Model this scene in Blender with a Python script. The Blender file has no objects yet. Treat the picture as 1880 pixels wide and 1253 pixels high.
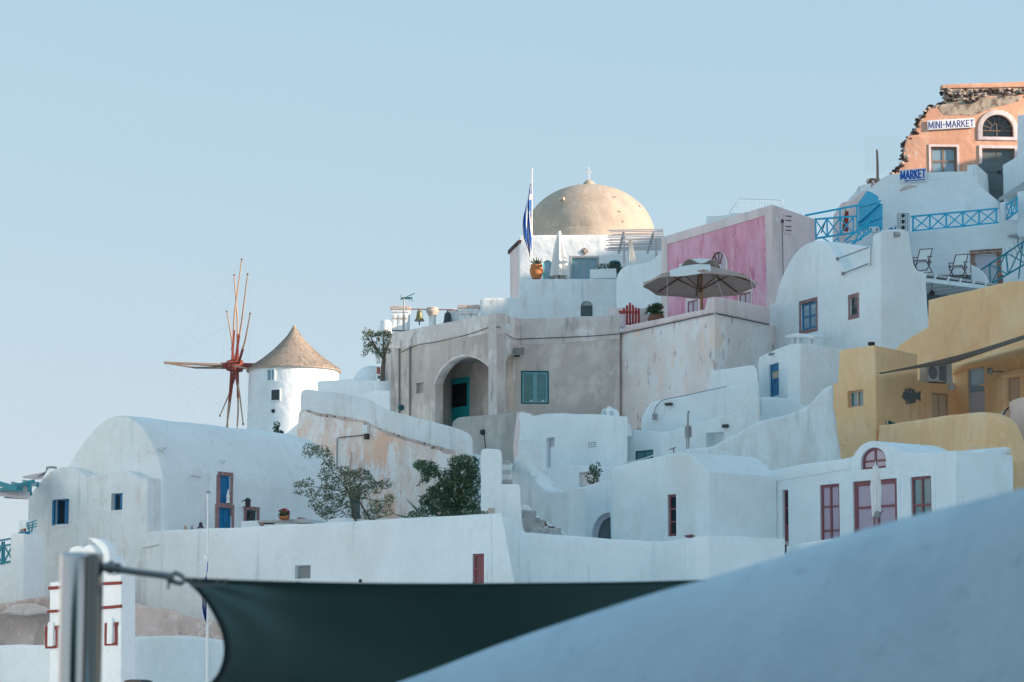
import bpy, bmesh, math, random
from mathutils import Vector, Matrix, noise
from mathutils.geometry import tessellate_polygon

scene = bpy.context.scene
COL = scene.collection
R = math.radians
random.seed(7)

# ------------------------------------------------------------------ camera
FPX = 5222.0                      # focal length in pixels of a 1880 px wide picture (a 100 mm lens)
PITCH = R(7.24)
cam_d = bpy.data.cameras.new('camera')
cam_d.sensor_width = 36.0
cam_d.lens = 36.0 * FPX / 1880.0
cam_d.clip_start = 0.1
cam_d.clip_end = 30000.0
cam_d.dof.use_dof = True
cam_d.dof.focus_distance = 95.0
cam_d.dof.aperture_fstop = 9.0
cam = bpy.data.objects.new('camera', cam_d)
COL.objects.link(cam)
cam.rotation_euler = (R(90) + PITCH, 0, 0)
scene.camera = cam

# ------------------------------------------------------------------ sky, sun, exposure
SUN_AZ = R(19)        # the sun stands to the right of the view, this much towards the viewer
SUN_EL = R(16)
sun_dir = Vector((math.cos(SUN_AZ) * math.cos(SUN_EL), -math.sin(SUN_AZ) * math.cos(SUN_EL), math.sin(SUN_EL)))
world = bpy.data.worlds.new('World')
scene.world = world
world.use_nodes = True
nt = world.node_tree
bg = nt.nodes['Background']
sky = nt.nodes.new('ShaderNodeTexSky')
sky.sky_type = 'NISHITA'
sky.sun_disc = False
sky.sun_elevation = SUN_EL
sky.sun_rotation = math.atan2(sun_dir.x, sun_dir.y)
sky.altitude = 0.0
sky.air_density = 1.0
sky.dust_density = 1.2
sky.ozone_density = 2.0
tint = nt.nodes.new('ShaderNodeMix'); tint.data_type = 'RGBA'; tint.blend_type = 'MULTIPLY'
tint.inputs[0].default_value = 1.0
tint.inputs[7].default_value = (0.878, 1.258, 1.611, 1.0)
# the photograph's soft tone scale: an evenly pale sky, a little rosier towards the horizon
sep = nt.nodes.new('ShaderNodeSeparateColor'); com = nt.nodes.new('ShaderNodeCombineColor')
nt.links.new(sky.outputs[0], sep.inputs[0])
for i_, g_ in enumerate((0.42, 0.20, 0.10)):
    pw = nt.nodes.new('ShaderNodeMath'); pw.operation = 'POWER'; pw.inputs[1].default_value = g_
    nt.links.new(sep.outputs[i_], pw.inputs[0]); nt.links.new(pw.outputs[0], com.inputs[i_])
nt.links.new(com.outputs[0], tint.inputs[6])
nt.links.new(tint.outputs[2], bg.inputs[0])
bg.inputs[1].default_value = 0.15
sun_d = bpy.data.lights.new('sun', 'SUN')
sun_d.energy = 2.7
sun_d.angle = R(0.6)
sun_d.color = (1.0, 0.78, 0.61)
sun = bpy.data.objects.new('sun', sun_d)
COL.objects.link(sun)
sun.rotation_euler = sun_dir.to_track_quat('Z', 'Y').to_euler()
vs = scene.view_settings
vs.view_transform = 'Standard'
vs.look = 'None'
vs.gamma = 1.0
vs.use_curve_mapping = False
vs.exposure = 1.51
scene.cycles.max_bounces = 12
scene.cycles.diffuse_bounces = 10

# ------------------------------------------------------------------ helpers: picture to place
_c, _s = math.cos(PITCH), math.sin(PITCH)
def ray(px, py):
    u = (px - 940.0) / FPX
    v = (626.5 - py) / FPX
    return Vector((u, _c - v * _s, _s + v * _c))
def W(px, py, Y):
    d = ray(px, py)
    return d * (Y / d.y)

class PL:
    """a vertical plane; s runs along it to the right, z up, d away from the viewer"""
    def __init__(self, xa, Ya, xb, Yb, py=800):
        a, b = W(xa, py, Ya), W(xb, py, Yb)
        self.set(Vector((a.x, a.y, 0)), Vector((b.x - a.x, b.y - a.y, 0)).normalized())
    def set(self, o, u):
        self.o, self.u = o, u
        n = Vector((u.y, -u.x, 0))
        if n.y > 0: n = -n
        self.n = n                # towards the viewer
        self.b = -n
    def hit(self, px, py):
        d = ray(px, py)
        return d * (self.o.dot(self.n) / d.dot(self.n))
    def sz(self, px, py):
        p = self.hit(px, py)
        return ((p - self.o).dot(self.u), p.z)
    def pt(self, s, z, d=0.0):
        p = self.o + self.u * s + self.b * d
        return Vector((p.x, p.y, z))
    def back(self, d):
        q = PL.__new__(PL); q.set(self.o + self.b * d, self.u.copy()); return q
    def rc(self, x0, y0, x1, y1):
        xm, ym = (x0 + x1) / 2, (y0 + y1) / 2
        return (self.sz(x0, ym)[0], self.sz(xm, y1)[1], self.sz(x1, ym)[0], self.sz(xm, y0)[1])
def PLL(xa, ya, xb, yb, Ya):
    """plane through a line that is level in the place: (xa,ya) at depth Ya"""
    a = W(xa, ya, Ya); d = ray(xb, yb); b = d * (a.z / d.z)
    q = PL.__new__(PL)
    if a.x > b.x: a, b = b, a
    q.set(Vector((a.x, a.y, 0)), Vector((b.x - a.x, b.y - a.y, 0)).normalized()); return q
def PLd(p, ang):
    """plane through point p, running to the right along the direction ang (degrees from +X)"""
    q = PL.__new__(PL); q.set(Vector((p.x, p.y, 0)), Vector((math.cos(R(ang)), math.sin(R(ang)), 0))); return q

def cr(pts, n=5):
    """smooth curve through pixel points"""
    out = []
    P = [Vector(p) for p in pts]
    for i in range(len(P) - 1):
        p0 = P[max(i - 1, 0)]; p1 = P[i]; p2 = P[i + 1]; p3 = P[min(i + 2, len(P) - 1)]
        for k in range(n):
            t = k / n
            q = 0.5 * ((2 * p1) + (p2 - p0) * t + (2 * p0 - 5 * p1 + 4 * p2 - p3) * t * t + (3 * p1 - p0 - 3 * p2 + p3) * t ** 3)
            out.append(tuple(q))
    out.append(tuple(P[-1]))
    return out

# ------------------------------------------------------------------ helpers: objects
def wloc(o):
    v = Vector((0, 0, 0))
    while o is not None:
        v += o.location; o = o.parent
    return v
def tag(o, label=None, cat=None, group=None, kind=None):
    if label: o['label'] = label
    if cat: o['category'] = cat
    if group: o['group'] = group
    if kind or cat: o['kind'] = kind or 'thing'
    return o
def thing(name, label, cat, loc, group=None):
    o = bpy.data.objects.new(name, None)
    o.empty_display_size = 0.3
    COL.objects.link(o)
    o.location = loc
    return tag(o, label, cat, group)
def mk(name, verts, faces, mat, parent=None, smooth=35, fix=True):
    """one mesh object from world-space vertices"""
    me = bpy.data.meshes.new(name)
    if parent is None:
        n = len(verts)
        xs = [v[0] for v in verts]; ys = [v[1] for v in verts]; zs = [v[2] for v in verts]
        off = Vector(((min(xs) + max(xs)) / 2, (min(ys) + max(ys)) / 2, min(zs)))
    else:
        off = wloc(parent)
    me.from_pydata([(v[0] - off.x, v[1] - off.y, v[2] - off.z) for v in verts], [], faces)
    if fix:
        bm = bmesh.new(); bm.from_mesh(me)
        bmesh.ops.recalc_face_normals(bm, faces=bm.faces)
        bm.to_mesh(me); bm.free()
    if smooth:
        me.shade_smooth()
        me.set_sharp_from_angle(angle=R(smooth))
    for m in (mat if isinstance(mat, (list, tuple)) else [mat]):
        me.materials.append(m)
    o = bpy.data.objects.new(name, me)
    COL.objects.link(o)
    if parent is None:
        o.location = off
    else:
        o.parent = parent
    return o

def area2(p):
    return sum(p[i][0] * p[(i + 1) % len(p)][1] - p[(i + 1) % len(p)][0] * p[i][1] for i in range(len(p)))
def resample(p, step, rough, seed=0.0):
    out = []
    for i in range(len(p)):
        a = Vector(p[i]); b = Vector(p[(i + 1) % len(p)])
        L = (b - a).length
        n = max(1, int(L / step))
        for k in range(n):
            q = a.lerp(b, k / n)
            j = noise.noise_vector(Vector((q.x * 1.3 + seed, q.y * 1.3, seed * .37)))
            j2 = noise.noise_vector(Vector((q.x * 3.1 + seed, q.y * 3.1, 5 + seed * .37)))
            out.append((q.x + rough * (j.x + .6 * j2.x), q.y + rough * (j.y + .6 * j2.y)))
    return out
def inset(p, r):
    n = len(p); out = []
    for i in range(n):
        a = Vector(p[i - 1]); b = Vector(p[i]); c = Vector(p[(i + 1) % n])
        e1 = (b - a); e2 = (c - b)
        if e1.length < 1e-6: e1 = e2
        if e2.length < 1e-6: e2 = e1
        e1 = e1.normalized(); e2 = e2.normalized()
        n1 = Vector((-e1.y, e1.x)); n2 = Vector((-e2.y, e2.x))
        m = n1 + n2
        k = 1.0 + n1.dot(n2)
        m = m / max(k, 0.35)
        out.append((b.x + m.x * r, b.y + m.y * r))
    return out

def slab(name, pl, outer, d1, mat, parent=None, holes=(), d0=0.0, r=0.05, rough=0.012, px=True, seg=3, step=.35, bdir=None, smooth=35, hr=0.0):
    """a solid with the given outline on plane pl, from depth d0 to d1; holes = [(polygon in s,z , depth or None for through)]"""
    P = [pl.sz(*p) for p in outer] if px else list(outer)
    if area2(P) < 0: P.reverse()
    if rough > 0: P = resample(P, step, rough, pl.o.x * .7 + pl.o.y * .31 + len(P))
    n = len(P)
    rings = []
    if r > 0:
        for k in range(seg + 1):
            a = k / seg * math.pi / 2
            rings.append((inset(P, r * (1 - math.sin(a))) if k < seg else P, d0 + r * (1 - math.cos(a))))
    else:
        rings.append((P, d0))
    rings.append((P, d1))
    V = []; F = []
    if bdir == 'view':            # sides run back along the line of sight to the wall's middle
        c = sum((pl.pt(s_, z_) for s_, z_ in P), Vector()) / len(P)
        bdir = Vector((c.x, c.y, 0)).normalized()
    bd = bdir or pl.b
    def put(s, z, d, straight=False):
        q = pl.o + pl.u * s
        if bdir is None or straight: q = q + pl.b * d
        else: q = q + bd * d
        V.append((q.x, q.y, z)); return len(V) - 1
    idx = [[put(s, z, d) for s, z in ring] for ring, d in rings]
    for k in range(len(idx) - 1):
        a, b = idx[k], idx[k + 1]
        for i in range(n):
            j = (i + 1) % n
            F.append((a[i], a[j], b[j], b[i]))
    polys = [[Vector((s, z, 0)) for s, z in rings[0][0]]]
    flat = list(idx[0])
    hidx = []
    for hp, hd in holes:
        hp = list(hp)
        if area2(hp) > 0: hp.reverse()
        a = [put(s, z, d0) for s, z in hp]
        b = [put(s, z, hd if hd is not None else d1, True) for s, z in hp]
        polys.append([Vector((s, z, 0)) for s, z in hp]); flat += a
        m = len(hp)
        for i in range(m):
            j = (i + 1) % m
            F.append((a[i], a[j], b[j], b[i]))
        if hd is not None:
            for t in tessellate_polygon([[Vector((s, z, 0)) for s, z in hp]]):
                F.append(tuple(b[i] for i in t))
        hidx.append((hp, hd, b))
    for t in tessellate_polygon(polys):
        F.append(tuple(flat[i] for i in t))
    polys = [[Vector((s, z, 0)) for s, z in P]]; flat = list(idx[-1])
    for hp, hd, b in hidx:
        if hd is None:
            polys.append([Vector((s, z, 0)) for s, z in hp]); flat += b
    for t in tessellate_polygon(polys):
        F.append(tuple(flat[i] for i in t))
    return mk(name, V, F, mat, parent, smooth)

def rect(rc):
    s0, z0, s1, z1 = rc
    return [(s0, z0), (s1, z0), (s1, z1), (s0, z1)]
def grow(rc, a, b=None):
    b = a if b is None else b
    return (rc[0] - a, rc[1] - b, rc[2] + a, rc[3] + b)
def archp(rc, rise, n=12):
    s0, z0, s1, z1 = rc
    c = (s0 + s1) / 2; h = (s1 - s0) / 2
    pts = [(s0, z0), (s1, z0)]
    for k in range(n + 1):
        a = math.pi * k / n
        pts.append((c + h * math.cos(a), z1 - rise + rise * math.sin(a)))
    return pts

class MB:
    """collects pieces of one part"""
    def __init__(self): self.v = []; self.f = []
    def box(self, c, u, v, w):
        """centre c and three half-axes"""
        c = Vector(c); b = len(self.v)
        for i in (-1, 1):
            for j in (-1, 1):
                for k in (-1, 1):
                    self.v.append(tuple(c + u * i + v * j + w * k))
        for q in ((0, 1, 3, 2), (4, 6, 7, 5), (0, 4, 5, 1), (2, 3, 7, 6), (0, 2, 6, 4), (1, 5, 7, 3)):
            self.f.append(tuple(b + i for i in q))
        return self
    def beam(self, p, q, w, h, up=Vector((0, 0, 1))):
        p = Vector(p); q = Vector(q)
        d = (q - p); L = d.length
        d = d / L
        s = d.cross(up)
        if s.length < 1e-3: s = d.cross(Vector((0, 1, 0)))
        s.normalize(); t = s.cross(d)
        return self.box((p + q) / 2, d * (L / 2), s * (w / 2), t * (h / 2))
    def tube(self, pts, r, n=8, cap=True):
        P = [Vector(p) for p in pts]
        rr = r if isinstance(r, (list, tuple)) else [r] * len(P)
        b = len(self.v)
        prev = None
        for i, p in enumerate(P):
            d = (P[min(i + 1, len(P) - 1)] - P[max(i - 1, 0)])
            if d.length < 1e-9: d = Vector((0, 0, 1))
            d.normalize()
            if prev is None:
                a = d.cross(Vector((0, 0, 1)))
                if a.length < 1e-2: a = d.cross(Vector((0, 1, 0)))
            else:
                a = prev - d * prev.dot(d)
            a.normalize(); prev = a
            c = d.cross(a)
            for k in range(n):
                t = 2 * math.pi * k / n
                self.v.append(tuple(p + (a * math.cos(t) + c * math.sin(t)) * rr[i]))
        for i in range(len(P) - 1):
            for k in range(n):
                k2 = (k + 1) % n
                self.f.append((b + i * n + k, b + i * n + k2, b + (i + 1) * n + k2, b + (i + 1) * n + k))
        if cap:
            self.f.append(tuple(b + k for k in range(n)))
            self.f.append(tuple(b + (len(P) - 1) * n + k for k in range(n)))
        return self
    def lathe(self, c, prof, n=24, axis=Vector((0, 0, 1)), a0=0.0):
        """profile [(radius, height)] around axis at c"""
        c = Vector(c); axis = axis.normalized()
        x = axis.cross(Vector((0, 1, 0)))
        if x.length < 1e-3: x = axis.cross(Vector((1, 0, 0)))
        x.normalize(); y = axis.cross(x)
        b = len(self.v)
        for r, h in prof:
            for k in range(n):
                t = a0 + 2 * math.pi * k / n
                self.v.append(tuple(c + axis * h + (x * math.cos(t) + y * math.sin(t)) * max(r, 1e-4)))
        for i in range(len(prof) - 1):
            for k in range(n):
                k2 = (k + 1) % n
                self.f.append((b + i * n + k, b + i * n + k2, b + (i + 1) * n + k2, b + (i + 1) * n + k))
        self.f.append(tuple(b + k for k in range(n)))
        self.f.append(tuple(b + (len(prof) - 1) * n + k for k in range(n)))
        return self
    def build(self, name, mat, parent=None, smooth=35):
        return mk(name, self.v, self.f, mat, parent, smooth)
def beam(name, p, q, w, h, mat, parent=None, up=Vector((0, 0, 1))): return MB().beam(p, q, w, h, up).build(name, mat, parent, 0)
def tube(name, pts, r, mat, parent=None, n=8): return MB().tube(pts, r, n).build(name, mat, parent, 50)
def lathe(name, c, prof, mat, parent=None, n=24, smooth=40, axis=Vector((0, 0, 1))): return MB().lathe(c, prof, n, axis).build(name, mat, parent, smooth)

# ------------------------------------------------------------------ materials
def newmat(name):
    m = bpy.data.materials.new(name); m.use_nodes = True
    return m, m.node_tree.nodes, m.node_tree.links, m.node_tree.nodes['Principled BSDF']
def layered(name, base, layers=(), rough=.9, bump=.35, bscale=9.0, wave=.5, vary=.06, spec=.2, crack=None, speck=None):
    """base colour plus patches (colour, scale, lo, hi, vertical stretch, detail); coordinates are metres in the place"""
    m, N, L, B = newmat(name)
    geo = N.new('ShaderNodeNewGeometry')
    def nz(scale, zs=1.0, detail=5.0, off=0.0, roughn=.6):
        mp = N.new('ShaderNodeMapping')
        mp.inputs['Scale'].default_value = (scale, scale, scale * zs)
        mp.inputs['Location'].default_value = (off * 3.1, off * 1.7, off)
        L.new(geo.outputs['Position'], mp.inputs['Vector'])
        t = N.new('ShaderNodeTexNoise')
        t.inputs['Scale'].default_value = 1.0
        t.inputs['Detail'].default_value = detail
        t.inputs['Roughness'].default_value = roughn
        L.new(mp.outputs[0], t.inputs['Vector'])
        return t.outputs['Fac']
    def ramp(fac, lo, hi):
        r = N.new('ShaderNodeMapRange'); r.inputs['From Min'].default_value = lo; r.inputs['From Max'].default_value = hi
        r.clamp = True; L.new(fac, r.inputs['Value']); return r.outputs[0]
    def mix(f, a, b, mode='MIX'):
        x = N.new('ShaderNodeMix'); x.data_type = 'RGBA'; x.blend_type = mode
        if isinstance(f, (int, float)): x.inputs[0].default_value = f
        else: L.new(f, x.inputs[0])
        for s, i in ((a, 6), (b, 7)):
            if isinstance(s, tuple): x.inputs[i].default_value = (*s, 1)
            else: L.new(s, x.inputs[i])
        return x.outputs[2]
    lo = tuple(c * (1 - vary * 1.6) for c in base); hi = tuple(min(1, c * (1 + vary)) for c in base)
    col = mix(ramp(nz(.55, 1, 6), .3, .7), lo, hi)
    sd = sum(ord(ch) for ch in name) % 17
    hgt = None
    for i, ly in enumerate(layers):
        c, sc, a, b = ly[:4]
        zs = ly[4] if len(ly) > 4 else 1.0
        dt = ly[5] if len(ly) > 5 else 6.0
        f = ramp(nz(sc, zs, dt, sd + 7.7 * (i + 1), .65), a, b)
        col = mix(f, col, c)
    if crack:                                    # hairline cracks, only here and there
        mp = N.new('ShaderNodeMapping'); mp.inputs['Scale'].default_value = (.55, .55, .42)
        dn = N.new('ShaderNodeTexNoise'); dn.inputs['Scale'].default_value = 2.2; dn.inputs['Detail'].default_value = 5
        L.new(geo.outputs['Position'], dn.inputs['Vector'])
        ad = N.new('ShaderNodeMix'); ad.data_type = 'RGBA'; ad.blend_type = 'ADD'; ad.inputs[0].default_value = .9
        L.new(geo.outputs['Position'], ad.inputs[6]); L.new(dn.outputs['Color'], ad.inputs[7])
        L.new(ad.outputs[2], mp.inputs['Vector'])
        vo = N.new('ShaderNodeTexVoronoi'); vo.feature = 'DISTANCE_TO_EDGE'; vo.inputs['Scale'].default_value = 1.0
        L.new(mp.outputs[0], vo.inputs['Vector'])
        line = ramp(vo.outputs['Distance'], .008, .002)
        here = ramp(nz(.5, 1, 3, 41), .58, .64)
        mu = N.new('ShaderNodeMath'); mu.operation = 'MULTIPLY'; L.new(line, mu.inputs[0]); L.new(here, mu.inputs[1])
        mu2 = N.new('ShaderNodeMath'); mu2.operation = 'MULTIPLY'; L.new(mu.outputs[0], mu2.inputs[0]); mu2.inputs[1].default_value = .32
        col = mix(mu2.outputs[0], col, crack)
    if speck:                                    # small chips and blown flakes
        a1 = ramp(nz(11, 1, 3, 23), .70, .74); a2 = ramp(nz(.8, 1, 2, 57), .56, .64)
        mu = N.new('ShaderNodeMath'); mu.operation = 'MULTIPLY'; L.new(a1, mu.inputs[0]); L.new(a2, mu.inputs[1])
        col = mix(mu.outputs[0], col, speck)
    fine = ramp(nz(14, 1, 4, 3), .25, .75)
    col = mix(fine, col, mix(1.0, col, (.93, .93, .93), 'MULTIPLY'))
    L.new(col, B.inputs['Base Color'])
    B.inputs['Roughness'].default_value = rough
    B.inputs['Specular IOR Level'].default_value = spec
    b1 = N.new('ShaderNodeBump'); b1.inputs['Strength'].default_value = bump; b1.inputs['Distance'].default_value = .03
    L.new(nz(bscale, 1, 7, 1, .62), b1.inputs['Height'])
    b2 = N.new('ShaderNodeBump'); b2.inputs['Strength'].default_value = wave; b2.inputs['Distance'].default_value = .12
    L.new(nz(1.1, 1, 2, 9), b2.inputs['Height'])
    L.new(b1.outputs[0], b2.inputs['Normal'])
    L.new(b2.outputs[0], B.inputs['Normal'])
    return m
def plain(name, c, rough=.6, metal=0.0, spec=.4, vary=.12, scale=6.0, bump=.1):
    m, N, L, B = newmat(name)
    geo = N.new('ShaderNodeNewGeometry')
    t = N.new('ShaderNodeTexNoise'); t.inputs['Scale'].default_value = scale; t.inputs['Detail'].default_value = 5
    L.new(geo.outputs['Position'], t.inputs['Vector'])
    x = N.new('ShaderNodeMix'); x.data_type = 'RGBA'
    x.inputs[6].default_value = (*[k * (1 - vary) for k in c], 1)
    x.inputs[7].default_value = (*[min(1, k * (1 + vary)) for k in c], 1)
    L.new(t.outputs['Fac'], x.inputs[0]); L.new(x.outputs[2], B.inputs['Base Color'])
    B.inputs['Roughness'].default_value = rough; B.inputs['Metallic'].default_value = metal
    B.inputs['Specular IOR Level'].default_value = spec
    if bump:
        b = N.new('ShaderNodeBump'); b.inputs['Strength'].default_value = bump; b.inputs['Distance'].default_value = .01
        t2 = N.new('ShaderNodeTexNoise'); t2.inputs['Scale'].default_value = scale * 8; t2.inputs['Detail'].default_value = 4
        L.new(geo.outputs['Position'], t2.inputs['Vector'])
        L.new(t2.outputs['Fac'], b.inputs['Height']); L.new(b.outputs[0], B.inputs['Normal'])
    return m
def glassy(name, c, rough=.08):
    m = plain(name, c, rough, 0, .6, .1, 2.0, 0)
    return m
def leafm(name, c1, c2, scale=3.0):
    m, N, L, B = newmat(name)
    geo = N.new('ShaderNodeNewGeometry')
    t = N.new('ShaderNodeTexNoise'); t.inputs['Scale'].default_value = scale; t.inputs['Detail'].default_value = 3
    L.new(geo.outputs['Position'], t.inputs['Vector'])
    rp = N.new('ShaderNodeMapRange'); rp.inputs['From Min'].default_value = .35; rp.inputs['From Max'].default_value = .65
    L.new(t.outputs['Fac'], rp.inputs['Value'])
    x = N.new('ShaderNodeMix'); x.data_type = 'RGBA'
    x.inputs[6].default_value = (*c1, 1); x.inputs[7].default_value = (*c2, 1)
    L.new(rp.outputs[0], x.inputs[0]); L.new(x.outputs[2], B.inputs['Base Color'])
    B.inputs['Roughness'].default_value = .55
    return m

WH = layered('whitewash', (.86, .905, .915), [((.785, .825, .83), 1.6, .56, .8, .35), ((.68, .66, .62), 5.0, .68, .80, .5), ((.77, .79, .76), .35, .56, .72, .6), ((.62, .68, .68), 3.4, .60, .80, .09, 4)], bump=.55, wave=.7, vary=.045, crack=(.50, .48, .45), speck=(.42, .40, .38))
WH2 = layered('whitewash_worn', (.83, .87, .875), [((.70, .69, .66), 2.2, .52, .72, .4), ((.52, .49, .45), 6.0, .66, .76, .4), ((.70, .71, .67), .5, .54, .70, .35), ((.54, .57, .56), 3.6, .57, .76, .09, 4)], bump=.8, wave=1.0, vary=.06, crack=(.42, .40, .37), speck=(.36, .33, .30))
GREY = layered('grey_render', (.63, .54, .48), [((.76, .67, .60), .9, .48, .62, .8), ((.43, .38, .34), 2.2, .54, .72, .3), ((.78, .70, .65), 4.5, .63, .72, .5)], bump=.55, vary=.12)
GREYP = layered('parapet_render', (.74, .66, .61), [((.86, .80, .76), 1.3, .50, .60, .6), ((.44, .40, .37), 2.6, .56, .70, .25), ((.66, .50, .42), 1.8, .60, .70, .4)], bump=.5, vary=.1)
DARKG = layered('dark_render', (.44, .41, .385), [((.54, .51, .48), 1.2, .5, .65, .6), ((.26, .25, .24), 3, .58, .72, .3)], bump=.5, vary=.1)
PINKW = layered('faded_pink_wall', (.88, .77, .73), [((.90, .86, .84), .8, .48, .58, .7), ((.92, .72, .58), 1.1, .57, .66, .5), ((.47, .43, .44), 3.2, .60, .66, .45), ((.72, .52, .50), 1.7, .62, .70, .4)], bump=.55, vary=.08)
PEEL = layered('peeling_plaster', (.88, .74, .66), [((.88, .57, .42), .8, .47, .57, .4, 9), ((.90, .85, .82), 1.6, .47, .55, .45, 9), ((.80, .55, .45), 2.8, .56, .64, .35, 9), ((.56, .44, .39), 4.2, .61, .68, .35, 9), ((.45, .38, .34), 9, .66, .72, .5, 9)], bump=.7, vary=.08)
PINK = layered('pink_paint', (.80, .36, .48), [((.85, .48, .58), .9, .46, .60, .5), ((.68, .24, .34), 1.8, .52, .64, .4), ((.88, .70, .76), 3.5, .60, .70, .4)], bump=.3, vary=.08)
PALEP = layered('pale_pink_render', (.84, .69, .67), [((.66, .56, .53), 1.4, .5, .7, .2), ((.82, .75, .73), 2.5, .55, .7, .6)], bump=.35, vary=.06)
OCHRE = layered('ochre_render', (.95, .60, .325), [((.96, .67, .41), 1.0, .48, .66, .7), ((.83, .50, .27), 2.2, .54, .72, .25), ((.80, .60, .42), 6, .66, .74, .5)], bump=.35, wave=.7, vary=.06, crack=(.55, .36, .2), speck=(.6, .45, .3))
ORANGE = layered('orange_render', (.72, .39, .26), [((.76, .47, .33), 1.1, .5, .62, .6), ((.68, .55, .46), 2.4, .62, .70, .6), ((.62, .32, .22), 1.7, .56, .7, .3)], bump=.5, vary=.08)
RUBBLE = layered('broken_lime_mortar', (.50, .42, .33), [((.22, .17, .14), 3.0, .50, .60, 1), ((.60, .54, .46), 2.0, .58, .68, 1)], bump=1.0, bscale=5, vary=.15)
ROCK = layered('volcanic_rock', (.66, .53, .48), [((.50, .40, .36), 1.4, .5, .6, .6), ((.74, .65, .61), 3.0, .55, .65, 1), ((.34, .28, .25), 6.0, .62, .7, 1)], bump=1.0, bscale=4, vary=.15)
EARTH = layered('pumice_earth', (.44, .39, .34), [((.32, .28, .24), .4, .5, .6, 1), ((.54, .49, .44), 1.6, .55, .7, 1)], bump=.8, vary=.15)
DOMEM = layered('dome_plaster', (.54, .455, .365), [((.47, .385, .31), 1.2, .48, .62, .6), ((.58, .50, .425), 2.5, .55, .68, 1), ((.46, .37, .29), 5.5, .67, .75, 1)], bump=.55, vary=.08)
STONEP = layered('purple_lava_stone', (.34, .20, .20), [((.48, .34, .33), 9, .55, .65, 1), ((.13, .075, .08), 14, .58, .68, 1)], bump=.6, bscale=20, vary=.15)
STONED = layered('dark_lava_stone', (.085, .055, .048), [((.18, .12, .10), 4, .5, .65, 1), ((.30, .24, .2), 9, .63, .7, 1)], bump=.8, bscale=10, vary=.3)
STONEL = layered('pale_lava_stone', (.62, .52, .45), [((.42, .33, .28), 5, .5, .65, 1)], bump=.8, bscale=10, vary=.2)
BRICKM = layered('brown_brick', (.28, .15, .10), [((.40, .27, .2), 6, .52, .62, 1), ((.16, .09, .07), 8, .58, .68, 1)], bump=.5, bscale=20, vary=.2)
STEP = layered('grey_steps', (.50, .50, .49), [((.34, .34, .34), 3, .5, .62, 1), ((.55, .55, .54), 5, .58, .66, 1)], bump=.6, vary=.1)
CONC = plain('grey_concrete', (.40, .40, .40), .85, 0, .2, .2, 4, .3)
REDP = plain('red_brown_paint', (.25, .085, .092), .5, 0, .35, .15, 5)
REDD = plain('red_line_paint', (.23, .045, .035), .7, 0, .3, .2, 8)
REDG = plain('red_gate_paint', (.36, .035, .03), .5, 0, .35, .15, 5)
BLUE = plain('bright_blue_paint', (.004, .44, .68), .45, 0, .4, .12, 4)
BLUED = plain('deep_blue_paint', (.008, .17, .36), .5, 0, .4, .2, 4)
TEAL = plain('teal_paint', (.02, .46, .50), .55, 0, .35, .25, 4)
TEALD = plain('dark_teal_paint', (.01, .10, .125), .6, 0, .35, .3, 5)
LOUV = plain('faded_teal_louvre', (.20, .42, .43), .65, 0, .3, .25, 5)
SEAB = plain('pergola_blue_paint', (.02, .24, .31), .5, 0, .35, .2, 4)
LAV = plain('lavender_grey_paint', (.52, .50, .56), .55, 0, .35, .08, 4)
BEIGE = plain('beige_paint', (.62, .46, .33), .6, 0, .3, .1, 5)
BEIGED = plain('dark_beige_paint', (.48, .34, .23), .6, 0, .3, .1, 5)
GATEP = plain('pale_pink_wood', (.84, .66, .58), .65, 0, .3, .08, 4)
DGREY = plain('grey_green_paint_and_shade', (.13, .16, .165), .6, 0, .3, .15, 4)  # also stands in for shade at the back of the deck porch
WOODO = plain('weathered_wood', (.25, .19, .155), .8, 0, .2, .35, 9, .4)
WOODR = plain('red_stained_wood', (.26, .065, .05), .6, 0, .3, .2, 6)
WOODY = plain('golden_pole_wood', (.46, .29, .19), .7, 0, .3, .2, 6)
WOODU = plain('parasol_wood', (.16, .095, .055), .6, 0, .3, .2, 6)
WOODP = plain('parasol_pole_wood', (.42, .22, .12), .6, 0, .3, .2, 6)
CHAIRW = plain('dark_chair_wood', (.10, .05, .05), .6, 0, .3, .2, 6)
GREYW = plain('silvered_slats', (.50, .47, .48), .8, 0, .2, .2, 7, .3)
CLOTHW = plain('white_canvas', (.78, .77, .74), .9, 0, .1, .04, 3)
CLOTHG = plain('taupe_canvas', (.46, .365, .33), .9, 0, .1, .06, 3)
SAILG = plain('taupe_shade_cloth', (.24, .21, .19), .9, 0, .1, .1, 3)
FBLUE = plain('flag_blue', (.02, .13, .52), .8, 0, .15, .08, 4)
FWHITE = plain('flag_white', (.78, .78, .78), .8, 0, .15, .03, 4)
SIGNW = plain('sign_white', (.74, .75, .76), .5, 0, .3, .05, 4)
SIGNB = plain('sign_navy', (.02, .045, .22), .55, 0, .3, .1, 6)
SIGNB2 = plain('sign_blue', (.01, .10, .42), .5, 0, .3, .08, 6)
BRONZE = plain('green_bronze', (.20, .20, .11), .45, .55, .5, .3, 8)
BRONZE2 = plain('dark_bronze', (.045, .07, .085), .45, .5, .5, .3, 8)
METALG = plain('galvanised_pipe', (.30, .30, .30), .5, .6, .5, .15, 5)
METALD = plain('dark_metal', (.045, .045, .05), .5, .5, .5, .2, 5)
WIRE = plain('black_cable', (.05, .05, .055), .7, 0, .3, .2, 5)
WIREG = plain('grey_cable', (.22, .22, .22), .7, 0, .3, .2, 5)
TERRA = plain('terracotta', (.50, .19, .075), .75, 0, .25, .15, 8, .2)
POTD = plain('dark_terracotta', (.22, .11, .075), .75, 0, .25, .15, 8, .2)
ACW = plain('appliance_white', (.62, .62, .60), .4, 0, .4, .03, 4)
ACG = plain('fan_grille_grey', (.24, .26, .27), .5, 0, .4, .1, 30)
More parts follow.
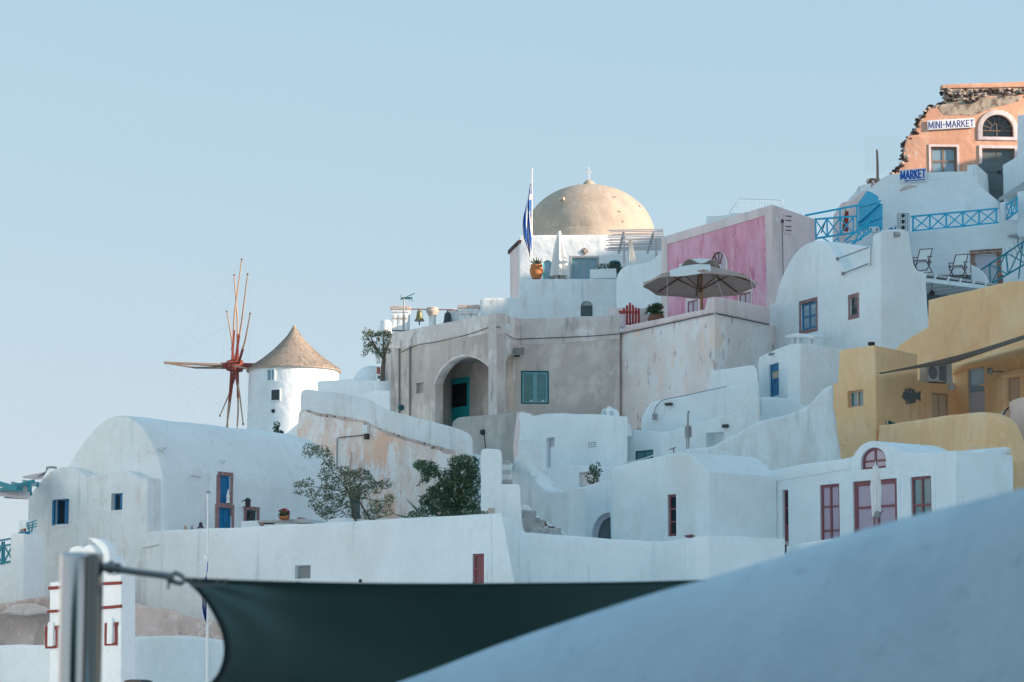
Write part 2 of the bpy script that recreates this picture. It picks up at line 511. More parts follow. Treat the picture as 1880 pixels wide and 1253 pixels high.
G_DARK = glassy('dark_glass', (.02, .035, .045))
G_TEAL = glassy('teal_glass', (.07, .20, .23), .15)
G_PINK = glassy('curtained_glass', (.46, .36, .44), .18)
G_BLUE = glassy('sky_glass', (.22, .34, .42), .12)
HSHADE = plain('hollow_shade', (.03, .034, .036), .9, 0, .1, .2, 3)  # near-black colour standing in for the shade inside small openings
STRAW = plain('straw_thatch', (.46, .38, .31), .9, 0, .1, .35, 5, .5)
STRAW2 = plain('dark_straw', (.40, .33, .27), .9, 0, .1, .35, 5, .5)
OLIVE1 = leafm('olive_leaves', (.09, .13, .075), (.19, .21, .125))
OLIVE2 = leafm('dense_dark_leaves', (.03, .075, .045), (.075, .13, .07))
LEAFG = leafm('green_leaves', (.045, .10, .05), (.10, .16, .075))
AGAVEM = leafm('agave_green', (.08, .13, .10), (.13, .18, .12))
BARK = plain('grey_bark', (.15, .125, .10), .9, 0, .1, .3, 8, .5)
FLOWER = plain('red_petals', (.35, .04, .03), .8, 0, .2, .3, 9)

# ------------------------------------------------------------------ the setting: sea and hillside
def ground_z(x, y):
    # stepped cliffside village: low terrace at the viewer, hill rising away and to the right
    def lerp(tab, t):
        if t <= tab[0][0]: return tab[0][1]
        for (a, za), (b, zb) in zip(tab, tab[1:]):
            if t <= b: return za + (zb - za) * (t - a) / (b - a)
        return tab[-1][1]
    base = lerp([(-60, -1.7), (9, -1.7), (20, -8), (45, -9), (66, -3), (78, -1.0), (92, 3.0), (104, 5.0), (112, 8), (140, 10), (170, 8), (260, -40)], y)
    rightup = lerp([(-60, -16), (-22, -5), (-8, -1), (2, 1.0), (12, 4.0), (24, 7.0), (60, 7)], x) * lerp([(60, 0), (85, .45), (115, 1), (200, 1)], y)
    z = base + rightup
    if -48 < x < 30 and 60 < y < 150:            # lanes and yards between the houses, kept below the walls that hide them
        yf = 74 - (x + .57) * .76 if x < -.57 else 76.2
        dy = y - yf
        zl = lerp([(.3, -1), (1.6, 4.2), (8, 4.3), (12, 5.4), (20, 7.3), (28, 8.8), (36, 10.3), (75, 11.5)], dy)
        zr = lerp([(.3, -1), (1.6, 3.9), (7, 4.1), (11, 4.2), (13, 5.6), (16, 6.8), (20, 8.2), (24, 9.8), (30, 12.0), (38, 14.5), (50, 17.0), (60, 18.5)], dy)
        k = min(1, max(0, (x + 3) / 6))
        v = zl * (1 - k) + zr * k
        a = x / y
        if a < -.135: cap = .055 * y
        elif a < -.065: cap = .074 * y
        elif x < 8.5: cap = .092 * y
        else: cap = lerp([(60, .079), (91, .082), (99, .098), (104, .118), (113, .15), (125, .16)], y) * y
        v = min(v, cap)
        w = min(1, max(0, (x + 48) / 10)) * min(1, max(0, (30 - x) / 4)) * min(1, max(0, (150 - y) / 6))
        z = z * (1 - w) + v * w if v > z or dy < 2 else z
    # unseen ridge added past the right edge, shaped to shade the village
    rid = lerp([(-60, -4), (41, -4), (45, 21), (52, 24), (60, 25), (80, 25.6), (90, 27.2), (97, 28.9), (104, 28.9), (110, 29.5), (113, 31.0), (118, 31.1), (124, 30.6), (132, 28.8), (140, 27.4), (160, 24), (230, 8)], y)
    k = lerp([(26, 0), (40, 1), (58, 1), (110, .2), (160, 0)], x)
    k = k * k * (3 - 2 * k)
    z = z * (1 - k) + max(z, rid) * k
    # unseen knoll added right of the viewer to shade the foreground
    q = max(0.0, 1 - ((x - 7.6) / 4.6) ** 2) * max(0.0, 1 - ((y - 1.0) / 11.0) ** 2)
    z += 8.0 * q ** .6
    if x < -60: z -= (-60 - x) * .6
    return z
def build_hill():
    xs = [-150, -120, -95, -75, -60, -48] + [-40 + 2.0 * i for i in range(61)] + [90, 105, 125, 150]
    ys = [-60, -40, -20, -8, 0, 4, 7, 9, 11, 14, 20, 28, 36, 39, 41, 42, 43, 44, 45, 46, 48, 50, 52, 55] + [58 + 2.0 * i for i in range(60)] + [185, 200, 225, 260]
    V = []; F = []
    for y in ys:
        for x in xs:
            j = .35 * noise.noise(Vector((x * .21, y * .21, 3.3))) if (x > 30 or y < 60) else 0
            V.append((x, y, ground_z(x, y) + j * (0 if -10 < y < 10 and abs(x) < 12 else 1)))
    n = len(xs)
    F2 = []
    for j in range(len(ys) - 1):
        for i in range(n - 1):
            q = (j * n + i, j * n + i + 1, (j + 1) * n + i + 1, (j + 1) * n + i)
            (F2 if (-76 < xs[i] < 60 and 56 <= ys[j] < 185) else F).append(q)
    def part(faces):
        used = sorted({k for f in faces for k in f}); m = {k: i for i, k in enumerate(used)}
        return [V[k] for k in used], [tuple(m[k] for k in f) for f in faces]
    tag(mk('hillside', *part(F), EARTH, None, 60), 'dry rocky hillside that carries the stepped village, with added ridge and knoll', None, None, 'structure')
    tag(mk('village_ground', *part(F2), WH2, None, 60), 'whitewashed lanes and paving between the houses, and the added ridge', None, None, 'structure')  # whitened to bounce light onto shaded walls
build_hill()
def build_bounce_blocks():
    # unseen white roofs and terraces added below the frame to bounce light
    V = []; F = []
    rnd = random.Random(19)
    y = 9.0; z = -1.9
    while y < 70:
        dy = rnd.uniform(3.0, 5.0)
        x = -46.0
        while x < 26:
            dx = rnd.uniform(3.5, 7)
            yy = min(y + dy / 2, 64)
            zz = max(ground_z(x, yy), ground_z(x + dx, yy)) + rnd.uniform(.5, 1.6)
            zz = min(zz, -.6)
            b = len(V)
            for p in ((x, y), (x + dx, y), (x + dx, y + dy), (x, y + dy)):
                V.append((p[0], p[1], zz)); V.append((p[0], p[1], zz - 6))
            F.append((b, b + 2, b + 4, b + 6))
            for i in range(4):
                j = (i + 1) % 4
                F.append((b + 2 * i, b + 2 * j, b + 2 * j + 1, b + 2 * i + 1))
            x += dx + .03
        y += dy + .03
    # unseen white blocks added left of the picture, reflecting sun onto shaded walls
    y = 58.0
    while y < 150:
        dy = rnd.uniform(5, 8)
        x = -92.0
        while x < -(.185 * y + 9):
            dx = rnd.uniform(5, 8)
            zz = rnd.uniform(9.0, 15.0) + (y - 60) * .02
            b = len(V)
            for p in ((x, y), (x + dx, y), (x + dx, y + dy), (x, y + dy)):
                V.append((p[0], p[1], zz)); V.append((p[0], p[1], zz - 26))
            F.append((b, b + 2, b + 4, b + 6))
            for i in range(4):
                j = (i + 1) % 4
                F.append((b + 2 * i, b + 2 * j, b + 2 * j + 1, b + 2 * i + 1))
            x += dx + rnd.uniform(2, 7)
        y += dy + rnd.uniform(2, 5)
    o = mk('bounce_blocks', V, F, WH, None, 0)
    tag(o, 'added unseen white terraces and blocks that bounce light onto the houses', None, None, 'structure')
build_bounce_blocks()
SEAM = plain('deep_sea_water', (.02, .06, .10), .12, 0, .5, .2, .02, 0)
sv = [(12000 * math.cos(2 * math.pi * k / 64), 12000 * math.sin(2 * math.pi * k / 64), -90.0) for k in range(64)]
tag(mk('sea', sv, [tuple(range(64))], SEAM, None, 0), 'calm blue sea far below the cliffside village', None, None, 'structure')

# ------------------------------------------------------------------ parts shared by the houses
def pbox(name, pl, rc, d0, d1, mat, parent, r=0.0):
    return slab(name, pl, rect(rc), d1, mat, parent, d0=d0, r=r, rough=0, px=False, seg=2)
def grid_holes(rc, cols, rows, b, bar, cw=None, rh=None, rbar=None):
    rbar = bar if rbar is None else rbar
    s0, z0, s1, z1 = rc
    cw = cw or [1.0 / cols] * cols; rh = rh or [1.0 / rows] * rows       # rows from the top
    out = []
    iw = (s1 - s0 - 2 * b - bar * (cols - 1)); ih = (z1 - z0 - 2 * b - rbar * (rows - 1))
    s = s0 + b
    for i in range(cols):
        w = iw * cw[i]
        z = z1 - b
        for j in range(rows):
            h = ih * rh[j]
            out.append((s, z - h, s + w, z)); z -= h + rbar
        s += w + bar
    return out
def window(parent, pl, rc, depth, fm, gm, cols=2, rows=2, b=.05, bar=.035, th=.05, name='window', rh=None, arch=0.0, rbar=None):
    """casement in a niche whose floor is at depth"""
    hs = grid_holes(rc, cols, rows, b, bar, None, rh, rbar)
    front = depth - th - .012
    if arch:
        out = archp(grow(rc, -.004), arch)
        s0, z0, s1, z1 = rc
        c = (s0 + s1) / 2
        zm = z1 - arch - bar / 2
        low = [(s0 + b, z0 + b, c - bar / 2, zm), (c + bar / 2, z0 + b, s1 - b, zm)]
        h = (s1 - s0) / 2 - b; rr = arch - b
        def quarter(sgn):
            p = [(c + sgn * bar / 2, zm + bar), (c + sgn * h, zm + bar)]
            for k in range(1, 8):
                a = math.pi / 2 * k / 8
                x = max(bar / 2, h * math.cos(a)); p.append((c + sgn * x, max(zm + bar, z1 - arch + rr * math.sin(a))))
            p.append((c + sgn * bar / 2, z1 - arch + rr * .998))
            return p
        polys = [rect(q) for q in low] + [quarter(-1), quarter(1)]
        f = slab(name, pl, out, depth - .012, fm, parent, [(p, None) for p in polys], front, 0, 0, False)
        for p in polys:
            slab('pane', pl, p, front + th * .75, gm, f, (), front + th * .55, 0, 0, False)
    else:
        f = slab(name, pl, rect(grow(rc, -.004)), depth - .012, fm, parent, [(rect(q), None) for q in hs], front, 0.006, 0, False, 1)
        for q in hs:
            slab('pane', pl, rect(q), front + th * .75, gm, f, (), front + th * .55, 0, 0, False)
    return f
def paneldoor(parent, pl, rc, depth, fm, pm, cols=2, rows=2, b=.09, bar=.08, th=.05, rh=None, gm=None, grows=(), handle=True, name='door'):
    """boarded door: a frame with sunk panels, glass in the listed rows"""
    hs = grid_holes(rc, cols, rows, b, bar, None, rh)
    front = depth - th - .012
    f = slab(name, pl, rect(grow(rc, -.004)), depth - .012, fm, parent, [(rect(q), None) for q in hs], front, .006, 0, False, 1)
    for i, q in enumerate(hs):
        g = gm is not None and (i % rows) in grows
        slab('pane' if g else 'panel', pl, rect(q), front + th * .8, gm if g else pm, f, (), front + th * (.6 if g else .35), 0.0, 0, False)
    if handle:
        c = (rc[0] + rc[2]) / 2; z = rc[1] + (rc[3] - rc[1]) * .45
        MB().tube([pl.pt(c + .05, z, front), pl.pt(c + .05, z, front - .04), pl.pt(c + .05, z - .10, front - .04)], .011, 6).build('handle', METALD, f, 0)
    return f
def stone_surround(parent, pl, rc, w, mat, proud=.03, sill=True, thick=.06):
    """lintel, sill and jambs as single stones"""
    s0, z0, s1, z1 = rc
    slab('lintel', pl, rect((s0 - w, z1, s1 + w, z1 + w)), thick, mat, parent, (), -proud, .012, .006, False, 1, .2)
    if sill: slab('sill', pl, rect((s0 - w, z0 - w, s1 + w, z0)), thick, mat, parent, (), -proud - .005, .012, .006, False, 1, .2)
    zb = z0
    for a, b in ((s0 - w, s0), (s1, s1 + w)):
        slab('jamb', pl, rect((a, zb, b, z1)), thick, mat, parent, (), -proud + .004, .012, .006, False, 1, .2)
def band(parent, pl, rc, w, mat, proud=.02, bottom=True, name='surround'):
    """flat plaster band around an opening"""
    s0, z0, s1, z1 = rc
    o = (s0 - w, z0 - (w if bottom else 0), s1 + w, z1 + w)
    if bottom:
        return slab(name, pl, rect(o), .02, mat, parent, [(rect(rc), None)], -proud, .008, .004, False, 1, .25)
    P = [(o[0], o[1]), (s0, z0), (s0, z1), (s1, z1), (s1, z0), (o[2], o[1]), (o[2], o[3]), (o[0], o[3])]
    return slab(name, pl, P, .02, mat, parent, (), -proud, .006, .003, False, 1, .25)
def wall_thing(name, label, pl, poly, d, mat, cat='wall', **k):
    k.setdefault('bdir', 'view')
    return tag(slab(name, pl, poly, d, mat, None, **k), label, cat)
def xrail(parent, pl, posts, top, bot, d, mat, w=.045, brace=True, mid=None, thr=.06):
    """railing on plane pl: posts = pixel x of the posts; top, bot = ((x,y),(x,y)) pixel lines"""
    def on(line, x):
        (xa, ya), (xb, yb) = line
        return pl.sz(x, ya + (yb - ya) * (x - xa) / (xb - xa))
    for line, nm in ((top, 'rail'), (bot, 'rail')):
        p = pl.sz(*line[0]); q = pl.sz(*line[1])
        beam(nm, pl.pt(*p, d), pl.pt(*q, d), w * 1.3, thr, mat, parent)
    for x in posts:
        p = on(top, x); q = on(bot, x)
        beam('post', pl.pt(*p, d), pl.pt(q[0], q[1], d), w, w, mat, parent)
    if brace:
        for a, b in zip(posts, posts[1:]):
            beam('brace', pl.pt(*on(top, a), d - .012), pl.pt(*on(bot, b), d - .012), w * .6, w * .75, mat, parent)
            beam('brace', pl.pt(*on(bot, a), d + .014), pl.pt(*on(top, b), d + .014), w * .6, w * .75, mat, parent)
GLYPH = {'M': [[(0, 0), (.04, 1)], [(.04, 1), (.42, .12)], [(.42, .12), (.8, 1)], [(.8, 1), (.84, 0)]], 'I': [[(.06, 0), (.06, 1)]], 'N': [[(0, 0), (.02, 1)], [(.02, 1), (.58, 0)], [(.58, 0), (.6, 1)]],
         '-': [[(0, .48), (.36, .5)]], 'A': [[(0, 0), (.34, 1)], [(.34, 1), (.68, 0)], [(.12, .33), (.56, .33)]], 'R': [[(0, 0), (.0, 1)], [(0, .97), (.36, .95)], [(.36, .97), (.53, .78)], [(.53, .8), (.38, .5)], [(.4, .5), (0, .48)], [(.22, .5), (.56, 0)]],
         'K': [[(0, 0), (0, 1)], [(.02, .42), (.52, 1)], [(.18, .58), (.56, 0)]], 'E': [[(0, 0), (0, 1)], [(0, .96), (.48, .98)], [(0, .5), (.42, .52)], [(0, .04), (.5, .04)]], 'T': [[(.28, 0), (.28, 1)], [(0, .96), (.58, .96)]]}
def letters(parent, txt, pl, s0, z0, s1, z1, d, mat, stroke=.14, gap=.24, slope=0.0, lean=0.0):
    """hand-painted letters, each a part, fitted into the box s0..s1, z0..z1"""
    wid = [max(p[0] for st in GLYPH[c] for p in st) for c in txt]
    k = (s1 - s0) / (sum(wid) + gap * (len(txt) - 1)); H = z1 - z0
    w = stroke * H / 2
    x = 0.0
    for c, wd in zip(txt, wid):
        mb = MB()
        for i, (a, b) in enumerate(GLYPH[c]):
            q = []
            for p in (a, b):
                s_ = s0 + k * (x + p[0]) + lean * p[1] * H
                q.append(Vector((s_, z0 + H * p[1] + slope * (s_ - s0))))
            u = (q[1] - q[0]).normalized(); v = Vector((-u.y, u.x)) * w
            e = u * w * .6
            cs = [q[0] - e - v, q[1] + e - v, q[1] + e + v, q[0] - e + v]
            n = len(mb.v); dd = d - .0008 * i
            mb.v += [tuple(pl.pt(t.x, t.y, dd)) for t in cs] + [tuple(pl.pt(t.x, t.y, dd + .012)) for t in cs]
            for f in ((0, 1, 2, 3), (4, 5, 6, 7), (0, 1, 5, 4), (1, 2, 6, 5), (2, 3, 7, 6), (3, 0, 4, 7)): mb.f.append(tuple(n + t for t in f))
        mb.build('letter', mat, parent, 0)
        x += wd + gap
def leaves(name, clusters, size, mat, parent, seed=1, aspect=2.2, kind=True):
    """leaf-sized faces spread through clusters (centre, (rx,ry,rz), count)"""
    rnd = random.Random(seed)
    V = []; F = []
    for c, rad, n in clusters:
        c = Vector(c)
        for _ in range(n):
            while True:
                q = Vector((rnd.uniform(-1, 1), rnd.uniform(-1, 1), rnd.uniform(-1, 1)))
                if q.length <= 1 and rnd.random() < .35 + .65 * q.length: break
            p = c + Vector((q.x * rad[0], q.y * rad[1], q.z * rad[2]))
            a = Vector((rnd.gauss(0, 1), rnd.gauss(0, 1), rnd.gauss(0, .8))).normalized()
            b = a.cross(Vector((rnd.gauss(0, 1), rnd.gauss(0, 1), rnd.gauss(0, 1)))).normalized()
            L = size * rnd.uniform(.45, 1.5); w = L / (aspect * rnd.uniform(.8, 1.25))
            i = len(V)
            V += [tuple(p - a * L * .5), tuple(p + b * w * .5), tuple(p + a * L * .5), tuple(p - b * w * .5)]
            F.append((i, i + 1, i + 2, i + 3))
    o = mk(name, V, F, mat, parent, 0, False)
    if kind: o['kind'] = 'stuff'
    return o
def spray(base, tip, n, r, seed, sag=.1):
    """leaf clusters along a branch"""
    rnd = random.Random(seed); out = []
    base = Vector(base); tip = Vector(tip)
    for k in range(6):
        t = .35 + .65 * k / 5
        p = base.lerp(tip, t) + Vector((rnd.uniform(-1, 1), rnd.uniform(-1, 1), rnd.uniform(-1, 1))) * r * .5
        q = r * rnd.uniform(.5, 1.1)
        out.append((p, (q, q, q * .8), max(3, int(n / 6))))
    return out

# ================================================================== windmill
def windmill():
    Y = 150.0
    c0 = W(538, 830, Y); c = Vector((c0.x, Y + 0.0, 0))
    zb = W(538, 900, Y).z; ze = W(538, 678, Y).z; za = W(543, 600, Y).z
    t = thing('windmill', 'white round windmill with thatched cone roof and bare sail poles', 'windmill', (c.x, c.y, zb))
    r0 = 2.40
    prof = [(r0 + .16, zb), (r0 + .12, zb + 2), (r0 + .05, (zb + ze) / 2), (r0 - .02, ze - .3), (r0 - .04, ze)]
    MB().lathe((c.x, c.y, 0), prof, 72).build('wall', WH, t, 40)
    # thatched cone
    H = za - ze
    cone = [(r0 + .10, -.16), (r0 + .12, -.10), (r0 - .04, .06), (1.72, .50), (1.22, .92), (.78, 1.36), (.42, 1.76), (.22, 2.02), (.13, 2.2), (.09, H)]
    cone = [(a, ze + b * (1 if b < 0 else H / 2.36 if b < 2.3 else 1)) for a, b in cone[:-1]] + [(.07, za)]
    roof = MB().lathe((c.x, c.y, 0), cone, 48).build('roof', STRAW, t, 60)
    rnd = random.Random(3)
    V = []; F = []
    def rad(z):
        for (ra, a), (rb, b) in zip(cone, cone[1:]):
            if a <= z <= b: return ra + (rb - ra) * (z - a) / (b - a)
        return cone[-1][0]
    for _ in range(5200):
        z1 = ze - .1 + (za - ze) * (1 - math.sqrt(rnd.random())) ** 1.05 + .25
        L = rnd.uniform(.2, .42)
        z0 = max(ze - .22, z1 - L)
        z1 = min(z1, za - .02)
        a = rnd.uniform(0, 6.2832); da = rnd.gauss(0, .05); w = rnd.uniform(.012, .028)
        o = rnd.uniform(.008, .035)
        p1 = Vector((c.x + (rad(z1) + .01) * math.cos(a), c.y + (rad(z1) + .01) * math.sin(a), z1))
        rr = rad(max(z0, ze - .2)) + o
        p0 = Vector((c.x + rr * math.cos(a + da), c.y + rr * math.sin(a + da), z0))
        tn = Vector((-math.sin(a), math.cos(a), 0)) * w
        i = len(V)
        V += [tuple(p1 - tn), tuple(p1 + tn), tuple(p0 + tn), tuple(p0 - tn)]
        F.append((i, i + 1, i + 2, i + 3))
    th = mk('thatch', V, F, STRAW2, roof, 0, False); th['kind'] = 'stuff'
    MB().tube([(c.x, c.y, za - .25), (c.x, c.y, za + .06)], [.16, .07], 10).build('tip', STRAW2, roof, 50)
    # windows: facing the viewer
    def at_wall(px, py):
        d = ray(px, py); best = None
        # ray against cylinder
        ax, ay = c.x, c.y; rr = r0 + .05
        A = d.x ** 2 + d.y ** 2; Bq = -2 * (d.x * ax + d.y * ay); Cq = ax ** 2 + ay ** 2 - rr ** 2
        q = Bq * Bq - 4 * A * Cq
        k = (-Bq - math.sqrt(q)) / (2 * A)
        return d * k
    for (x0, y0, x1, y1, m) in ((491, 679, 503, 698, G_BLUE), (498, 716, 513, 735, G_DARK)):
        p = at_wall((x0 + x1) / 2, (y0 + y1) / 2)
        nrm = (Vector((p.x, p.y, 0)) - Vector((c.x, c.y, 0))).normalized()
        pl = PL.__new__(PL); u = Vector((-nrm.y, nrm.x, 0))
        if u.x < 0: u = -u
        pl.set(Vector((p.x, p.y, 0)) + nrm * .05, u)
        rc = pl.rc(x0, y0, x1, y1)
        f = slab('window', pl, rect(grow(rc, .05)), .25, WH, t, [(rect(rc), .12)], -.02, .015, 0, False, 1)
        pbox('pane', pl, rc, .07, .10, m, f)
        if m is G_BLUE: 
            s0, z0, s1, z1 = rc; pbox('glazing_bar', pl, ((s0 + s1) / 2 - .02, z0, (s0 + s1) / 2 + .02, z1), .05, .09, WH, f)
    p = at_wall(501.5, 755); MB().lathe(p + Vector((0, -.05, 0)), [(.10, 0), (.10, .12)], 10, Vector((0, 1, 0))).build('vent_hole_shade', HSHADE, t, 30)  # dark disc stands in for the shade in the hole
    # axle, hub and the sail poles
    hub = W(431, 672, Y - .3)
    va = math.atan2(hub.x, hub.y); tl = -va + math.asin(25.5 / 195)     # the wheel is seen nearly edge on
    h = Vector((math.sin(tl), -math.cos(tl), 0))
    up = Vector((.036, 0, 1)).normalized()
    ax = Vector((-math.cos(tl), -math.sin(tl), .0)).normalized()
    tip = hub + ax * 3.75 + Vector((0, 0, .08))
    inner = hub - ax * 1.6
    MB().tube([inner, hub + ax * .62], .17, 10).build('axle', WOODR, t, 50)
    MB().tube([hub + ax * .5, hub.lerp(tip, .5), tip], [.10, .075, .05], 8).build('bowsprit', WOODO, t, 50)
    MB().tube([hub + ax * .4 + Vector((0, 0, -.12)), hub.lerp(tip, .55) + Vector((0, 0, -.2)), tip + Vector((0, 0, -.02))], [.07, .055, .04], 8).build('bowsprit', WOODO, t, 50)
    MB().lathe(hub - ax * .42, [(.30, 0), (.34, .15), (.34, .6), (.26, .85)], 12, ax).build('hub', WOODR, t, 40)
    Rr = 195 / FPX * Y
    tips = []
    for k in range(12):
        ph = R(22 + 30 * k)
        d = h * math.cos(ph) + up * math.sin(ph)
        off = ax * ((k % 3 - 1) * .16)
        bend = Vector((math.sin(k * 2.1) * .045, 0, math.cos(k * 1.7) * .03))
        L = Rr * (1 + .02 * math.sin(k * 3.3))
        pole = MB().tube([hub + off + d * .25, hub + off + d * L * .5 + bend, hub + d * L], [.052, .045, .03], 8).build('sail_pole', WOODY, t, 50)
        MB().beam(hub + off - d * .2, hub + off + d * 1.9, .12, .11, up=ax).build('pole_foot', WOODR, pole, 0)
        MB().lathe(hub + d * L, [(.04, -.04), (.06, 0), (.06, .05), (.02, .08)], 8, d).build('pole_cap', WOODO, pole, 40)
        tips.append(hub + d * L)
    for k in range(12):
        tube('stay_wire', [tips[k], tips[(k + 1) % 12]], .002, WIREG, t, 4)
        if k % 2 == 0: tube('stay_wire', [tips[k], tip], .0022, WIREG, t, 4)
windmill()

# white low buildings between windmill and the grey house
wall_thing('garden_wall', 'low white wall sloping down at the foot of the windmill', PL(440, 101, 560, 99), cr([(440, 822), (478, 806), (500, 803), (519, 801)], 4) + [(549, 776), (575, 770), (575, 900), (440, 900)], .5, WH)
h = thing('white_house', 'white block with a small dome left of the grey house', 'house', W(650, 780, 112))
pl = PL(575, 114, 720, 111)
slab('wall', pl, [(582, 800), (582, 700), (640, 697), (650, 696), (720, 700), (720, 800)], 4, WH, h)
_dc = pl.pt(*pl.sz(642, 698), 1.3)
lathe('dome', _dc, [(.80, -.6), (.80, 0), (.74, .25), (.60, .46), (.40, .60), (.2, .66), (.0, .68)], WH, h, 32)
wall_thing('terrace_wall', 'low white wall with rounded end under the potted olive tree', PL(665, 103, 716, 101), cr([(664, 732), (668, 724), (680, 719), (700, 717), (716, 717)], 3) + [(716, 790), (664, 790)], .8, WH)
# chimney pots left of the bell pillar
ch = thing('chimney', 'plump white chimney beside the bell pillars', 'chimney', W(707, 640, 118))
lathe('shaft', W(708, 640, 118), [(.22, -.6), (.22, .0), (.26, .5), (.27, .9), (.22, 1.14), (.1, 1.2)], WH2, ch, 20)
ch = thing('stove_pipe', 'small white flue with black cap above the olive tree', 'flue', W(694, 640, 116))
lathe('shaft', W(694, 632, 116), [(.09, -.8), (.09, .3)], WH2, ch, 14)
lathe('cap', W(694, 614, 116), [(.14, -.06), (.17, .02), (.1, .06)], METALD, ch, 14)
sgn = thing('framed_board', 'small brown patterned board leaning behind the olive trunk', 'board', W(696, 690, 108))
_pl = PL(690, 108, 702, 107.6)
slab('frame', _pl, [(691, 705), (691, 672), (703, 676), (703, 705)], .04, WH2, sgn, (), 0, .005, 0)
slab('picture_field', _pl, [(692.5, 687), (692.5, 674.5), (698, 674.5), (698, 687)], -.012, WOODR, sgn, (), -.02, 0, 0)
slab('picture_field', _pl, [(694, 696), (694, 690), (702, 690), (702, 696)], -.012, TEALD, sgn, (), -.02, 0, 0)

# potted olive tree
def olive():
    b = W(702, 718, 106.0)
    t = thing('olive_tree', 'small olive tree in a white pot against the grey house', 'tree', b)
    lathe('pot', b + Vector((0, 0, -.1)), [(.26, 0), (.30, .1), (.29, .3), (.31, .42), (.27, .44)], WH, t, 20)
    z = b.z
    tr = MB().tube([b + Vector((0, 0, .3)), b + Vector((.02, 0, .9)), b + Vector((.06, .05, 1.25))], [.10, .085, .075], 8).build('trunk', BARK, t, 50)
    for a, q in (((-.45, .1, 2.0), .05), ((.05, -.1, 2.1), .05), ((-.75, .0, 2.25), .04), ((.25, .2, 1.9), .045)):
        MB().tube([b + Vector((.05, .03, 1.15)), b + Vector((a[0] * .5, a[1] * .5, 1.15 + (a[2] - 1.15) * .55)), b + Vector(a)], [q, q * .7, q * .4], 6).build('branch', BARK, t, 50)
    cl = []
    rnd = random.Random(5)
    for k in range(26):
        x = rnd.uniform(-.65, .22); zz = rnd.uniform(1.35, 2.25)
        cl.append((b + Vector((x, rnd.uniform(-.3, .3), zz)), (.17, .17, .14), 46))
    leaves('crown', cl, .10, OLIVE1, t, 4, 2.6)
olive()

# ================================================================== domed church
def church():
    Y = 128.0
    base = W(1082, 590, Y)
    t = thing('domed_church', 'white church with weathered sandy dome and cross on top', 'church', base)
    ctr = W(1082, 434, Y + 3.35)
    sc = (Y + 3.35) / FPX
    Rx = 121 * sc; Rz = 96 * sc
    prof = [(Rx * 1.0, -.6), (Rx, 0)] + [(Rx * math.cos(R(a)), Rz * math.sin(R(a))) for a in range(4, 90, 4)] + [(.05, Rz)]
    dm = MB().lathe((ctr.x, ctr.y, ctr.z), prof, 96)
    nv = []
    for v in dm.v:
        p = Vector(v); q = p - ctr
        k = 1 + .008 * noise.noise(p * 1.3) + .004 * noise.noise(p * 4)
        nv.append(tuple(ctr + q * k))
    dm.v = nv
    dome = dm.build('dome', DOMEM, t, 60)
    lathe('lantern', (ctr.x, ctr.y, ctr.z + Rz - .05), [(.32, 0), (.30, .1), (.24, .2), (.12, .28), (.05, .31)], DOMEM, dome, 20)
    zt = ctr.z + Rz + .2
    beam('cross', (ctr.x, ctr.y, zt), (ctr.x, ctr.y, zt + .66), .05, .05, WH2, dome)
    beam('cross_arm', (ctr.x - .13, ctr.y, zt + .42), (ctr.x + .13, ctr.y, zt + .42), .045, .045, WH2, dome)
    # low ring where dome meets the wall, broken plaster edge
    MB().lathe((ctr.x, ctr.y, ctr.z - .1), [(Rx + .06, -.35), (Rx + .07, -.02), (Rx + .02, .06), (Rx - .05, .08)], 64).build('dome_kerb', DOMEM, t, 40)
    # putlog stones on the dome
    for px, py in ((1033, 368), (1129, 363), (1138, 389), (1144, 407), (1174, 380)):
        d = ray(px, py)
        # march to the ellipsoid
        k = 118.0
        for _ in range(600):
            p = d * (k / d.y); q = p - ctr
            if (q.x / Rx) ** 2 + (q.y / Rx) ** 2 + (q.z / Rz) ** 2 <= 1: break
            k += .02
        n = Vector((q.x / Rx ** 2, q.y / Rx ** 2, q.z / Rz ** 2)).normalized()
        s = .12 if px == 1033 else .05
        MB().box(p + n * s * .3, n * s, n.cross(Vector((0, 0, 1))).normalized() * s * .9, n.cross(Vector((0, 0, 1))).normalized().cross(n) * s * .6).build('stone', STONEL, dome, 0)
    # front
    pl = PL(953, Y, 1215, Y)
    dr = pl.rc(1050, 474, 1096, 540); w1 = pl.rc(997, 478, 1013, 528); w2 = pl.rc(1118, 478, 1140, 528)
    slab('wall', pl, [(953, 590), (953, 432), (1216, 431), (1216, 590)], 7.5, WH, t, [(rect(dr), .22), (archp(w1, .16), .2), (archp(w2, .16), .2)], 0, .05)
    stone_surround(t, pl, dr, .10, STEP, .02, False)
    paneldoor(t, pl, dr, .16, LOUV, LAV, 3, 2, .07, .06, .05, [.75, .25], G_BLUE, (0,), False)
    window(t, pl, w1, .14, TEAL, G_BLUE, 1, 2)
    window(t, pl, w2, .14, TEAL, G_DARK, 1, 2)
    # small tile rosette over the door
    p = pl.pt(*pl.sz(1073.5, 462), -.01)
    MB().lathe(p, [(.17, 0), (.17, .04), (.1, .05)], 4, pl.n).build('rosette', WOODO, t, 0)
    MB().lathe(p + pl.n * .045, [(.08, 0), (.07, .03), (.02, .05)], 12, pl.n).build('rosette_boss', STONEL, t, 30)
    # left side wall of old pink-grey stone with a coping
    pl2 = PL(935, 131.5, 953, 128.1)
    slab('side_wall', pl2, [(937, 600), (936, 462), (952, 444), (953, 444), (953, 600)], .4, PALEP, t, (), 0, .03)
    slab('coping', pl2, [(934.5, 467), (934.5, 460), (953.5, 441), (953.5, 448)], .5, STONED, t, (), -.06, .01)
church()
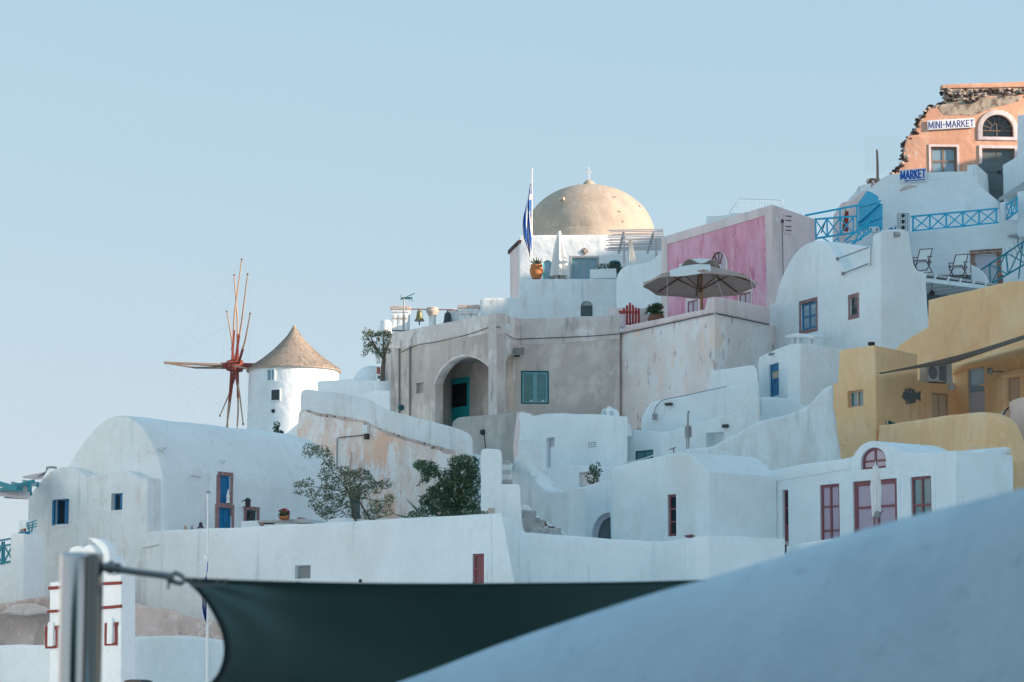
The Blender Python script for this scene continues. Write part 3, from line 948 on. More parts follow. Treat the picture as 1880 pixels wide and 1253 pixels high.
# terrace in front of the church
plT = PL(880, 124.2, 1134, 124)
th_ = thing('church_terrace', 'white retaining wall with small arched hatch below the church', 'wall', W(1010, 600, 124))
ar = plT.rc(1066, 553, 1088, 581)
slab('wall', plT, [(880, 610), (881, 551), (889, 548), (950, 546.5), (953, 534), (965, 531), (966, 513), (1134, 512), (1134, 610)], 3.3, WH2, th_, [(archp(ar, .22), .35)], 0, .05)
slab('hatch_door', plT, [(1067, 580), (1067, 560), (1087, 560), (1087, 580)], .33, DGREY, th_, (), .29, 0, 0)
wall_thing('curved_wall', 'white wall sweeping up in a curve beside the pergola', PL(1130, 121.0, 1216, 119.0), cr([(1132, 514), (1135, 503), (1143, 493), (1156, 487), (1180, 484), (1196, 479), (1206, 470), (1216, 462)], 4) + [(1222, 462), (1222, 615), (1132, 615)], .6, WH)

def pergola():
    # flat slatted roof beside the church, on posts hung with white cloth
    t = thing('slat_pergola', 'silvered slat pergola roof with white curtain beside the church', 'pergola', W(1165, 500, 124.5))
    za = W(1160, 437, 123.6).z
    y0, y1 = 121.6, 127.2
    n = 13
    for k in range(n):
        Y = y0 + (y1 - y0) * k / (n - 1)
        xl = W(1110 + (k * 37 % 11) + (0 if k > 3 else 6), 450, Y).x; xr = W(1214, 450, Y).x
        MB().beam((xl, Y, za + .02 * math.sin(k * 2.3)), (xr + .1, Y, za + .05), .10, .04).build('slat', GREYW, t, 0)
    for px in (1145, 1200):
        a = W(px, 450, y0).x
        beam('joist', (a, y0 + .1, za - .09), (a, y1, za - .09), .09, .10, GREYW, t)
    for px, Y in ((1146, y0 + .4), (1205, y0 + 2)):
        p = W(px, 500, Y)
        beam('post', (p.x, Y, za - 2.4), (p.x, Y, za - .12), .09, .09, GREYW, t, Vector((0, 1, 0)))
    # curtain tied to the post
    p = W(1158, 470, 121.9)
    V = []; F = []
    nu, nv = 14, 8
    top = W(1157, 440, 121.9); 
    for j in range(nv + 1):
        v = j / nv
        wd = .10 + .30 * v
        for i in range(nu + 1):
            u = i / nu - .5
            V.append((top.x + u * 2 * wd * .5 + .10 * v, 121.9 + .04 * math.sin(i * 2.2), top.z - v * 1.0))
    for j in range(nv):
        for i in range(nu):
            a = j * (nu + 1) + i
            F.append((a, a + 1, a + nu + 2, a + nu + 1))
    mk('curtain', V, F, CLOTHW, t, 60, False)
pergola()

def closed_parasol(px, ytop, ybot, Y, label, wide=15.5, lean=0.0, twist=False):
    b = W(px, ybot, Y); top = W(px, ytop, Y)
    H = top.z - b.z
    t = thing('closed_parasol', label, 'parasol', (b.x, b.y, b.z - .5))
    MB().tube([(b.x, b.y, b.z - .5), (b.x, b.y, top.z - .05)], .03, 8).build('pole', METALG, t, 40)
    V = []; F = []; n = 32; m = 14
    wr = wide / FPX * Y
    for j in range(m + 1):
        v = j / m
        if twist: r = wr * (.6 + .4 * min(1, v * 5)) * (1 - .06 * math.sin(v * 11)) * (1 - .25 * max(0, v - .8) / .2)
        else: r = wr * (.16 + .84 * (v ** .8))
        for i in range(n):
            a = 2 * math.pi * i / n
            k = 1 + .22 * math.cos(8 * a + (v * 3 if twist else 0)) * min(1, v * 3)
            V.append((b.x + r * k * math.cos(a), b.y + r * k * math.sin(a), top.z - .02 - v * H * .94))
    for j in range(m):
        for i in range(n):
            i2 = (i + 1) % n
            F.append((j * n + i, j * n + i2, (j + 1) * n + i2, (j + 1) * n + i))
    F.append(tuple(range(n)))
    mk('canopy', V, F, CLOTHW, t, 60)
    lathe('cap', (b.x, b.y, top.z - .32 * H / 2.0), [(wr * .42, 0), (wr * .34, .12), (wr * .22, .22), (wr * .1, .3), (.02, .33)], CLOTHW, t, 16)
    return t
closed_parasol(1027, 424, 512, 125.2, 'closed white parasol standing on the church terrace', 15)

def potted(name, label, px, py, Y, r, h, pmat, lm, lr, ln, ls, seed, cat='potted plant', flowers=None, spiky=False, group=None):
    b = W(px, py, Y)
    t = thing(name, label, cat, b, group)
    lathe('pot', b, [(r * .62, 0), (r * .9, h * .35), (r, h * .6), (r * .82, h * .88), (r * .88, h), (r * .74, h), (r * .7, h * .9)], pmat, t, 20)
    if spiky:
        rnd = random.Random(seed)
        for k in range(ln):
            a = 6.28 * k / ln + rnd.uniform(-.2, .2); e = rnd.uniform(.5, 1.3)
            d = Vector((math.cos(a) * math.cos(e), math.sin(a) * math.cos(e), math.sin(e)))
            p0 = b + Vector((0, 0, h * .9))
            MB().tube([p0, p0 + d * lr * .5, p0 + d * lr + Vector((0, 0, -.1 * lr * math.cos(e)))], [ls * .7, ls, .004], 5).build('leaf', AGAVEM, t, 40)
    else:
        cl = [(b + Vector((random.Random(seed + k).uniform(-.6, .6) * lr[0], random.Random(seed + k + 50).uniform(-.6, .6) * lr[1], h + lr[2] * random.Random(seed + k + 90).uniform(.2, 1.5))), (lr[0] * .5, lr[1] * .5, lr[2] * .5), ln // 10) for k in range(10)]
        leaves('foliage', cl, ls, lm, t, seed, 1.8)
        if flowers:
            rnd = random.Random(seed + 1)
            leaves('flowers', [(b + Vector((0, 0, h + lr[2])), (lr[0] * .9, lr[1] * .9, lr[2] * .9), flowers)], ls * .9, FLOWER, t, seed + 2, 1.2)
    return t
potted('agave_pot', 'terracotta jar with spiky aloe on the church terrace', 985, 512, 124.3, .31, .62, TERRA, None, .46, 11, .045, 11, spiky=True)
def planter():
    b = W(1107, 512, 124.4)
    t = thing('planter_box', 'white planter box with a dark bush on the church terrace', 'planter', b)
    pl = PL(1080, 124.4, 1135, 124.3)
    slab('box', pl, [(1083, 512), (1083, 495), (1131, 493), (1131, 511)], .5, WH, t, (), 0, .03)
    for x in (1093, 1121): slab('foot', pl, [(x - 2, 514.5), (x - 2, 510.5), (x + 2, 510.5), (x + 2, 514.5)], .4, CONC, t, (), .05, 0, 0)
    leaves('foliage', [(pl.pt(*pl.sz(x, y), .25), (.28, .25, .16), 150) for x, y in ((1103, 490), (1113, 488), (1123, 486), (1132, 489), (1138, 494))], .07, OLIVE2, t, 21, 1.8)
planter()
leaves_t = thing('trailing_plant', 'grey trailing plant along the terrace edge below the closed parasol', 'plant', W(1026, 511, 124.6))
leaves('foliage', [(W(x, 509.5, 124.5), (.16, .12, .08), 36) for x in (1014, 1022, 1030, 1038)], .06, OLIVE1, leaves_t, 22, 1.8)
rnd0 = random.Random(2)
MB().tube([W(1012, 512, 124.4), W(1026, 510.5, 124.4), W(1041, 512, 124.4)], .02, 6).build('stem', BARK, leaves_t, 40)

def flag(name, label, px, ytop, ybot, Y, fx, ft, fb, wpx, seed, polew=.035):
    """limp striped flag on a pole: cloth hangs in folds along the pole"""
    top = W(px, ytop, Y); bot = W(px, ybot, Y)
    t = thing(name, label, 'flag', (bot.x, bot.y, bot.z))
    MB().tube([(bot.x, bot.y, bot.z), (top.x, top.y, top.z)], [polew, polew * .7], 10).build('pole', FWHITE, t, 40)
    lathe('finial', (top.x, top.y, top.z), [(.02, 0), (.05, .04), (.05, .08), (.01, .12)], FWHITE, t, 10)
    a = W(fx, ft, Y); b = W(fx, fb, Y)
    nu, nv = 34, 40
    V = []; F = []; MI = []
    wd = wpx / FPX * Y
    for j in range(nv + 1):
        v = j / nv
        for i in range(nu + 1):
            u = i / nu
            # gathered width grows downwards, folds are pleats in depth
            env = .12 + .88 * math.sin(min(1, v * 1.25) * math.pi * .62) ** 1.1
            env *= (1 - .55 * max(0, v - .8) / .2)
            x = -u * wd * env + .06 * wd * math.sin(9 * v + 5 * u + seed)
            yy = .16 * math.sin(u * 13 + v * 3 + seed) * (.3 + .7 * v) 
            z = a.z + (b.z - a.z) * (v * (1 - .10 * u) ) - .28 * u * (a.z - b.z) * (1 - v) * .35
            V.append((bot.x - polew + x, Y + yy, z))
    for j in range(nv):
        for i in range(nu):
            k = j * (nu + 1) + i
            F.append((k, k + 1, k + nu + 2, k + nu + 1))
            u = i / nu; v = j / nv
            # stripes run along the fly; hanging limp they slant steeply
            w_ = (v * .62 + u * .55)
            s = int(w_ * 8 + .5) % 2
            if v < .40 and u < .5: s = 0 if (abs(v - .20) > .045 and abs(u - .25) > .07) else 1
            MI.append(s)
    o = mk('cloth', V, F, [FBLUE, FWHITE], t, 70, False)
    for p, m in zip(o.data.polygons, MI): p.material_index = m
    return t
flag('greek_flag', 'blue and white striped flag hanging limp left of the dome', 976.5, 314, 478, 127.2, 977, 330, 476, 15, 1.0)

# ================================================================== bells on the grey house roof
def bellgroup():
    Y = 118.0
    def pillar(name, label, x0, x1, y0, yb, Yq):
        pl = PL(x0, Yq, x1, Yq - .05)
        t = thing(name, label, 'pillar', W((x0 + x1) / 2, yb, Yq))
        s0, zb, s1, zt = pl.rc(x0, y0, x1, yb)
        w = s1 - s0; h = zt - zb
        slab('shaft', pl, rect((s0 + .03, zb, s1 - .03, zt - .10)), .55, WH2, t, (), .04, .02, .006, False)
        slab('capital', pl, rect((s0 - .02, zt - .14, s1 + .02, zt)), .62, STONEL, t, (), -.02, .015, .006, False)
        slab('capital_band', pl, rect((s0, zt - .26, s1, zt - .18)), .6, WH2, t, (), 0, .012, .004, False)
        n = 3
        for k in range(n):
            a = s0 + .06 + (w - .12) * (k + .12) / n; b = s0 + .06 + (w - .12) * (k + .88) / n
            slab('flute', pl, archp((a, zb + h * .12, b, zt - .36), (b - a) * .5, 8), .05, WH2, t, (), -.005, .012, 0, False)
            slab('niche_rim', pl, rect((a - .02, zb + h * .52, b + .02, zb + h * .57)), .05, STONEL, t, (), -.03, .006, 0, False)
        slab('foot', pl, rect((s0 - .03, zb - .3, s1 + .03, zb + h * .06)), .6, WH2, t, (), -.03, .015, .004, False)
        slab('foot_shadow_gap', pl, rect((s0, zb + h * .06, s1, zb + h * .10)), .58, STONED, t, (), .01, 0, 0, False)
    pillar('bell_pillar', 'ornate sunlit white pillar left of the green bell', 717, 751.5, 562, 612, Y)
    pillar('bell_pillar', 'ornate white pillar right of the dark bell', 841, 879, 560, 598, Y - 1)
    # brickish round column with capital
    t = thing('column', 'round white column with flared capital between the two bells', 'column', W(794, 610, Y))
    b = W(794, 604, Y)
    zc = W(794, 565, Y).z - b.z
    lathe('shaft', b + Vector((0, 0, -.4)), [(.15, 0), (.145, .4 + zc * .6)], WH2, t, 20)
    lathe('capital', b, [(.15, zc * .58), (.24, zc * .74), (.27, zc * .80), (.27, zc * .86), (.24, zc * .88), (.25, zc * .97), (.22, zc)], STONEL, t, 20)
    t = thing('round_pier', 'small sunlit pale pier behind the dark bell', 'pier', W(834, 600, Y + .5))
    lathe('shaft', W(834, 600, Y + .5), [(.30, -.3), (.30, .62), (.26, .72), (.1, .74)], WH2, t, 18)
    zbar = W(790, 567.5, Y).z
    t = thing('bell_bar', 'thin iron bar carrying the two bells', 'bar', W(790, 567.5, Y))
    MB().tube([(W(751, 567, Y).x, Y + .2, zbar + .02), (W(842, 568, Y).x, Y + .1, zbar - .03)], .022, 8).build('rod', WOODR, t, 40)
    def bell(px, y0, y1, wpx, mat, label, clap):
        top = W(px, y0, Y - .05); bot = W(px, y1, Y - .05)
        H = top.z - bot.z; r = wpx / 2 / FPX * Y
        t = thing('bell', label, 'bell', bot, 'church bells on the roof')
        prof = [(r, 0), (r * .97, H * .05), (r * .78, H * .16), (r * .62, H * .34), (r * .55, H * .58), (r * .5, H * .72), (r * .36, H * .80), (r * .1, H * .84), (.01, H * .84)]
        lathe('body', bot, prof, mat, t, 28)
        MB().tube([bot + Vector((0, 0, H * .82)), bot + Vector((0, 0, H * .98))], [.05, .03], 8).build('crown', mat, t, 40)
        if clap: MB().tube([bot + Vector((0, 0, H * .2)), bot + Vector((0, 0, -.16))], [.012, .028], 8).build('clapper', METALD, t, 40)
    bell(770, 566, 590, 19, BRONZE, 'green bronze bell with clapper left of the round column', True)
    bell(822, 568, 600, 24, BRONZE2, 'dark bell with wide skirt right of the round column', False)
    # TV aerial
    Ya = 112.5
    b = W(741.5, 612, Ya); top = W(741.5, 548, Ya)
    t = thing('television_aerial', 'television aerial on a pole beside the bell pillar', 'aerial', b)
    tube('pole', [b, top], .028, METALG, t, 8)
    c = W(742, 549, Ya)
    tube('boom', [c + Vector((-.05, 0, .0)), W(761, 539, Ya + .3)], .02, TEALD, t, 6)
    tube('boom', [c + Vector((-.1, 0, .02)), c + Vector((.32, .1, .05))], .035, TEALD, t, 6)
    for (x, ya, yb) in ((734.5, 542, 551), (743, 545, 551), (752, 546, 553), (757, 547, 554)):
        p = W(x, (ya + yb) / 2, Ya)
        tube('element', [W(x - .3, ya, Ya - .05), p + Vector((.06 if x < 740 else -.03, 0, 0)), W(x + .8, yb, Ya + .1)], .012, TEALD, t, 5)
    tube('element', [W(735, 550, Ya), c, W(752, 549, Ya + .1)], .014, TEALD, t, 5)
bellgroup()

# ================================================================== mini-market house on the ridge
STONEV = []
def stone_mesh(k, mat):
    rnd = random.Random(100 + k)
    bm = bmesh.new(); bmesh.ops.create_icosphere(bm, subdivisions=1, radius=1.0)
    for v in bm.verts: v.co *= rnd.uniform(.72, 1.1)
    me = bpy.data.meshes.new('stone'); bm.to_mesh(me); bm.free()
    me.materials.append(mat); return me
for k in range(8): STONEV.append(stone_mesh(k, STONED if k < 5 else STONEL))
def stone(parent, p, r, rnd, flat=.8):
    o = bpy.data.objects.new('stone', STONEV[rnd.choice((0, 1, 2, 3, 4, 4, 5, 6, 7))])
    COL.objects.link(o); o.parent = parent
    o.location = Vector(p) - wloc(parent)
    o.scale = (r * rnd.uniform(.9, 1.4), r * rnd.uniform(.8, 1.2), r * rnd.uniform(.6, 1.0) * flat)
    o.rotation_euler = (rnd.uniform(-.3, .3), rnd.uniform(-.3, .3), rnd.uniform(0, 6))
def minimarket():
    Y = 130.0
    pl = PL(1660, Y - .2, 1880, Y + .2, 250)
    t = thing('market_house', 'crumbling orange house with exposed dark stones and arched window', 'house', W(1770, 340, Y))
    out = [(1640, 345), (1640, 322), (1652, 309), (1661, 300), (1659.5, 283), (1662, 264), (1669, 250), (1683, 247), (1681, 234), (1690, 220), (1697, 212), (1704, 200), (1712, 195), (1737, 192), (1737, 172), (1731, 160), (1730, 156), (1905, 150), (1905, 345)]
    aw = pl.rc(1803, 211, 1860, 252); w1 = pl.rc(1709, 270, 1757, 330); w2 = pl.rc(1803, 273, 1863, 330)
    slab('wall', pl, out, 4.5, ORANGE, t, [(archp(aw, 29 / FPX * Y, 16), .28), (rect(w1), .25), (rect(w2), .28)], 0, .04, .04, True, 3, .18, 'view')
    # top cornice
    slab('cornice', pl, [(1729, 163), (1729, 156.5), (1905, 150), (1905, 161)], .4, ORANGE, t, (), -.10, .02, .01)
    # band where the render has fallen and rubble shows: mortar bed with single stones
    slab('rubble_core', pl, [(1733, 168), (1733, 164), (1905, 162), (1905, 172), (1846, 176), (1812, 174), (1788, 181), (1776, 188), (1752, 191), (1738, 190)], .1, RUBBLE, t, (), -.035, .03, .03, True, 2, .12)
    slab('lime_patch', pl, cr([(1735, 192), (1750, 184), (1770, 188), (1790, 180), (1830, 178), (1870, 176), (1872, 184), (1850, 192), (1820, 200), (1795, 210), (1780, 214), (1762, 212), (1735, 212), (1728, 206), (1722, 196), (1735, 192)], 4)[:-1], .1, RUBBLE, t, (), -.015, .012, .03, True, 1, .15)
    rnd = random.Random(8)
    for k in range(120):
        x = rnd.uniform(1734, 1900); y = 165 + rnd.random() * (9 if x > 1800 else 22) * (1 if x < 1790 else .9)
        if x > 1800 and rnd.random() < .2: y += rnd.uniform(0, 8)
        stone(t, pl.pt(*pl.sz(x, y), -.06), rnd.uniform(.07, .13), rnd)
    edge = [(1640, 320), (1647, 313), (1652, 308), (1656, 302), (1661, 296), (1660, 287), (1661, 276), (1663, 265), (1667, 256), (1673, 250), (1682, 246), (1682, 238), (1684, 230), (1689, 222), (1694, 215), (1699, 208), (1706, 199), (1712, 195), (1720, 193), (1729, 191), (1736, 185), (1735, 176), (1733, 168)]
    for (x, y) in edge:
        for j in range(5):
            stone(t, pl.pt(*pl.sz(x + rnd.uniform(-3, 6), y + rnd.uniform(-4, 4)), rnd.uniform(-.02, .5)), rnd.uniform(.08, .17), rnd)
    # arched window with pale surround
    s0, z0, s1, z1 = aw
    ow = .22
    o_ = archp((s0 - ow, z0 - .16, s1 + ow, z1 + ow), 29 / FPX * Y + ow * .95, 18)
    slab('arch_surround', pl, o_, .02, PALEP, t, [(archp(aw, 29 / FPX * Y, 16), None)], -.07, .02, 0, False)
    f = slab('window', pl, archp(grow(aw, -.005), 29 / FPX * Y, 16), .25, G_DARK, t, (), .20, 0, 0, False)
    c = (s0 + s1) / 2; zc = z1 - 29 / FPX * Y
    for a in (20, 48, 76, 104, 132, 160):
        d = Vector((math.cos(R(a)), math.sin(R(a))))
        p = pl.pt(c + d.x * .30, zc + d.y * .30, .18); q = pl.pt(c + d.x * .72, zc + d.y * .70, .18)
        beam('glazing_bar', p, q, .03, .03, WOODO, f, pl.n)
    MB().tube([pl.pt(c + .32 * math.cos(R(a)), zc + .32 * math.sin(R(a)), .18) for a in range(0, 181, 15)], .018, 6).build('glazing_bar', WOODO, f, 40)
    pbox('glazing_bar', pl, (c - .02, z0, c + .02, zc + .3), .16, .2, WOODO, f)
    pbox('glazing_bar', pl, (s0, zc - .03, s1, zc + .01), .16, .2, WOODO, f)
    # window below left: weathered casements
    band(t, pl, w1, .10, PALEP, .05, False)
    window(t, pl, w1, .2, WOODO, G_BLUE, 2, 2, .10, .10, .06, rh=[.42, .58])
    # double door below the arch
    band(t, pl, w2, .14, PALEP, .06, False)
    paneldoor(t, pl, w2, .22, WOODO, DGREY, 2, 2, .05, .05, .05, None, None, (), False)
    # sign
    sg = thing('shop_sign', 'long white sign reading MINI-MARKET on the orange house', 'sign', pl.pt(*pl.sz(1745, 240)))
    a = pl.sz(1701.5, 222); b = pl.sz(1788.5, 217.5); c_ = pl.sz(1789.5, 235); d_ = pl.sz(1702, 240)
    slab('board', pl, [a, b, c_, d_], -.08, SIGNW, sg, (), -.12, .008, 0, False)
    sl = (b[1] - a[1]) / (b[0] - a[0])
    letters(sg, 'MINI-MARKET', pl, a[0] + .06, d_[1] + .07, b[0] - .06, d_[1] + .07 + (a[1] - d_[1]) * .66, -.122, SIGNB, .15, .26, slope=sl)
    return pl
plM = minimarket()

# white retaining wall / house below the market
def upperright():
    pl = PL(1590, 119.5, 1840, 117.5, 350)
    t = thing('stepped_wall', 'tall white retaining wall below the orange market house', 'wall', W(1720, 430, 118))
    out = cr([(1592, 352), (1603, 341), (1614, 331), (1625, 324), (1637, 320), (1660, 317)], 3) + [(1775, 315), (1776, 303), (1793, 302), (1794, 335)] + cr([(1795, 337), (1812, 352), (1834, 371)], 3) + [(1840, 470), (1575, 470), (1575, 410), (1585, 370)]
    slab('wall', pl, out, 3.0, WH, t, (), 0, .05, .03)
    slab('bare_patch', pl, cr([(1652, 350), (1658, 344), (1668, 340), (1678, 341), (1685, 343), (1672, 346), (1660, 350), (1652, 352), (1652, 350)], 3)[:-1], .03, ROCK, t, (), -.02, .015, .02, True, 1, .1)
    slab('repair_patch', pl, [(1706, 330), (1706, 318), (1734, 318), (1734, 329)], .02, WH, t, (), -.025, .01, .006)
    # market arrow sign
    sg = thing('market_sign', 'small white sign reading MARKET with an arrow', 'sign', pl.pt(*pl.sz(1677, 337)))
    q = pl
    a = q.sz(1652.5, 313.5); b = q.sz(1701, 309.5); c = q.sz(1702.5, 333.5); d = q.sz(1653, 337)
    slab('board', q, [a, b, c, d], -.06, SIGNW, sg, (), -.10, .006, 0, False)
    sl = (b[1] - a[1]) / (b[0] - a[0])
    hgt = a[1] - d[1]
    letters(sg, 'MARKET', q, a[0] + .05, d[1] + hgt * .26, b[0] - .04, d[1] + hgt * .90, -.102, SIGNB2, .19, .30, slope=sl)
    x0 = a[0] + .16; x1 = b[0] - .05; zz = d[1] + hgt * .12
    slab('arrow', q, [(x0, zz), (x0 + .16, zz + .05), (x0 + .16, zz + .022), (x1, zz + .022 + sl * (x1 - x0)), (x1, zz - .022 + sl * (x1 - x0)), (x0 + .16, zz - .022), (x0 + .16, zz - .05)], -.102, SIGNB2, sg, (), -.106, 0, 0, False)
    # grey arched door in the passage to the right
    p2 = PL(1790, 120.5, 1845, 120.0, 330)
    dt = thing('arched_gate', 'grey green arched gate between white walls below the market', 'gate', W(1818, 366, 120.2))
    slab('leaf', p2, [(1796, 366)] + cr([(1796, 303), (1803, 299), (1818, 296.5), (1833, 299), (1840, 303)], 4) + [(1842, 372)], .10, DGREY, dt, (), 0, .01, 0)
    slab('rail', p2, [(1796, 314), (1796, 317), (1831, 316), (1831, 313)], .02, DGREY, dt, (), -.03, 0, 0)
    slab('rail', p2, [(1821, 352), (1821, 350), (1841, 350), (1841, 352)], .02, DGREY, dt, (), -.03, 0, 0)
    slab('latch', p2, [(1831, 319), (1831, 314), (1839, 314), (1839, 319)], .0, METALD, dt, (), -.05, 0, 0)
    wall_thing('white_wall', 'white wall slanting up at the right edge below the market', PL(1838, 119.4, 1905, 118, 300), [(1841, 303), (1873, 285), (1905, 268), (1905, 420), (1845, 420)], .5, WH, rough=.02)
    wall_thing('white_wall', 'tall pale wall at the right edge beside the arched window', PL(1866, 126, 1905, 125, 250), [(1868, 212), (1905, 209), (1905, 320), (1868, 320)], .5, WH)
    # dark canopy slab
    V = [W(1833, 370, 116.6), W(1842, 364, 119), W(1905, 322, 119), W(1905, 346, 115.5)]
    tp = [v + Vector((0, 0, .12)) for v in V]
    ca = tag(mk('canopy', [tuple(v) for v in V + tp], [(0, 1, 2, 3), (4, 5, 6, 7), (0, 1, 5, 4), (1, 2, 6, 5), (2, 3, 7, 6), (3, 0, 4, 7)], CONC, None, 0), 'dark grey flat canopy at the right edge above the blue rail', 'canopy')
upperright()

# terrace wall with blue railing in front of it, and the deck wall below
def terrace_right():
    pl = PL(1600, 115.5, 1840, 113.2, 420)
    t = thing('terrace_wall', 'white terrace wall with a doorway under the long blue railing', 'wall', W(1740, 530, 114))
    dr = pl.rc(1791, 468, 1831, 545)
    slab('wall', pl, [(1560, 560), (1575, 432), (1610, 426), (1670, 425.5), (1834, 410), (1836, 372), (1846, 370), (1846, 405), (1905, 398), (1905, 560)], 3.0, WH, t, [(rect(dr), .18)], 0, .05, .02)
    # brick surround: single courses
    s0, z0, s1, z1 = dr
    rnd = random.Random(4)
    for side in (0, 1):
        z = z0
        while z < z1 + .02:
            h_ = rnd.uniform(.07, .11); w_ = rnd.uniform(.17, .24)
            a = (s0 - w_, z, s0 - .0, z + h_ - .012) if side == 0 else (s1, z, s1 + w_, z + h_ - .012)
            slab('brick', pl, rect(a), .05, BRICKM, t, (), -rnd.uniform(.01, .04), .008, .006, False, 1, .1)
            z += h_
    s = s0 - .22
    for row in range(2):
        s = s0 - .22
        while s < s1 + .2:
            w_ = rnd.uniform(.25, .4)
            slab('brick', pl, rect((s, z1 + .02 + row * .11, min(s + w_, s1 + .24) - .012, z1 + .11 + row * .11)), .05, BRICKM, t, (), -rnd.uniform(.01, .04), .008, .006, False, 1, .1)
            s += w_
    paneldoor(t, pl, dr, .12, LAV, LAV, 2, 2, .08, .06, .05, [.6, .4])
    r = thing('blue_railing', 'long bright blue railing with crosses on the upper terrace', 'railing', W(1750, 425, 114.2))
    xrail(r, pl, [1675, 1706, 1736, 1766.5, 1796.5, 1828], ((1671, 397.5), (1832, 382.5)), ((1673, 424), (1834, 408.5)), .1, BLUE, .06)
    # far right rail piece
    r2 = thing('blue_railing', 'short blue railing piece at the right edge above the terrace', 'railing', W(1858, 404, 113.2))
    pr = PL(1845, 113.6, 1869, 111.5, 380)
    xrail(r2, pr, [1847, 1857, 1867], ((1846, 378), (1868, 363)), ((1847, 404), (1868, 388)), .0, BLUE, .05)
    wall_thing('white_post', 'thick white post at the right edge beside the blue railing', PL(1868, 112.5, 1905, 111.5, 380), [(1868, 352), (1905, 348), (1905, 430), (1868, 436)], .8, WH)
    # mesh speaker box
    sp = thing('wire_cage', 'square wire mesh cage at the left end of the blue railing', 'cage', W(1659, 426, 114.0))
    q = PL(1645, 114.2, 1672, 114.0, 410)
    for i in range(8):
        x = 1648 + 22 * i / 7
        a = q.sz(x, 393); b = q.sz(x, 425); tube('wire', [q.pt(*a, -.1), q.pt(*b, -.1)], .008, METALD, sp, 4)
    for i in range(11):
        y = 393 + 32 * i / 10
        a = q.sz(1648, y); b = q.sz(1670, y); tube('wire', [q.pt(*a, -.108), q.pt(*b, -.108)], .008, METALD, sp, 4)
    for y in (397, 408, 419): MB().lathe(q.pt(*q.sz(1659, y), -.1), [(.06, -.03), (.08, 0), (.06, .04)], 10, q.n).build('insulator', METALD, sp, 40)
    pb = thing('white_trough', 'little white trough with two dark holes at the blue gate', 'trough', W(1604, 424, 112.8))
    q2 = PL(1594, 112.9, 1616, 112.7, 420)
    o = slab('box', q2, [(1596, 426), (1596, 417), (1613, 416.5), (1614, 426)], .4, WH, pb, (), 0, .03)
    for x in (1599, 1610): slab('hole', q2, [(x - 1.2, 424), (x - 1.2, 419.5), (x + 1.2, 419.5), (x + 1.2, 424)], .0, HSHADE, pb, (), -.01, .003, 0)  # dark chips stand in for the shade inside the holes
    b_ = thing('blue_kite', 'small blue and grey cloth lying by the wire cage', 'cloth', W(1638, 422, 113))
    V = [W(1631, 421, 113), W(1637, 417.5, 113), W(1641, 421, 113), W(1645, 414, 113), W(1645.5, 421, 113.1), W(1638, 423, 113.2)]
    mk('sheet', [tuple(v) for v in V] + [tuple(v + Vector((0, .05, 0))) for v in V], [(0, 1, 2, 5), (2, 3, 4, 5), (6, 7, 8, 11), (8, 9, 10, 11), (0, 1, 7, 6), (3, 4, 10, 9)], BLUED, b_, 0)
terrace_right()

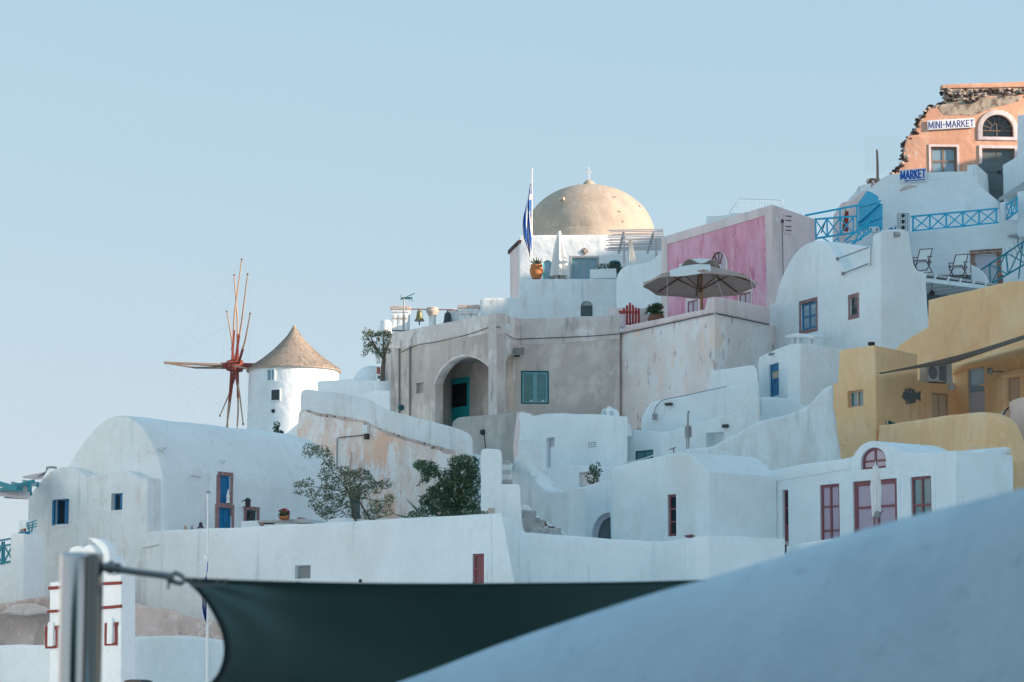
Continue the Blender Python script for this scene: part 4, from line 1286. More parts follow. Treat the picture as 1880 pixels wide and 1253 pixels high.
# blue gate and left railing of the upper terrace
def bluegate():
    g = thing('blue_gate', 'bright blue board gate with pointed top beside the white wall', 'gate', W(1597, 425, 113.5))
    pl = PL(1572, 115.0, 1622, 112.4, 390)
    n = 11
    for k in range(n):
        xa = 1576 + 43 * k / n; xb = 1576 + 43 * (k + .9) / n
        def top(x):
            if x < 1592: return 372 - (x - 1576) * 1.35
            if x < 1611: return 350 + (x - 1592) * .55
            return 374
        slab('board', pl, [(xa, 425), (xa, top(xa)), (xb, top(xb)), (xb, 418)], .04, BLUE, g, (), 0, .004, 0)
    for y0, y1 in ((378, 368), (412, 398)):
        slab('rail', pl, [(1577, y0 + 3), (1577, y0), (1618, y1), (1618, y1 + 3)], -.004, BLUE, g, (), -.05, .004, 0)
    slab('brace', pl, [(1577, 412), (1577, 408), (1616, 372), (1618, 374)], -.054, BLUE, g, (), -.09, .004, 0)
    r = thing('blue_railing', 'bright blue railing left of the board gate', 'railing', W(1535, 440, 112.5))
    p2 = PL(1480, 112.6, 1580, 112.0, 410)
    for a, b in (((1478, 396), (1582, 376)), ((1496, 403), (1575, 397)), ((1498, 438), (1573, 427))):
        beam('rail', p2.pt(*p2.sz(*a)), p2.pt(*p2.sz(*b)), .06, .07, BLUE, r)
    for x, y0, y1 in ((1497, 401, 441), (1518, 400, 436), (1542, 384, 432), (1566, 398, 428), (1573, 378, 428)):
        beam('post', p2.pt(*p2.sz(x, y0)), p2.pt(*p2.sz(x + 1, y1)), .06, .06, BLUE, r, Vector((0, 1, 0)))
    for a, b in (((1497, 404), (1518, 434)), ((1518, 402), (1497, 438)), ((1518, 402), (1542, 432)), ((1542, 401), (1518, 435)), ((1542, 400), (1566, 428)), ((1566, 399), (1542, 431))):
        beam('brace', p2.pt(*p2.sz(*a), .02), p2.pt(*p2.sz(*b), -.02), .03, .05, BLUE, r)
    r = thing('stair_railing', 'bright blue stair railing descending below the board gate', 'railing', W(1575, 455, 111))
    p3 = PL(1545, 110.4, 1600, 110.0, 430)
    for a, b in (((1550, 443), (1602, 402)), ((1556, 454), (1600, 424)), ((1505, 444), (1552, 452))):
        beam('rail', p3.pt(*p3.sz(*a)), p3.pt(*p3.sz(*b)), .05, .07, BLUE, r)
    for a, b in (((1554, 444), (1558, 455)), ((1578, 424), (1582, 440)), ((1594, 412), (1594, 430)), ((1539, 436), (1540, 452))):
        beam('post', p3.pt(*p3.sz(*a)), p3.pt(*p3.sz(*b)), .05, .05, BLUE, r, Vector((0, 1, 0)))
    for a, b in (((1556, 444), (1580, 441)), ((1566, 452), (1579, 424)), ((1580, 441), (1594, 412)), ((1582, 424), (1594, 430)), ((1508, 436), (1530, 449)), ((1540, 436), (1524, 449))):
        beam('brace', p3.pt(*p3.sz(*a), .02), p3.pt(*p3.sz(*b), -.02), .03, .05, BLUE, r)
    # things seen behind the railing
    wall_thing('white_wall', 'pinkish white wall piece behind the blue railing left of the gate', PL(1525, 119, 1590, 118, 380), [(1528, 460), (1530, 396), (1545, 372), (1565, 367), (1586, 350), (1592, 352), (1592, 460)], .5, PALEP, rough=.03)
    wall_thing('garden_wall', 'grey white stepped wall behind the tip of the blue gate', PL(1555, 121, 1600, 120, 360), [(1558, 400), (1558, 366), (1571, 352), (1576, 342), (1588, 338), (1600, 336), (1600, 400)], .5, WH2, rough=.02)
    o = thing('red_cloth_chair', 'folded red canvas chair behind the blue railing', 'chair', W(1550, 432, 114.5))
    q = PL(1535, 114.6, 1565, 114.4, 410)
    slab('canvas', q, [(1546, 424), (1552, 388), (1558, 388), (1557, 426)], .04, REDG, o, (), 0, .01, .01)
    for a, b in (((1508, 428), (1518, 400)), ((1522, 428), (1540, 404)), ((1546, 428), (1553, 386))):
        tube('leg', [q.pt(*q.sz(*a)), q.pt(*q.sz(*b))], .025, WOODU, o, 6)
    # brick stub and post on the skyline
    b = thing('brick_stub', 'small broken brick stub at the skyline left of the market', 'masonry', W(1600, 352, 123))
    q = PL(1588, 123.2, 1614, 122.8, 340)
    rnd = random.Random(6)
    for row in range(6):
        y = 351 - row * 4
        x = 1589 + (row % 2) * 2
        while x < 1614 - max(0, (row - 3)) * .5 and (x < 1596 + row * 4.2):
            slab('brick', q, [(x, y), (x, y - 3.6), (x + 5, y - 3.8), (x + 5, y - .2)], .22, BRICKM if rnd.random() < .7 else PALEP, b, (), rnd.uniform(0, .03), .01, .005)
            x += 5.6
    p = thing('wooden_post', 'weathered wooden post standing on the skyline left of the market', 'post', W(1611, 332, 122.5))
    MB().tube([W(1611.5, 345, 122.5), W(1611, 300, 122.5), W(1610, 275, 122.5)], [.06, .055, .045], 8).build('shaft', WOODO, p, 40)
    f = thing('wire_fence', 'fine wire mesh fence on the skyline before the orange house', 'fence', W(1630, 320, 123))
    q = PL(1588, 124, 1670, 122, 290)
    for k in range(19):
        x = 1588 + 82 * k / 18; tube('wire', [q.pt(*q.sz(x, 253)), q.pt(*q.sz(x, 318))], .0018, WIREG, f, 3)
    for k in range(16):
        y = 253 + 64 * k / 15; tube('wire', [q.pt(*q.sz(1588, y)), q.pt(*q.sz(1670, y - 1))], .0018, WIREG, f, 3)
bluegate()

# deck chairs, roofed deck below them, stair rail
def deckchair(label, px, py, Y, k, flip=1):
    """folding deck chair: crossed legs, seat rails and a low sling"""
    b = W(px, py, Y)
    t = thing('deck_chair', label, 'chair', b, 'wooden deck chairs on the roof deck')
    u = Vector((.50, .866, 0)); v = Vector((.866, -.50, 0))       # u along the chair front to back, v across
    w = .30
    def P(a, c, z): return b + u * (a * flip) * k + v * c * k + Vector((0, 0, z * k))
    for c in (-w, w):
        tube('leg', [P(-.34, c, .0), P(.22, c, .46)], .022, CHAIRW, t, 6)
        tube('leg', [P(.36, c * .96, .0), P(-.34, c * .96, .42)], .022, CHAIRW, t, 6)
        tube('back_rail', [P(-.02, c * .92, .33), P(.42, c * .92, 1.02)], .02, CHAIRW, t, 6)
        beam('armrest', P(-.22, c * 1.08, .60), P(.24, c * 1.08, .66), .05 * k, .03 * k, CHAIRW, t)
        tube('arm_post', [P(-.16, c * 1.06, .28), P(-.16, c * 1.06, .6)], .018, CHAIRW, t, 6)
    for (a, z) in ((-.36, .44), (.42, 1.02), (.22, .46), (-.34, .02), (.36, .02)):
        tube('crossbar', [P(a, -w, z), P(a, w, z)], .018, CHAIRW, t, 6)
    V = []; F = []
    for j in range(13):
        s = j / 12
        a = -.36 + .78 * s; z = .44 + .58 * s ** 1.6 - .16 * math.sin(math.pi * s)
        for i in range(5):
            V.append(tuple(P(a, (i / 4 - .5) * 2 * w * .86, z)))
    for j in range(12):
        for i in range(4):
            q = j * 5 + i; F.append((q, q + 1, q + 6, q + 5))
    mk('sling', V, F, CLOTHW, t, 60, False)
def deck():
    pl = PL(1695, 107, 1830, 109.5, 510)
    t = thing('roof_deck', 'slatted grey roof deck over a dark shaded porch', 'deck', W(1760, 560, 108))
    def on(x): return 501.5 + (x - 1698) * (521 - 501.5) / (1826 - 1698)
    slab('fascia', pl, [(1698, on(1698) + 9), (1698, on(1698) + 16), (1830, on(1830) + 12), (1830, on(1830) + 5)], .10, WH2, t, (), 0, .01, 0)
    xs = [1698, 1716, 1740, 1762, 1786, 1808, 1830]
    slab('edge_board', pl, [(1698, on(1698)), (1698, on(1698) + 8.5), (1830, on(1830) + 5.5), (1830, on(1830))], .2, DGREY, t, (), .05, 0, 0)
    for x in xs:
        slab('joist_end', pl, [(x - 1.5, on(x) + 9), (x + 1.2, on(x)), (x + 3.5, on(x)), (x + 1, on(x) + 9)], 2.6, WH2, t, (), -.04, .006, 0)
    # deck surface
    a = pl.pt(*pl.sz(1698, on(1698)), 0); b = pl.pt(*pl.sz(1830, on(1830)), 0); z = max(a.z, b.z)
    pts = [pl.pt(*pl.sz(1690, on(1690)), .0), pl.pt(*pl.sz(1836, on(1836)), .0), pl.pt(*pl.sz(1836, on(1836)), 5.0), pl.pt(*pl.sz(1690, on(1690)), 5.0)]
    V = [tuple(p + Vector((0, 0, .0))) for p in pts] + [tuple(p + Vector((0, 0, -.08))) for p in pts]
    mk('deck_boards', V, [(0, 1, 2, 3), (4, 5, 6, 7), (0, 1, 5, 4), (1, 2, 6, 5), (2, 3, 7, 6), (3, 0, 4, 7)], GREYW, t, 0)
    # porch back wall and hanging lamp
    pb = pl.back(3.2)
    slab('porch_wall', pb, [(1680, 600), (1680, 505), (1850, 505), (1850, 600)], .3, DGREY, t, (), 0, 0, 0)  # dark colour stands in for the deep shade of the porch
    l = thing('porch_lamp', 'round dark lamp hanging in the shaded porch', 'lamp', W(1710, 548, 108))
    p = W(1711, 539, 108.4)
    MB().lathe(p - Vector((0, 0, .12)), [(.02, 0), (.10, .03), (.12, .10), (.09, .2), (.03, .24)], 12).build('globe', METALD, l, 40)
    tube('rod', [p + Vector((0, 0, .1)), p + Vector((0, 0, .75))], .012, METALD, l, 5)
    deckchair('dark wood deck chair at the corner of the white tower', 1694, 500, 110.2, .95)
    deckchair('dark wood deck chair standing alone before the brick doorway', 1760, 510, 110.4, .95)
    # white stair flank
    wall_thing('stair_flank', 'white stair wall sloping down beside the brick doorway', PL(1780, 111.6, 1830, 111.2, 500), [(1783, 530), (1783, 486), (1800, 494), (1810, 506), (1818, 521), (1818, 530)], .5, WH)
    r = thing('stair_railing', 'blue stair railing climbing to the right edge', 'railing', W(1840, 520, 109))
    q = PL(1795, 110.2, 1905, 107.0, 480)
    def ln(a, b, w, nm): beam(nm, q.pt(*q.sz(*a)), q.pt(*q.sz(*b)), w, w * 1.1, SEAB, r)
    ln((1801, 496), (1905, 427), .05, 'rail'); ln((1822, 520), (1905, 472), .05, 'rail')
    ln((1817, 486), (1818, 520), .045, 'post'); ln((1847, 466), (1851, 504), .045, 'post'); ln((1878, 446), (1870, 512), .04, 'post')
    ln((1822, 519), (1846, 466), .035, 'brace'); ln((1817, 486), (1850, 504), .035, 'brace'); ln((1852, 503), (1878, 446), .035, 'brace'); ln((1848, 465), (1890, 488), .035, 'brace')
    pt = thing('dry_shrub', 'bare thin stems rising behind the blue stair railing', 'shrub', W(1872, 490, 111))
    for k, (a, b) in enumerate((((1860, 470), (1853, 452)), ((1868, 470), (1861, 442)), ((1876, 470), (1869, 448)), ((1850, 470), (1844, 455)))):
        tube('stem', [W(*a, 111), W((a[0] + b[0]) / 2 - 1, (a[1] + b[1]) / 2, 111), W(*b, 111)], [.012, .009, .005], BARK, pt, 5)
    cb = tag(tube('black_hose', [W(1873, 424, 112.6), W(1869.5, 435, 112.5), W(1868.5, 447, 112.4), W(1872, 460, 112.3), W(1884, 475, 112.2), W(1900, 484, 112)], .02, WIRE, None, 6), 'black hose hanging in a curve at the right edge', 'hose')
    bm_ = wall_thing('stone_niche', 'grey rounded ledge in the white wall above the stair railing', PL(1845, 113.0, 1905, 112.4, 440), cr([(1850, 433), (1858, 430), (1870, 429), (1905, 429)], 3) + [(1905, 441), (1880, 438), (1862, 436)], .3, CONC, cat='ledge')
deck()

# ================================================================== pink house with parasol
plPH = PLL(1417, 376, 1214, 436, 108.0)
def pinkhouse():
    pl = plPH
    t = thing('pink_house', 'pink house with pale frame and arched window under the ridge', 'house', W(1320, 600, 111))
    cA = W(1417, 376, 108.0); d = ray(1496, 403); cB = d * (cA.z / d.z)
    bd = Vector((cB.x - cA.x, cB.y - cA.y, 0)); D = bd.length; bd.normalize()
    # pale outer body; the pink field is sunk into it
    field = [pl.sz(1225, 620), pl.sz(1225, 449), pl.sz(1405, 396), pl.sz(1409, 620)]
    slab('wall', pl, [(1214, 640), (1214, 436), (1417, 376), (1421, 640)], D, PALEP, t, [(field, .05)], 0, .02, .006, True, 2, .4, bd)
    aw = pl.rc(1304, 462, 1333, 512); dr = pl.rc(1262, 552, 1281, 600); w2 = pl.rc(1357, 538, 1378, 575)
    rise = (aw[2] - aw[0]) / 2
    slab('pink_field', pl, [pl.sz(1225.2, 618), pl.sz(1225.2, 449.5), pl.sz(1404.8, 396.5), pl.sz(1408.8, 618)], .049, PINK, t, [(archp(aw, rise, 14), None), (rect(dr), None), (rect(w2), None)], .028, 0, 0, False)
    slab('arch_surround', pl, archp(grow(aw, .16, .0), rise + .15, 14), .045, PALEP, t, [(archp(aw, rise, 14), None)], -.03, .012, 0, False)
    f = slab('window', pl, archp(grow(aw, -.002), rise, 14), .047, G_PINK, t, (), .035, 0, 0, False)
    s0, z0, s1, z1 = aw; c = (s0 + s1) / 2
    for a in (60, 120):
        dd = Vector((math.cos(R(a)), math.sin(R(a))))
        beam('glazing_bar', pl.pt(c, z1 - rise - .1, .022), pl.pt(c + dd.x * rise * .95, z1 - rise + dd.y * rise * .95, .022), .03, .04, REDP, f, pl.n)
    MB().tube([pl.pt(c + (rise - .03) * math.cos(R(a)), z1 - rise + (rise - .03) * math.sin(R(a)), .02) for a in range(0, 181, 12)], .03, 6).build('glazing_bar', REDP, f, 40)
    pbox('glazing_bar', pl, (c - .02, z0, c + .02, z1 - .05), .005, .03, REDP, f)
    for rc in (dr, w2):
        band(t, pl, rc, .16 if rc is dr else .1, PALEP, -.005, False)
        ff = slab('door' if rc is dr else 'window', pl, rect(grow(rc, -.003)), .047, REDP, t, [(rect(q), None) for q in grid_holes(rc, 2, 1, .06, .06)], .02, 0, 0, False)
        for q in grid_holes(rc, 2, 1, .06, .06): slab('pane', pl, rect(q), .046, G_PINK, ff, (), .035, 0, 0, False)
    # side: lamp conduit and fittings
    qs = PLd(cA, math.degrees(math.atan2(bd.y, bd.x)))
    tube('conduit', [qs.pt(*qs.sz(1435, 408), -.03), qs.pt(*qs.sz(1437, 520), -.03)], .02, METALG, t, 6)
    fx = slab('meter_box', qs, [(1438, 428), (1438, 391), (1451, 394), (1451, 431)], -.005, PALEP, t, (), -.05, .008, 0)
    for y in (397, 405, 416, 423): tube('bracket', [qs.pt(*qs.sz(1440, y), -.06), qs.pt(*qs.sz(1450, y + 1), -.06)], .018, METALD, fx, 5)
    MB().lathe(qs.pt(*qs.sz(1434.5, 407), -.05), [(.03, -.05), (.06, 0), (.03, .08)], 8).build('lamp_head', METALD, t, 40)
pinkhouse()
b2 = thing('white_house', 'white roof block with pale lattice screen behind the pink house', 'house', W(1370, 420, 121))
_p = PL(1290, 121.5, 1440, 120, 390)
slab('wall', _p, [(1296, 470), (1296, 396), (1338, 395), (1338, 392), (1437, 386), (1437, 470)], 3, WH, b2)
_q = _p.back(-.01)
for k in range(20):
    x = 1338 + k * 5.1
    a = max(x, 1338); 
    ytop = 392 - max(0, min(1, (x - 1336) / 20.0)) * 26
    tube('lattice_bar', [_p.pt(*_p.sz(x, 393), .05), _p.pt(*_p.sz(min(x + 2, 1436), ytop + 1), .05)], .004, WH, b2, 4)
for k in range(7):
    y = 369 + k * 3.6
    xa = 1338 + max(0, (390 - y)) * .75
    tube('lattice_bar', [_p.pt(*_p.sz(xa, y), .06), _p.pt(*_p.sz(1436, y + .6), .06)], .004, WH, b2, 4)
for a, b in (((1338, 392), (1357, 365)), ((1357, 365), (1436, 368)), ((1436, 368), (1436, 388))):
    beam('frame', _p.pt(*_p.sz(*a), .03), _p.pt(*_p.sz(*b), .03), .03, .03, WH, b2)

# open parasol
def parasol():
    Y = 105.5
    b = W(1289, 590, Y)
    hubp = W(1285, 488, Y)
    t = thing('open_parasol', 'large open taupe parasol with wooden pole before the pink house', 'parasol', (b.x, b.y, b.z))
    MB().tube([(b.x, b.y, b.z - .6), (b.x - .02, b.y, hubp.z + .1)], [.06, .05], 10).build('pole', WOODP, t, 40)
    n = 8
    Rr = 106 / FPX * Y
    ztop = hubp.z + .05; zed = W(1285, 519, Y).z
    ctr = Vector((hubp.x, hubp.y, 0))
    tilt = math.tan(R(4.5))
    V = []; F = []
    nu, nr = 8 * 8, 10
    def prof(a, r):
        q = a / (2 * math.pi / n); f = q - math.floor(q)
        sag = .10 * math.sin(math.pi * f) * r                     # cloth sags between the ribs
        rad = Rr * r * (1 - .075 * math.sin(math.pi * f) * r)
        z = ztop + (zed - ztop) * r ** 1.05 - sag * .5 - rad * math.sin(a) * tilt
        return Vector((ctr.x + rad * math.cos(a), ctr.y + rad * math.sin(a), z))
    for j in range(nr + 1):
        r = .07 + .93 * j / nr
        for i in range(nu):
            V.append(tuple(prof(2 * math.pi * i / nu + .25, r)))
    for j in range(nr):
        for i in range(nu):
            i2 = (i + 1) % nu; F.append((j * nu + i, j * nu + i2, (j + 1) * nu + i2, (j + 1) * nu + i))
    # valance
    base = len(V)
    for i in range(nu):
        p = Vector(V[nr * nu + i]); a = 2 * math.pi * i / nu
        q = (i * n / nu + .25 / (2 * math.pi / n)) % 1.0
        V.append((p.x + .02 * math.cos(a), p.y + .02 * math.sin(a), p.z - .16 + .08 * math.sin(math.pi * q)))
    for i in range(nu):
        i2 = (i + 1) % nu; F.append((nr * nu + i, nr * nu + i2, base + i2, base + i))
    can = mk('canopy', V, F, CLOTHG, t, 60, False)
    # vent flap on top: loose wavy white cloth
    V = []; F = []
    for j in range(4):
        r = .10 + .27 * j / 3
        for i in range(40):
            a = 2 * math.pi * i / 40
            V.append((ctr.x + Rr * r * math.cos(a), ctr.y + Rr * r * math.sin(a), ztop + .17 - .075 * j + .05 * math.sin(5 * a) * j / 1.5 - Rr * r * math.sin(a) * tilt))
    for j in range(3):
        for i in range(40):
            i2 = (i + 1) % 40; F.append((j * 40 + i, j * 40 + i2, (j + 1) * 40 + i2, (j + 1) * 40 + i))
    mk('vent_flap', V, F, CLOTHW, can, 60, False)
    # folded-over front cloth, white outside
    fa = [W(1229, 498, Y - 1.5), W(1252, 490, Y - 1.6), W(1280, 486, Y - 1.6), W(1304, 487, Y - 1.5)]
    fb = [W(1230, 508, Y - 2.1), W(1252, 507.5, Y - 2.15), W(1282, 503.5, Y - 2.15), W(1305, 498, Y - 2.1)]
    V = []; F = []
    N_ = 16
    for i in range(N_ + 1):
        q = i / N_ * 3; k = min(2, int(q)); f = q - k
        a = fa[k].lerp(fa[k + 1], f); b_ = fb[k].lerp(fb[k + 1], f)
        V += [tuple(a + Vector((0, 0.02, .02))), tuple(a.lerp(b_, .5) + Vector((0, -.10, .03))), tuple(b_)]
    for i in range(N_):
        for j in range(2):
            q = i * 3 + j; F.append((q, q + 3, q + 4, q + 1))
    mk('folded_panel', V, F, CLOTHW, can, 60, False)
    for k in range(n):
        a = 2 * math.pi * k / n
        p0 = prof(a, .08) + Vector((0, 0, -.05)); p1 = prof(a, .5) + Vector((0, 0, -.04)); p2 = prof(a, .99) + Vector((0, 0, -.04))
        rb = MB().tube([p0, p1, p2], .026, 6).build('rib', WOODU, t, 40)
        MB().tube([Vector((ctr.x, ctr.y, zed - .30)), prof(a, .52) + Vector((0, 0, -.06))], .022, 6).build('strut', WOODU, rb, 40)
    lathe('runner', (ctr.x, ctr.y, zed - .38), [(.06, 0), (.09, .04), (.09, .12), (.06, .16)], WOODU, t, 12)
    for a, b2_ in (((1225, 500), (1225, 585)), ((1307, 490), (1328, 548)), ((1377, 500), (1385, 555)), ((1377, 508), (1409, 560))):
        tube('guy_rope', [W(*a, Y - 1.0), W(*b2_, Y - 1.4)], .009, FWHITE, t, 4)
parasol()

# ================================================================== faded pink wall that carries the pink house's terrace
plPW = PLL(1312, 574.6, 1137, 613, 100.0)
def pinkwall():
    t = thing('terrace_wall', 'tall faded pink peeling wall with raised corner below the parasol', 'wall', W(1300, 780, 101))
    cA = W(1312, 574.6, 100.0); d = ray(1412, 596); cB = d * (cA.z / d.z)
    bd = Vector((cB.x - cA.x, cB.y - cA.y, 0)); D = bd.length + .6; bd.normalize()
    slab('wall', plPW, [(1136, 790), (1138, 613.5), (1312, 575), (1312, 790)], D, PINKW, t, (), 0, .04, .012, True, 3, .35, bd)
    slab('parapet', plPW, [(1139, 612.8), (1143, 603), (1151, 598), (1294, 568)] + cr([(1296, 560), (1299, 550), (1305, 546), (1312.5, 545.5)], 3) + [(1312.5, 574)], .3, PALEP, t, (), -.03, .05, .012, True, 3, .35, bd)
    qs = PLd(cA, math.degrees(math.atan2(bd.y, bd.x)))
    slab('parapet', qs, [(1312.8, 574.5), (1312.8, 545.8), (1330, 547), (1413, 566), (1413, 596)], .25, PALEP, t, (), -.03, .04, .012)
    pts = [plPW.pt(*plPW.sz(x, y), -.05) for x, y in ((1138, 614.5), (1180, 605.5), (1230, 594.5), (1280, 583.5), (1312, 576.5))]
    tube('cable', pts, .018, WIRE, t, 5)
    tube('cable', [qs.pt(*qs.sz(x, y), -.05) for x, y in ((1312.5, 576.5), (1350, 584), (1410, 597))], .018, WIRE, t, 5)
    # terrace floor behind the parapet
    a = plPW.pt(*plPW.sz(1137, 613), .3); b = plPW.pt(*plPW.sz(1312, 575), .3)
    z = a.z - .15
    F_ = [(a.x + .3, a.y + .3, z), (b.x - .1, b.y + .6, z), (cB.x - .9, cB.y + .3, z), (11.5, 112, z), (8.0, 118, z), (4.0, 110, z)]
    mk('terrace_floor', F_ + [(p[0], p[1], p[2] - .2) for p in F_], [tuple(range(6)), tuple(range(11, 5, -1))] + [(i, (i + 1) % 6, 6 + (i + 1) % 6, 6 + i) for i in range(6)], WH2, t, 0)
    return z
zT = pinkwall()
def redgate():
    g = thing('picket_gate', 'small red picket gate with pointed top on the terrace edge', 'gate', W(1157, 598, 106.5))
    pl = PL(1136, 106.8, 1175, 106.2, 580)
    n = 7
    tops = [572, 566, 559, 556, 560, 566, 566]
    for k in range(n):
        x = 1140 + 32 * k / (n - 1); w = 1.9
        yt = [571, 566, 561, 556.5, 560.5, 565, 566.5][k]
        x0 = 1151 if k < 2 else x
        yb = 577 if k < 2 else 597
        slab('picket', pl, [(x - w, yb), (x - w, yt + 1), (x, yt - 1), (x + w, yt + 1), (x + w, yb)], .03, REDG, g, (), 0, .003, 0)
    slab('rail', pl, [(1137, 575), (1137, 570.5), (1173, 572), (1173, 576)], -.002, REDG, g, (), -.04, .003, 0)
    slab('rail', pl, [(1151, 597), (1151, 594), (1173, 594), (1173, 597)], -.002, REDG, g, (), -.04, .003, 0)
    wall_thing('gate_post', 'short pale pink post left of the red picket gate', PL(1112, 107.5, 1145, 107, 580), [(1115, 600), (1115, 565), (1143, 565), (1150, 583), (1150, 602)], .4, PALEP, cat='post')
    wall_thing('gate_post', 'short pale pink post right of the red picket gate', PL(1172, 107.2, 1190, 107, 580), [(1173, 612), (1173, 565), (1189, 567), (1189, 612)], .4, PALEP, cat='post')
redgate()
potted('geranium_pot', 'leafy geranium in a dark pot beside the red gate', 1205, 595, 104.6, .34, .32, POTD, LEAFG, (.42, .32, .24), 1500, .075, 31, flowers=60)

# ================================================================== grey house with porch arch
def greyhouse():
    t = thing('grey_house', 'old grey rendered house with arched porch and teal door', 'house', W(930, 790, 105))
    pl = PLL(912, 575.5, 716, 614, 103.9)
    niche = pl.rc(764, 703, 777.5, 722)
    out = [(714, 800), (716, 616), (722, 612.5), (900, 577.5), (912, 575.5), (912, 790), (903, 790), (903, 684)] + \
          cr([(903, 684), (896, 674), (882, 662), (862, 654.5), (845, 655.5), (828, 663), (813, 678), (804, 692), (799, 705)], 4)[1:] + [(799, 800)]
    slab('wall', pl, out, .35, GREY, t, [(rect(niche), .15)], 0, .03, .012)
    slab('niche_back', pl, rect(grow(niche, -.02)), .148, DARKG, t, (), .12, 0, 0, False)
    # parapet band of paler render, proud of the wall
    slab('parapet', pl, [(716, 640), (716.5, 615), (722, 612), (912.3, 575), (912.3, 612), (900, 611), (860, 620), (800, 632), (760, 639)], .38, GREYP, t, (), -.035, .03, .02, True, 2, .25)
    slab('arch_rim', pl, cr([(905, 684), (897, 673), (883, 660.5), (862, 652), (844, 653), (826, 661), (810, 676), (801, 690), (796, 706)], 4) + cr([(799.5, 705), (804.5, 692), (813.5, 678), (828.5, 663.5), (845, 656), (862, 655), (882, 662.5), (896, 674.5), (903, 684.5)], 4), .2, GREYP, t, (), -.012, .006, .004, True, 1)
    # narrow right arch beside the corner pillar
    p2 = PL(912, 103.9, 957, 105.35, 640)
    slab('wall', p2, [(911.5, 790), (911.5, 576), (957, 585), (957, 700)] + cr([(957, 652), (950, 649), (941, 650), (934, 655), (929, 664)], 4) + [(929, 790)], .35, GREYP, t, (), 0, .03, .012)
    # main right facade
    p3 = PL(955, 105.3, 1137, 105.5, 680)
    w = p3.rc(956.5, 681, 1008, 742)
    slab('wall', p3, [(946, 800), (946, 586), (1138, 580.5), (1138, 800)], .5, GREY, t, [(rect(w), .14)], 0, .02, .01)
    slab('parapet', p3, [(955, 634), (955, 585.5), (1138, 580), (1138, 622), (1080, 627), (1010, 632)], .52, GREYP, t, (), -.03, .03, .02, True, 2, .25)
    # porch: back wall with door, ceiling
    pb = pl.back(1.9)
    d = pb.rc(822, 694, 862, 800)
    slab('porch_wall', pb, [(770, 820), (770, 640), (944, 640), (944, 820)], .2, GREY, t, [(rect(d), .12)], 0, 0, 0)
    bp = pl.back(.0)
    slab('porch_side', PL(801, 107.75, 830, 109.8, 700), [(801, 820), (801, 640), (832, 640), (832, 820)], .2, GREY, t, (), .02, 0, 0)
    a = pl.pt(*pl.sz(770, 650), .2); b = pl.pt(*pl.sz(912, 640), .2); z = W(858, 648, 105.5).z
    V = [(a.x, a.y, z), (b.x - .05, b.y + .3, z), (b.x + .55, b.y + 1.3, z), (a.x + 1.5, a.y + 1.6, z)]
    mk('porch_ceiling', V + [(v[0], v[1], v[2] + .15) for v in V], [(0, 1, 2, 3), (4, 5, 6, 7), (0, 1, 5, 4), (1, 2, 6, 5), (2, 3, 7, 6), (3, 0, 4, 7)], DARKG, t, 0)
    dd = paneldoor(t, pb, d, .1, TEAL, TEAL, 1, 2, .22, .18, .06, [.56, .44], G_DARK, (0,), False)
    # iron grille over the glass
    s0, z0, s1, z1 = grid_holes(d, 1, 2, .22, .18, None, [.56, .44])[0]
    n = 7
    for k in range(n):
        f = k / (n - 1)
        for sg in (1, -1):
            za = z0 + (z1 - z0) * f
            zb = za + sg * (s1 - s0) * .9
            zb = min(max(zb, z0), z1)
            sx = s0 + abs(zb - za) / .9
            if abs(sx - s0) > .05: tube('grille_bar', [pb.pt(s0, za, .03), pb.pt(sx, zb, .03)], .008, METALD, dd, 4)
            sx2 = s1 - abs(zb - za) / .9
            if abs(s1 - sx2) > .05: tube('grille_bar', [pb.pt(s1, za, .036), pb.pt(sx2, zb, .036)], .008, METALD, dd, 4)
    # louvred shutter window
    s0, z0, s1, z1 = w
    c = (s0 + s1) / 2
    fr = slab('window', p3, rect(grow(w, -.003)), .13, TEALD, t, [(rect(grow(w, -.05)), None)], -.01, .006, 0, False, 1)
    for a_, b_ in ((s0 + .052, c - .006), (c + .006, s1 - .052)):
        rc_ = (a_, z0 + .052, b_, z1 - .052)
        sh = slab('shutter', p3, rect(rc_), .06, LOUV, fr, [(rect(grow(rc_, -.06)), None)], .02, .004, 0, False, 1)
        m = 22
        mb = MB()
        for k in range(m):
            zz = z0 + .12 + (z1 - z0 - .24) * (k + .5) / m
            mb.box(p3.pt((a_ + b_) / 2, zz, .045), p3.u * ((b_ - a_) / 2 - .062), Vector((0, 0, .013)) + p3.n * .016, (Vector((0, 0, .004)) - p3.n * .003))
        lo = mb.build('louvres', LOUV, sh, 0); lo['kind'] = 'stuff'
        pbox('shutter_stop', p3, ((a_ + b_) / 2 + (.06 if a_ > c - .1 else .10) - .03, z0 + .085, (a_ + b_) / 2 + (.06 if a_ > c - .1 else .10) + .03, z0 + .145), .0, .02, FWHITE, sh)
    # chimney of peeled render on the pillar foot, cables, pipes
    for px, yt in ((734.5, 641), (754, 637)):
        pts = [pl.pt(*pl.sz(px, y), -.05) for y in (yt, 700, 772)]
        tube('drain_pipe', pts, .035, METALG, t, 8)
        slab('junction_box', pl, [(px - 4.5, yt), (px - 4.5, yt - 14), (px + 4.5, yt - 15), (px + 4.5, yt - 1)], .0, GREYP, t, (), -.11, .015, 0)
    cab = [(737, 648), (752, 641), (770, 634), (800, 629), (850, 618), (880, 609), (900, 601.5)]
    tube('cable', [pl.pt(*pl.sz(*q), -.06) for q in cr(cab, 3)], .014, WIRE, t, 5)
    cab2 = [(912.5, 600), (920, 609), (930, 616)]
    tube('cable', [p2.pt(*p2.sz(*q), -.06) for q in cr([(908, 603)] + cab2 + [(942, 622.5), (956, 623)], 3)], .014, WIRE, t, 5)
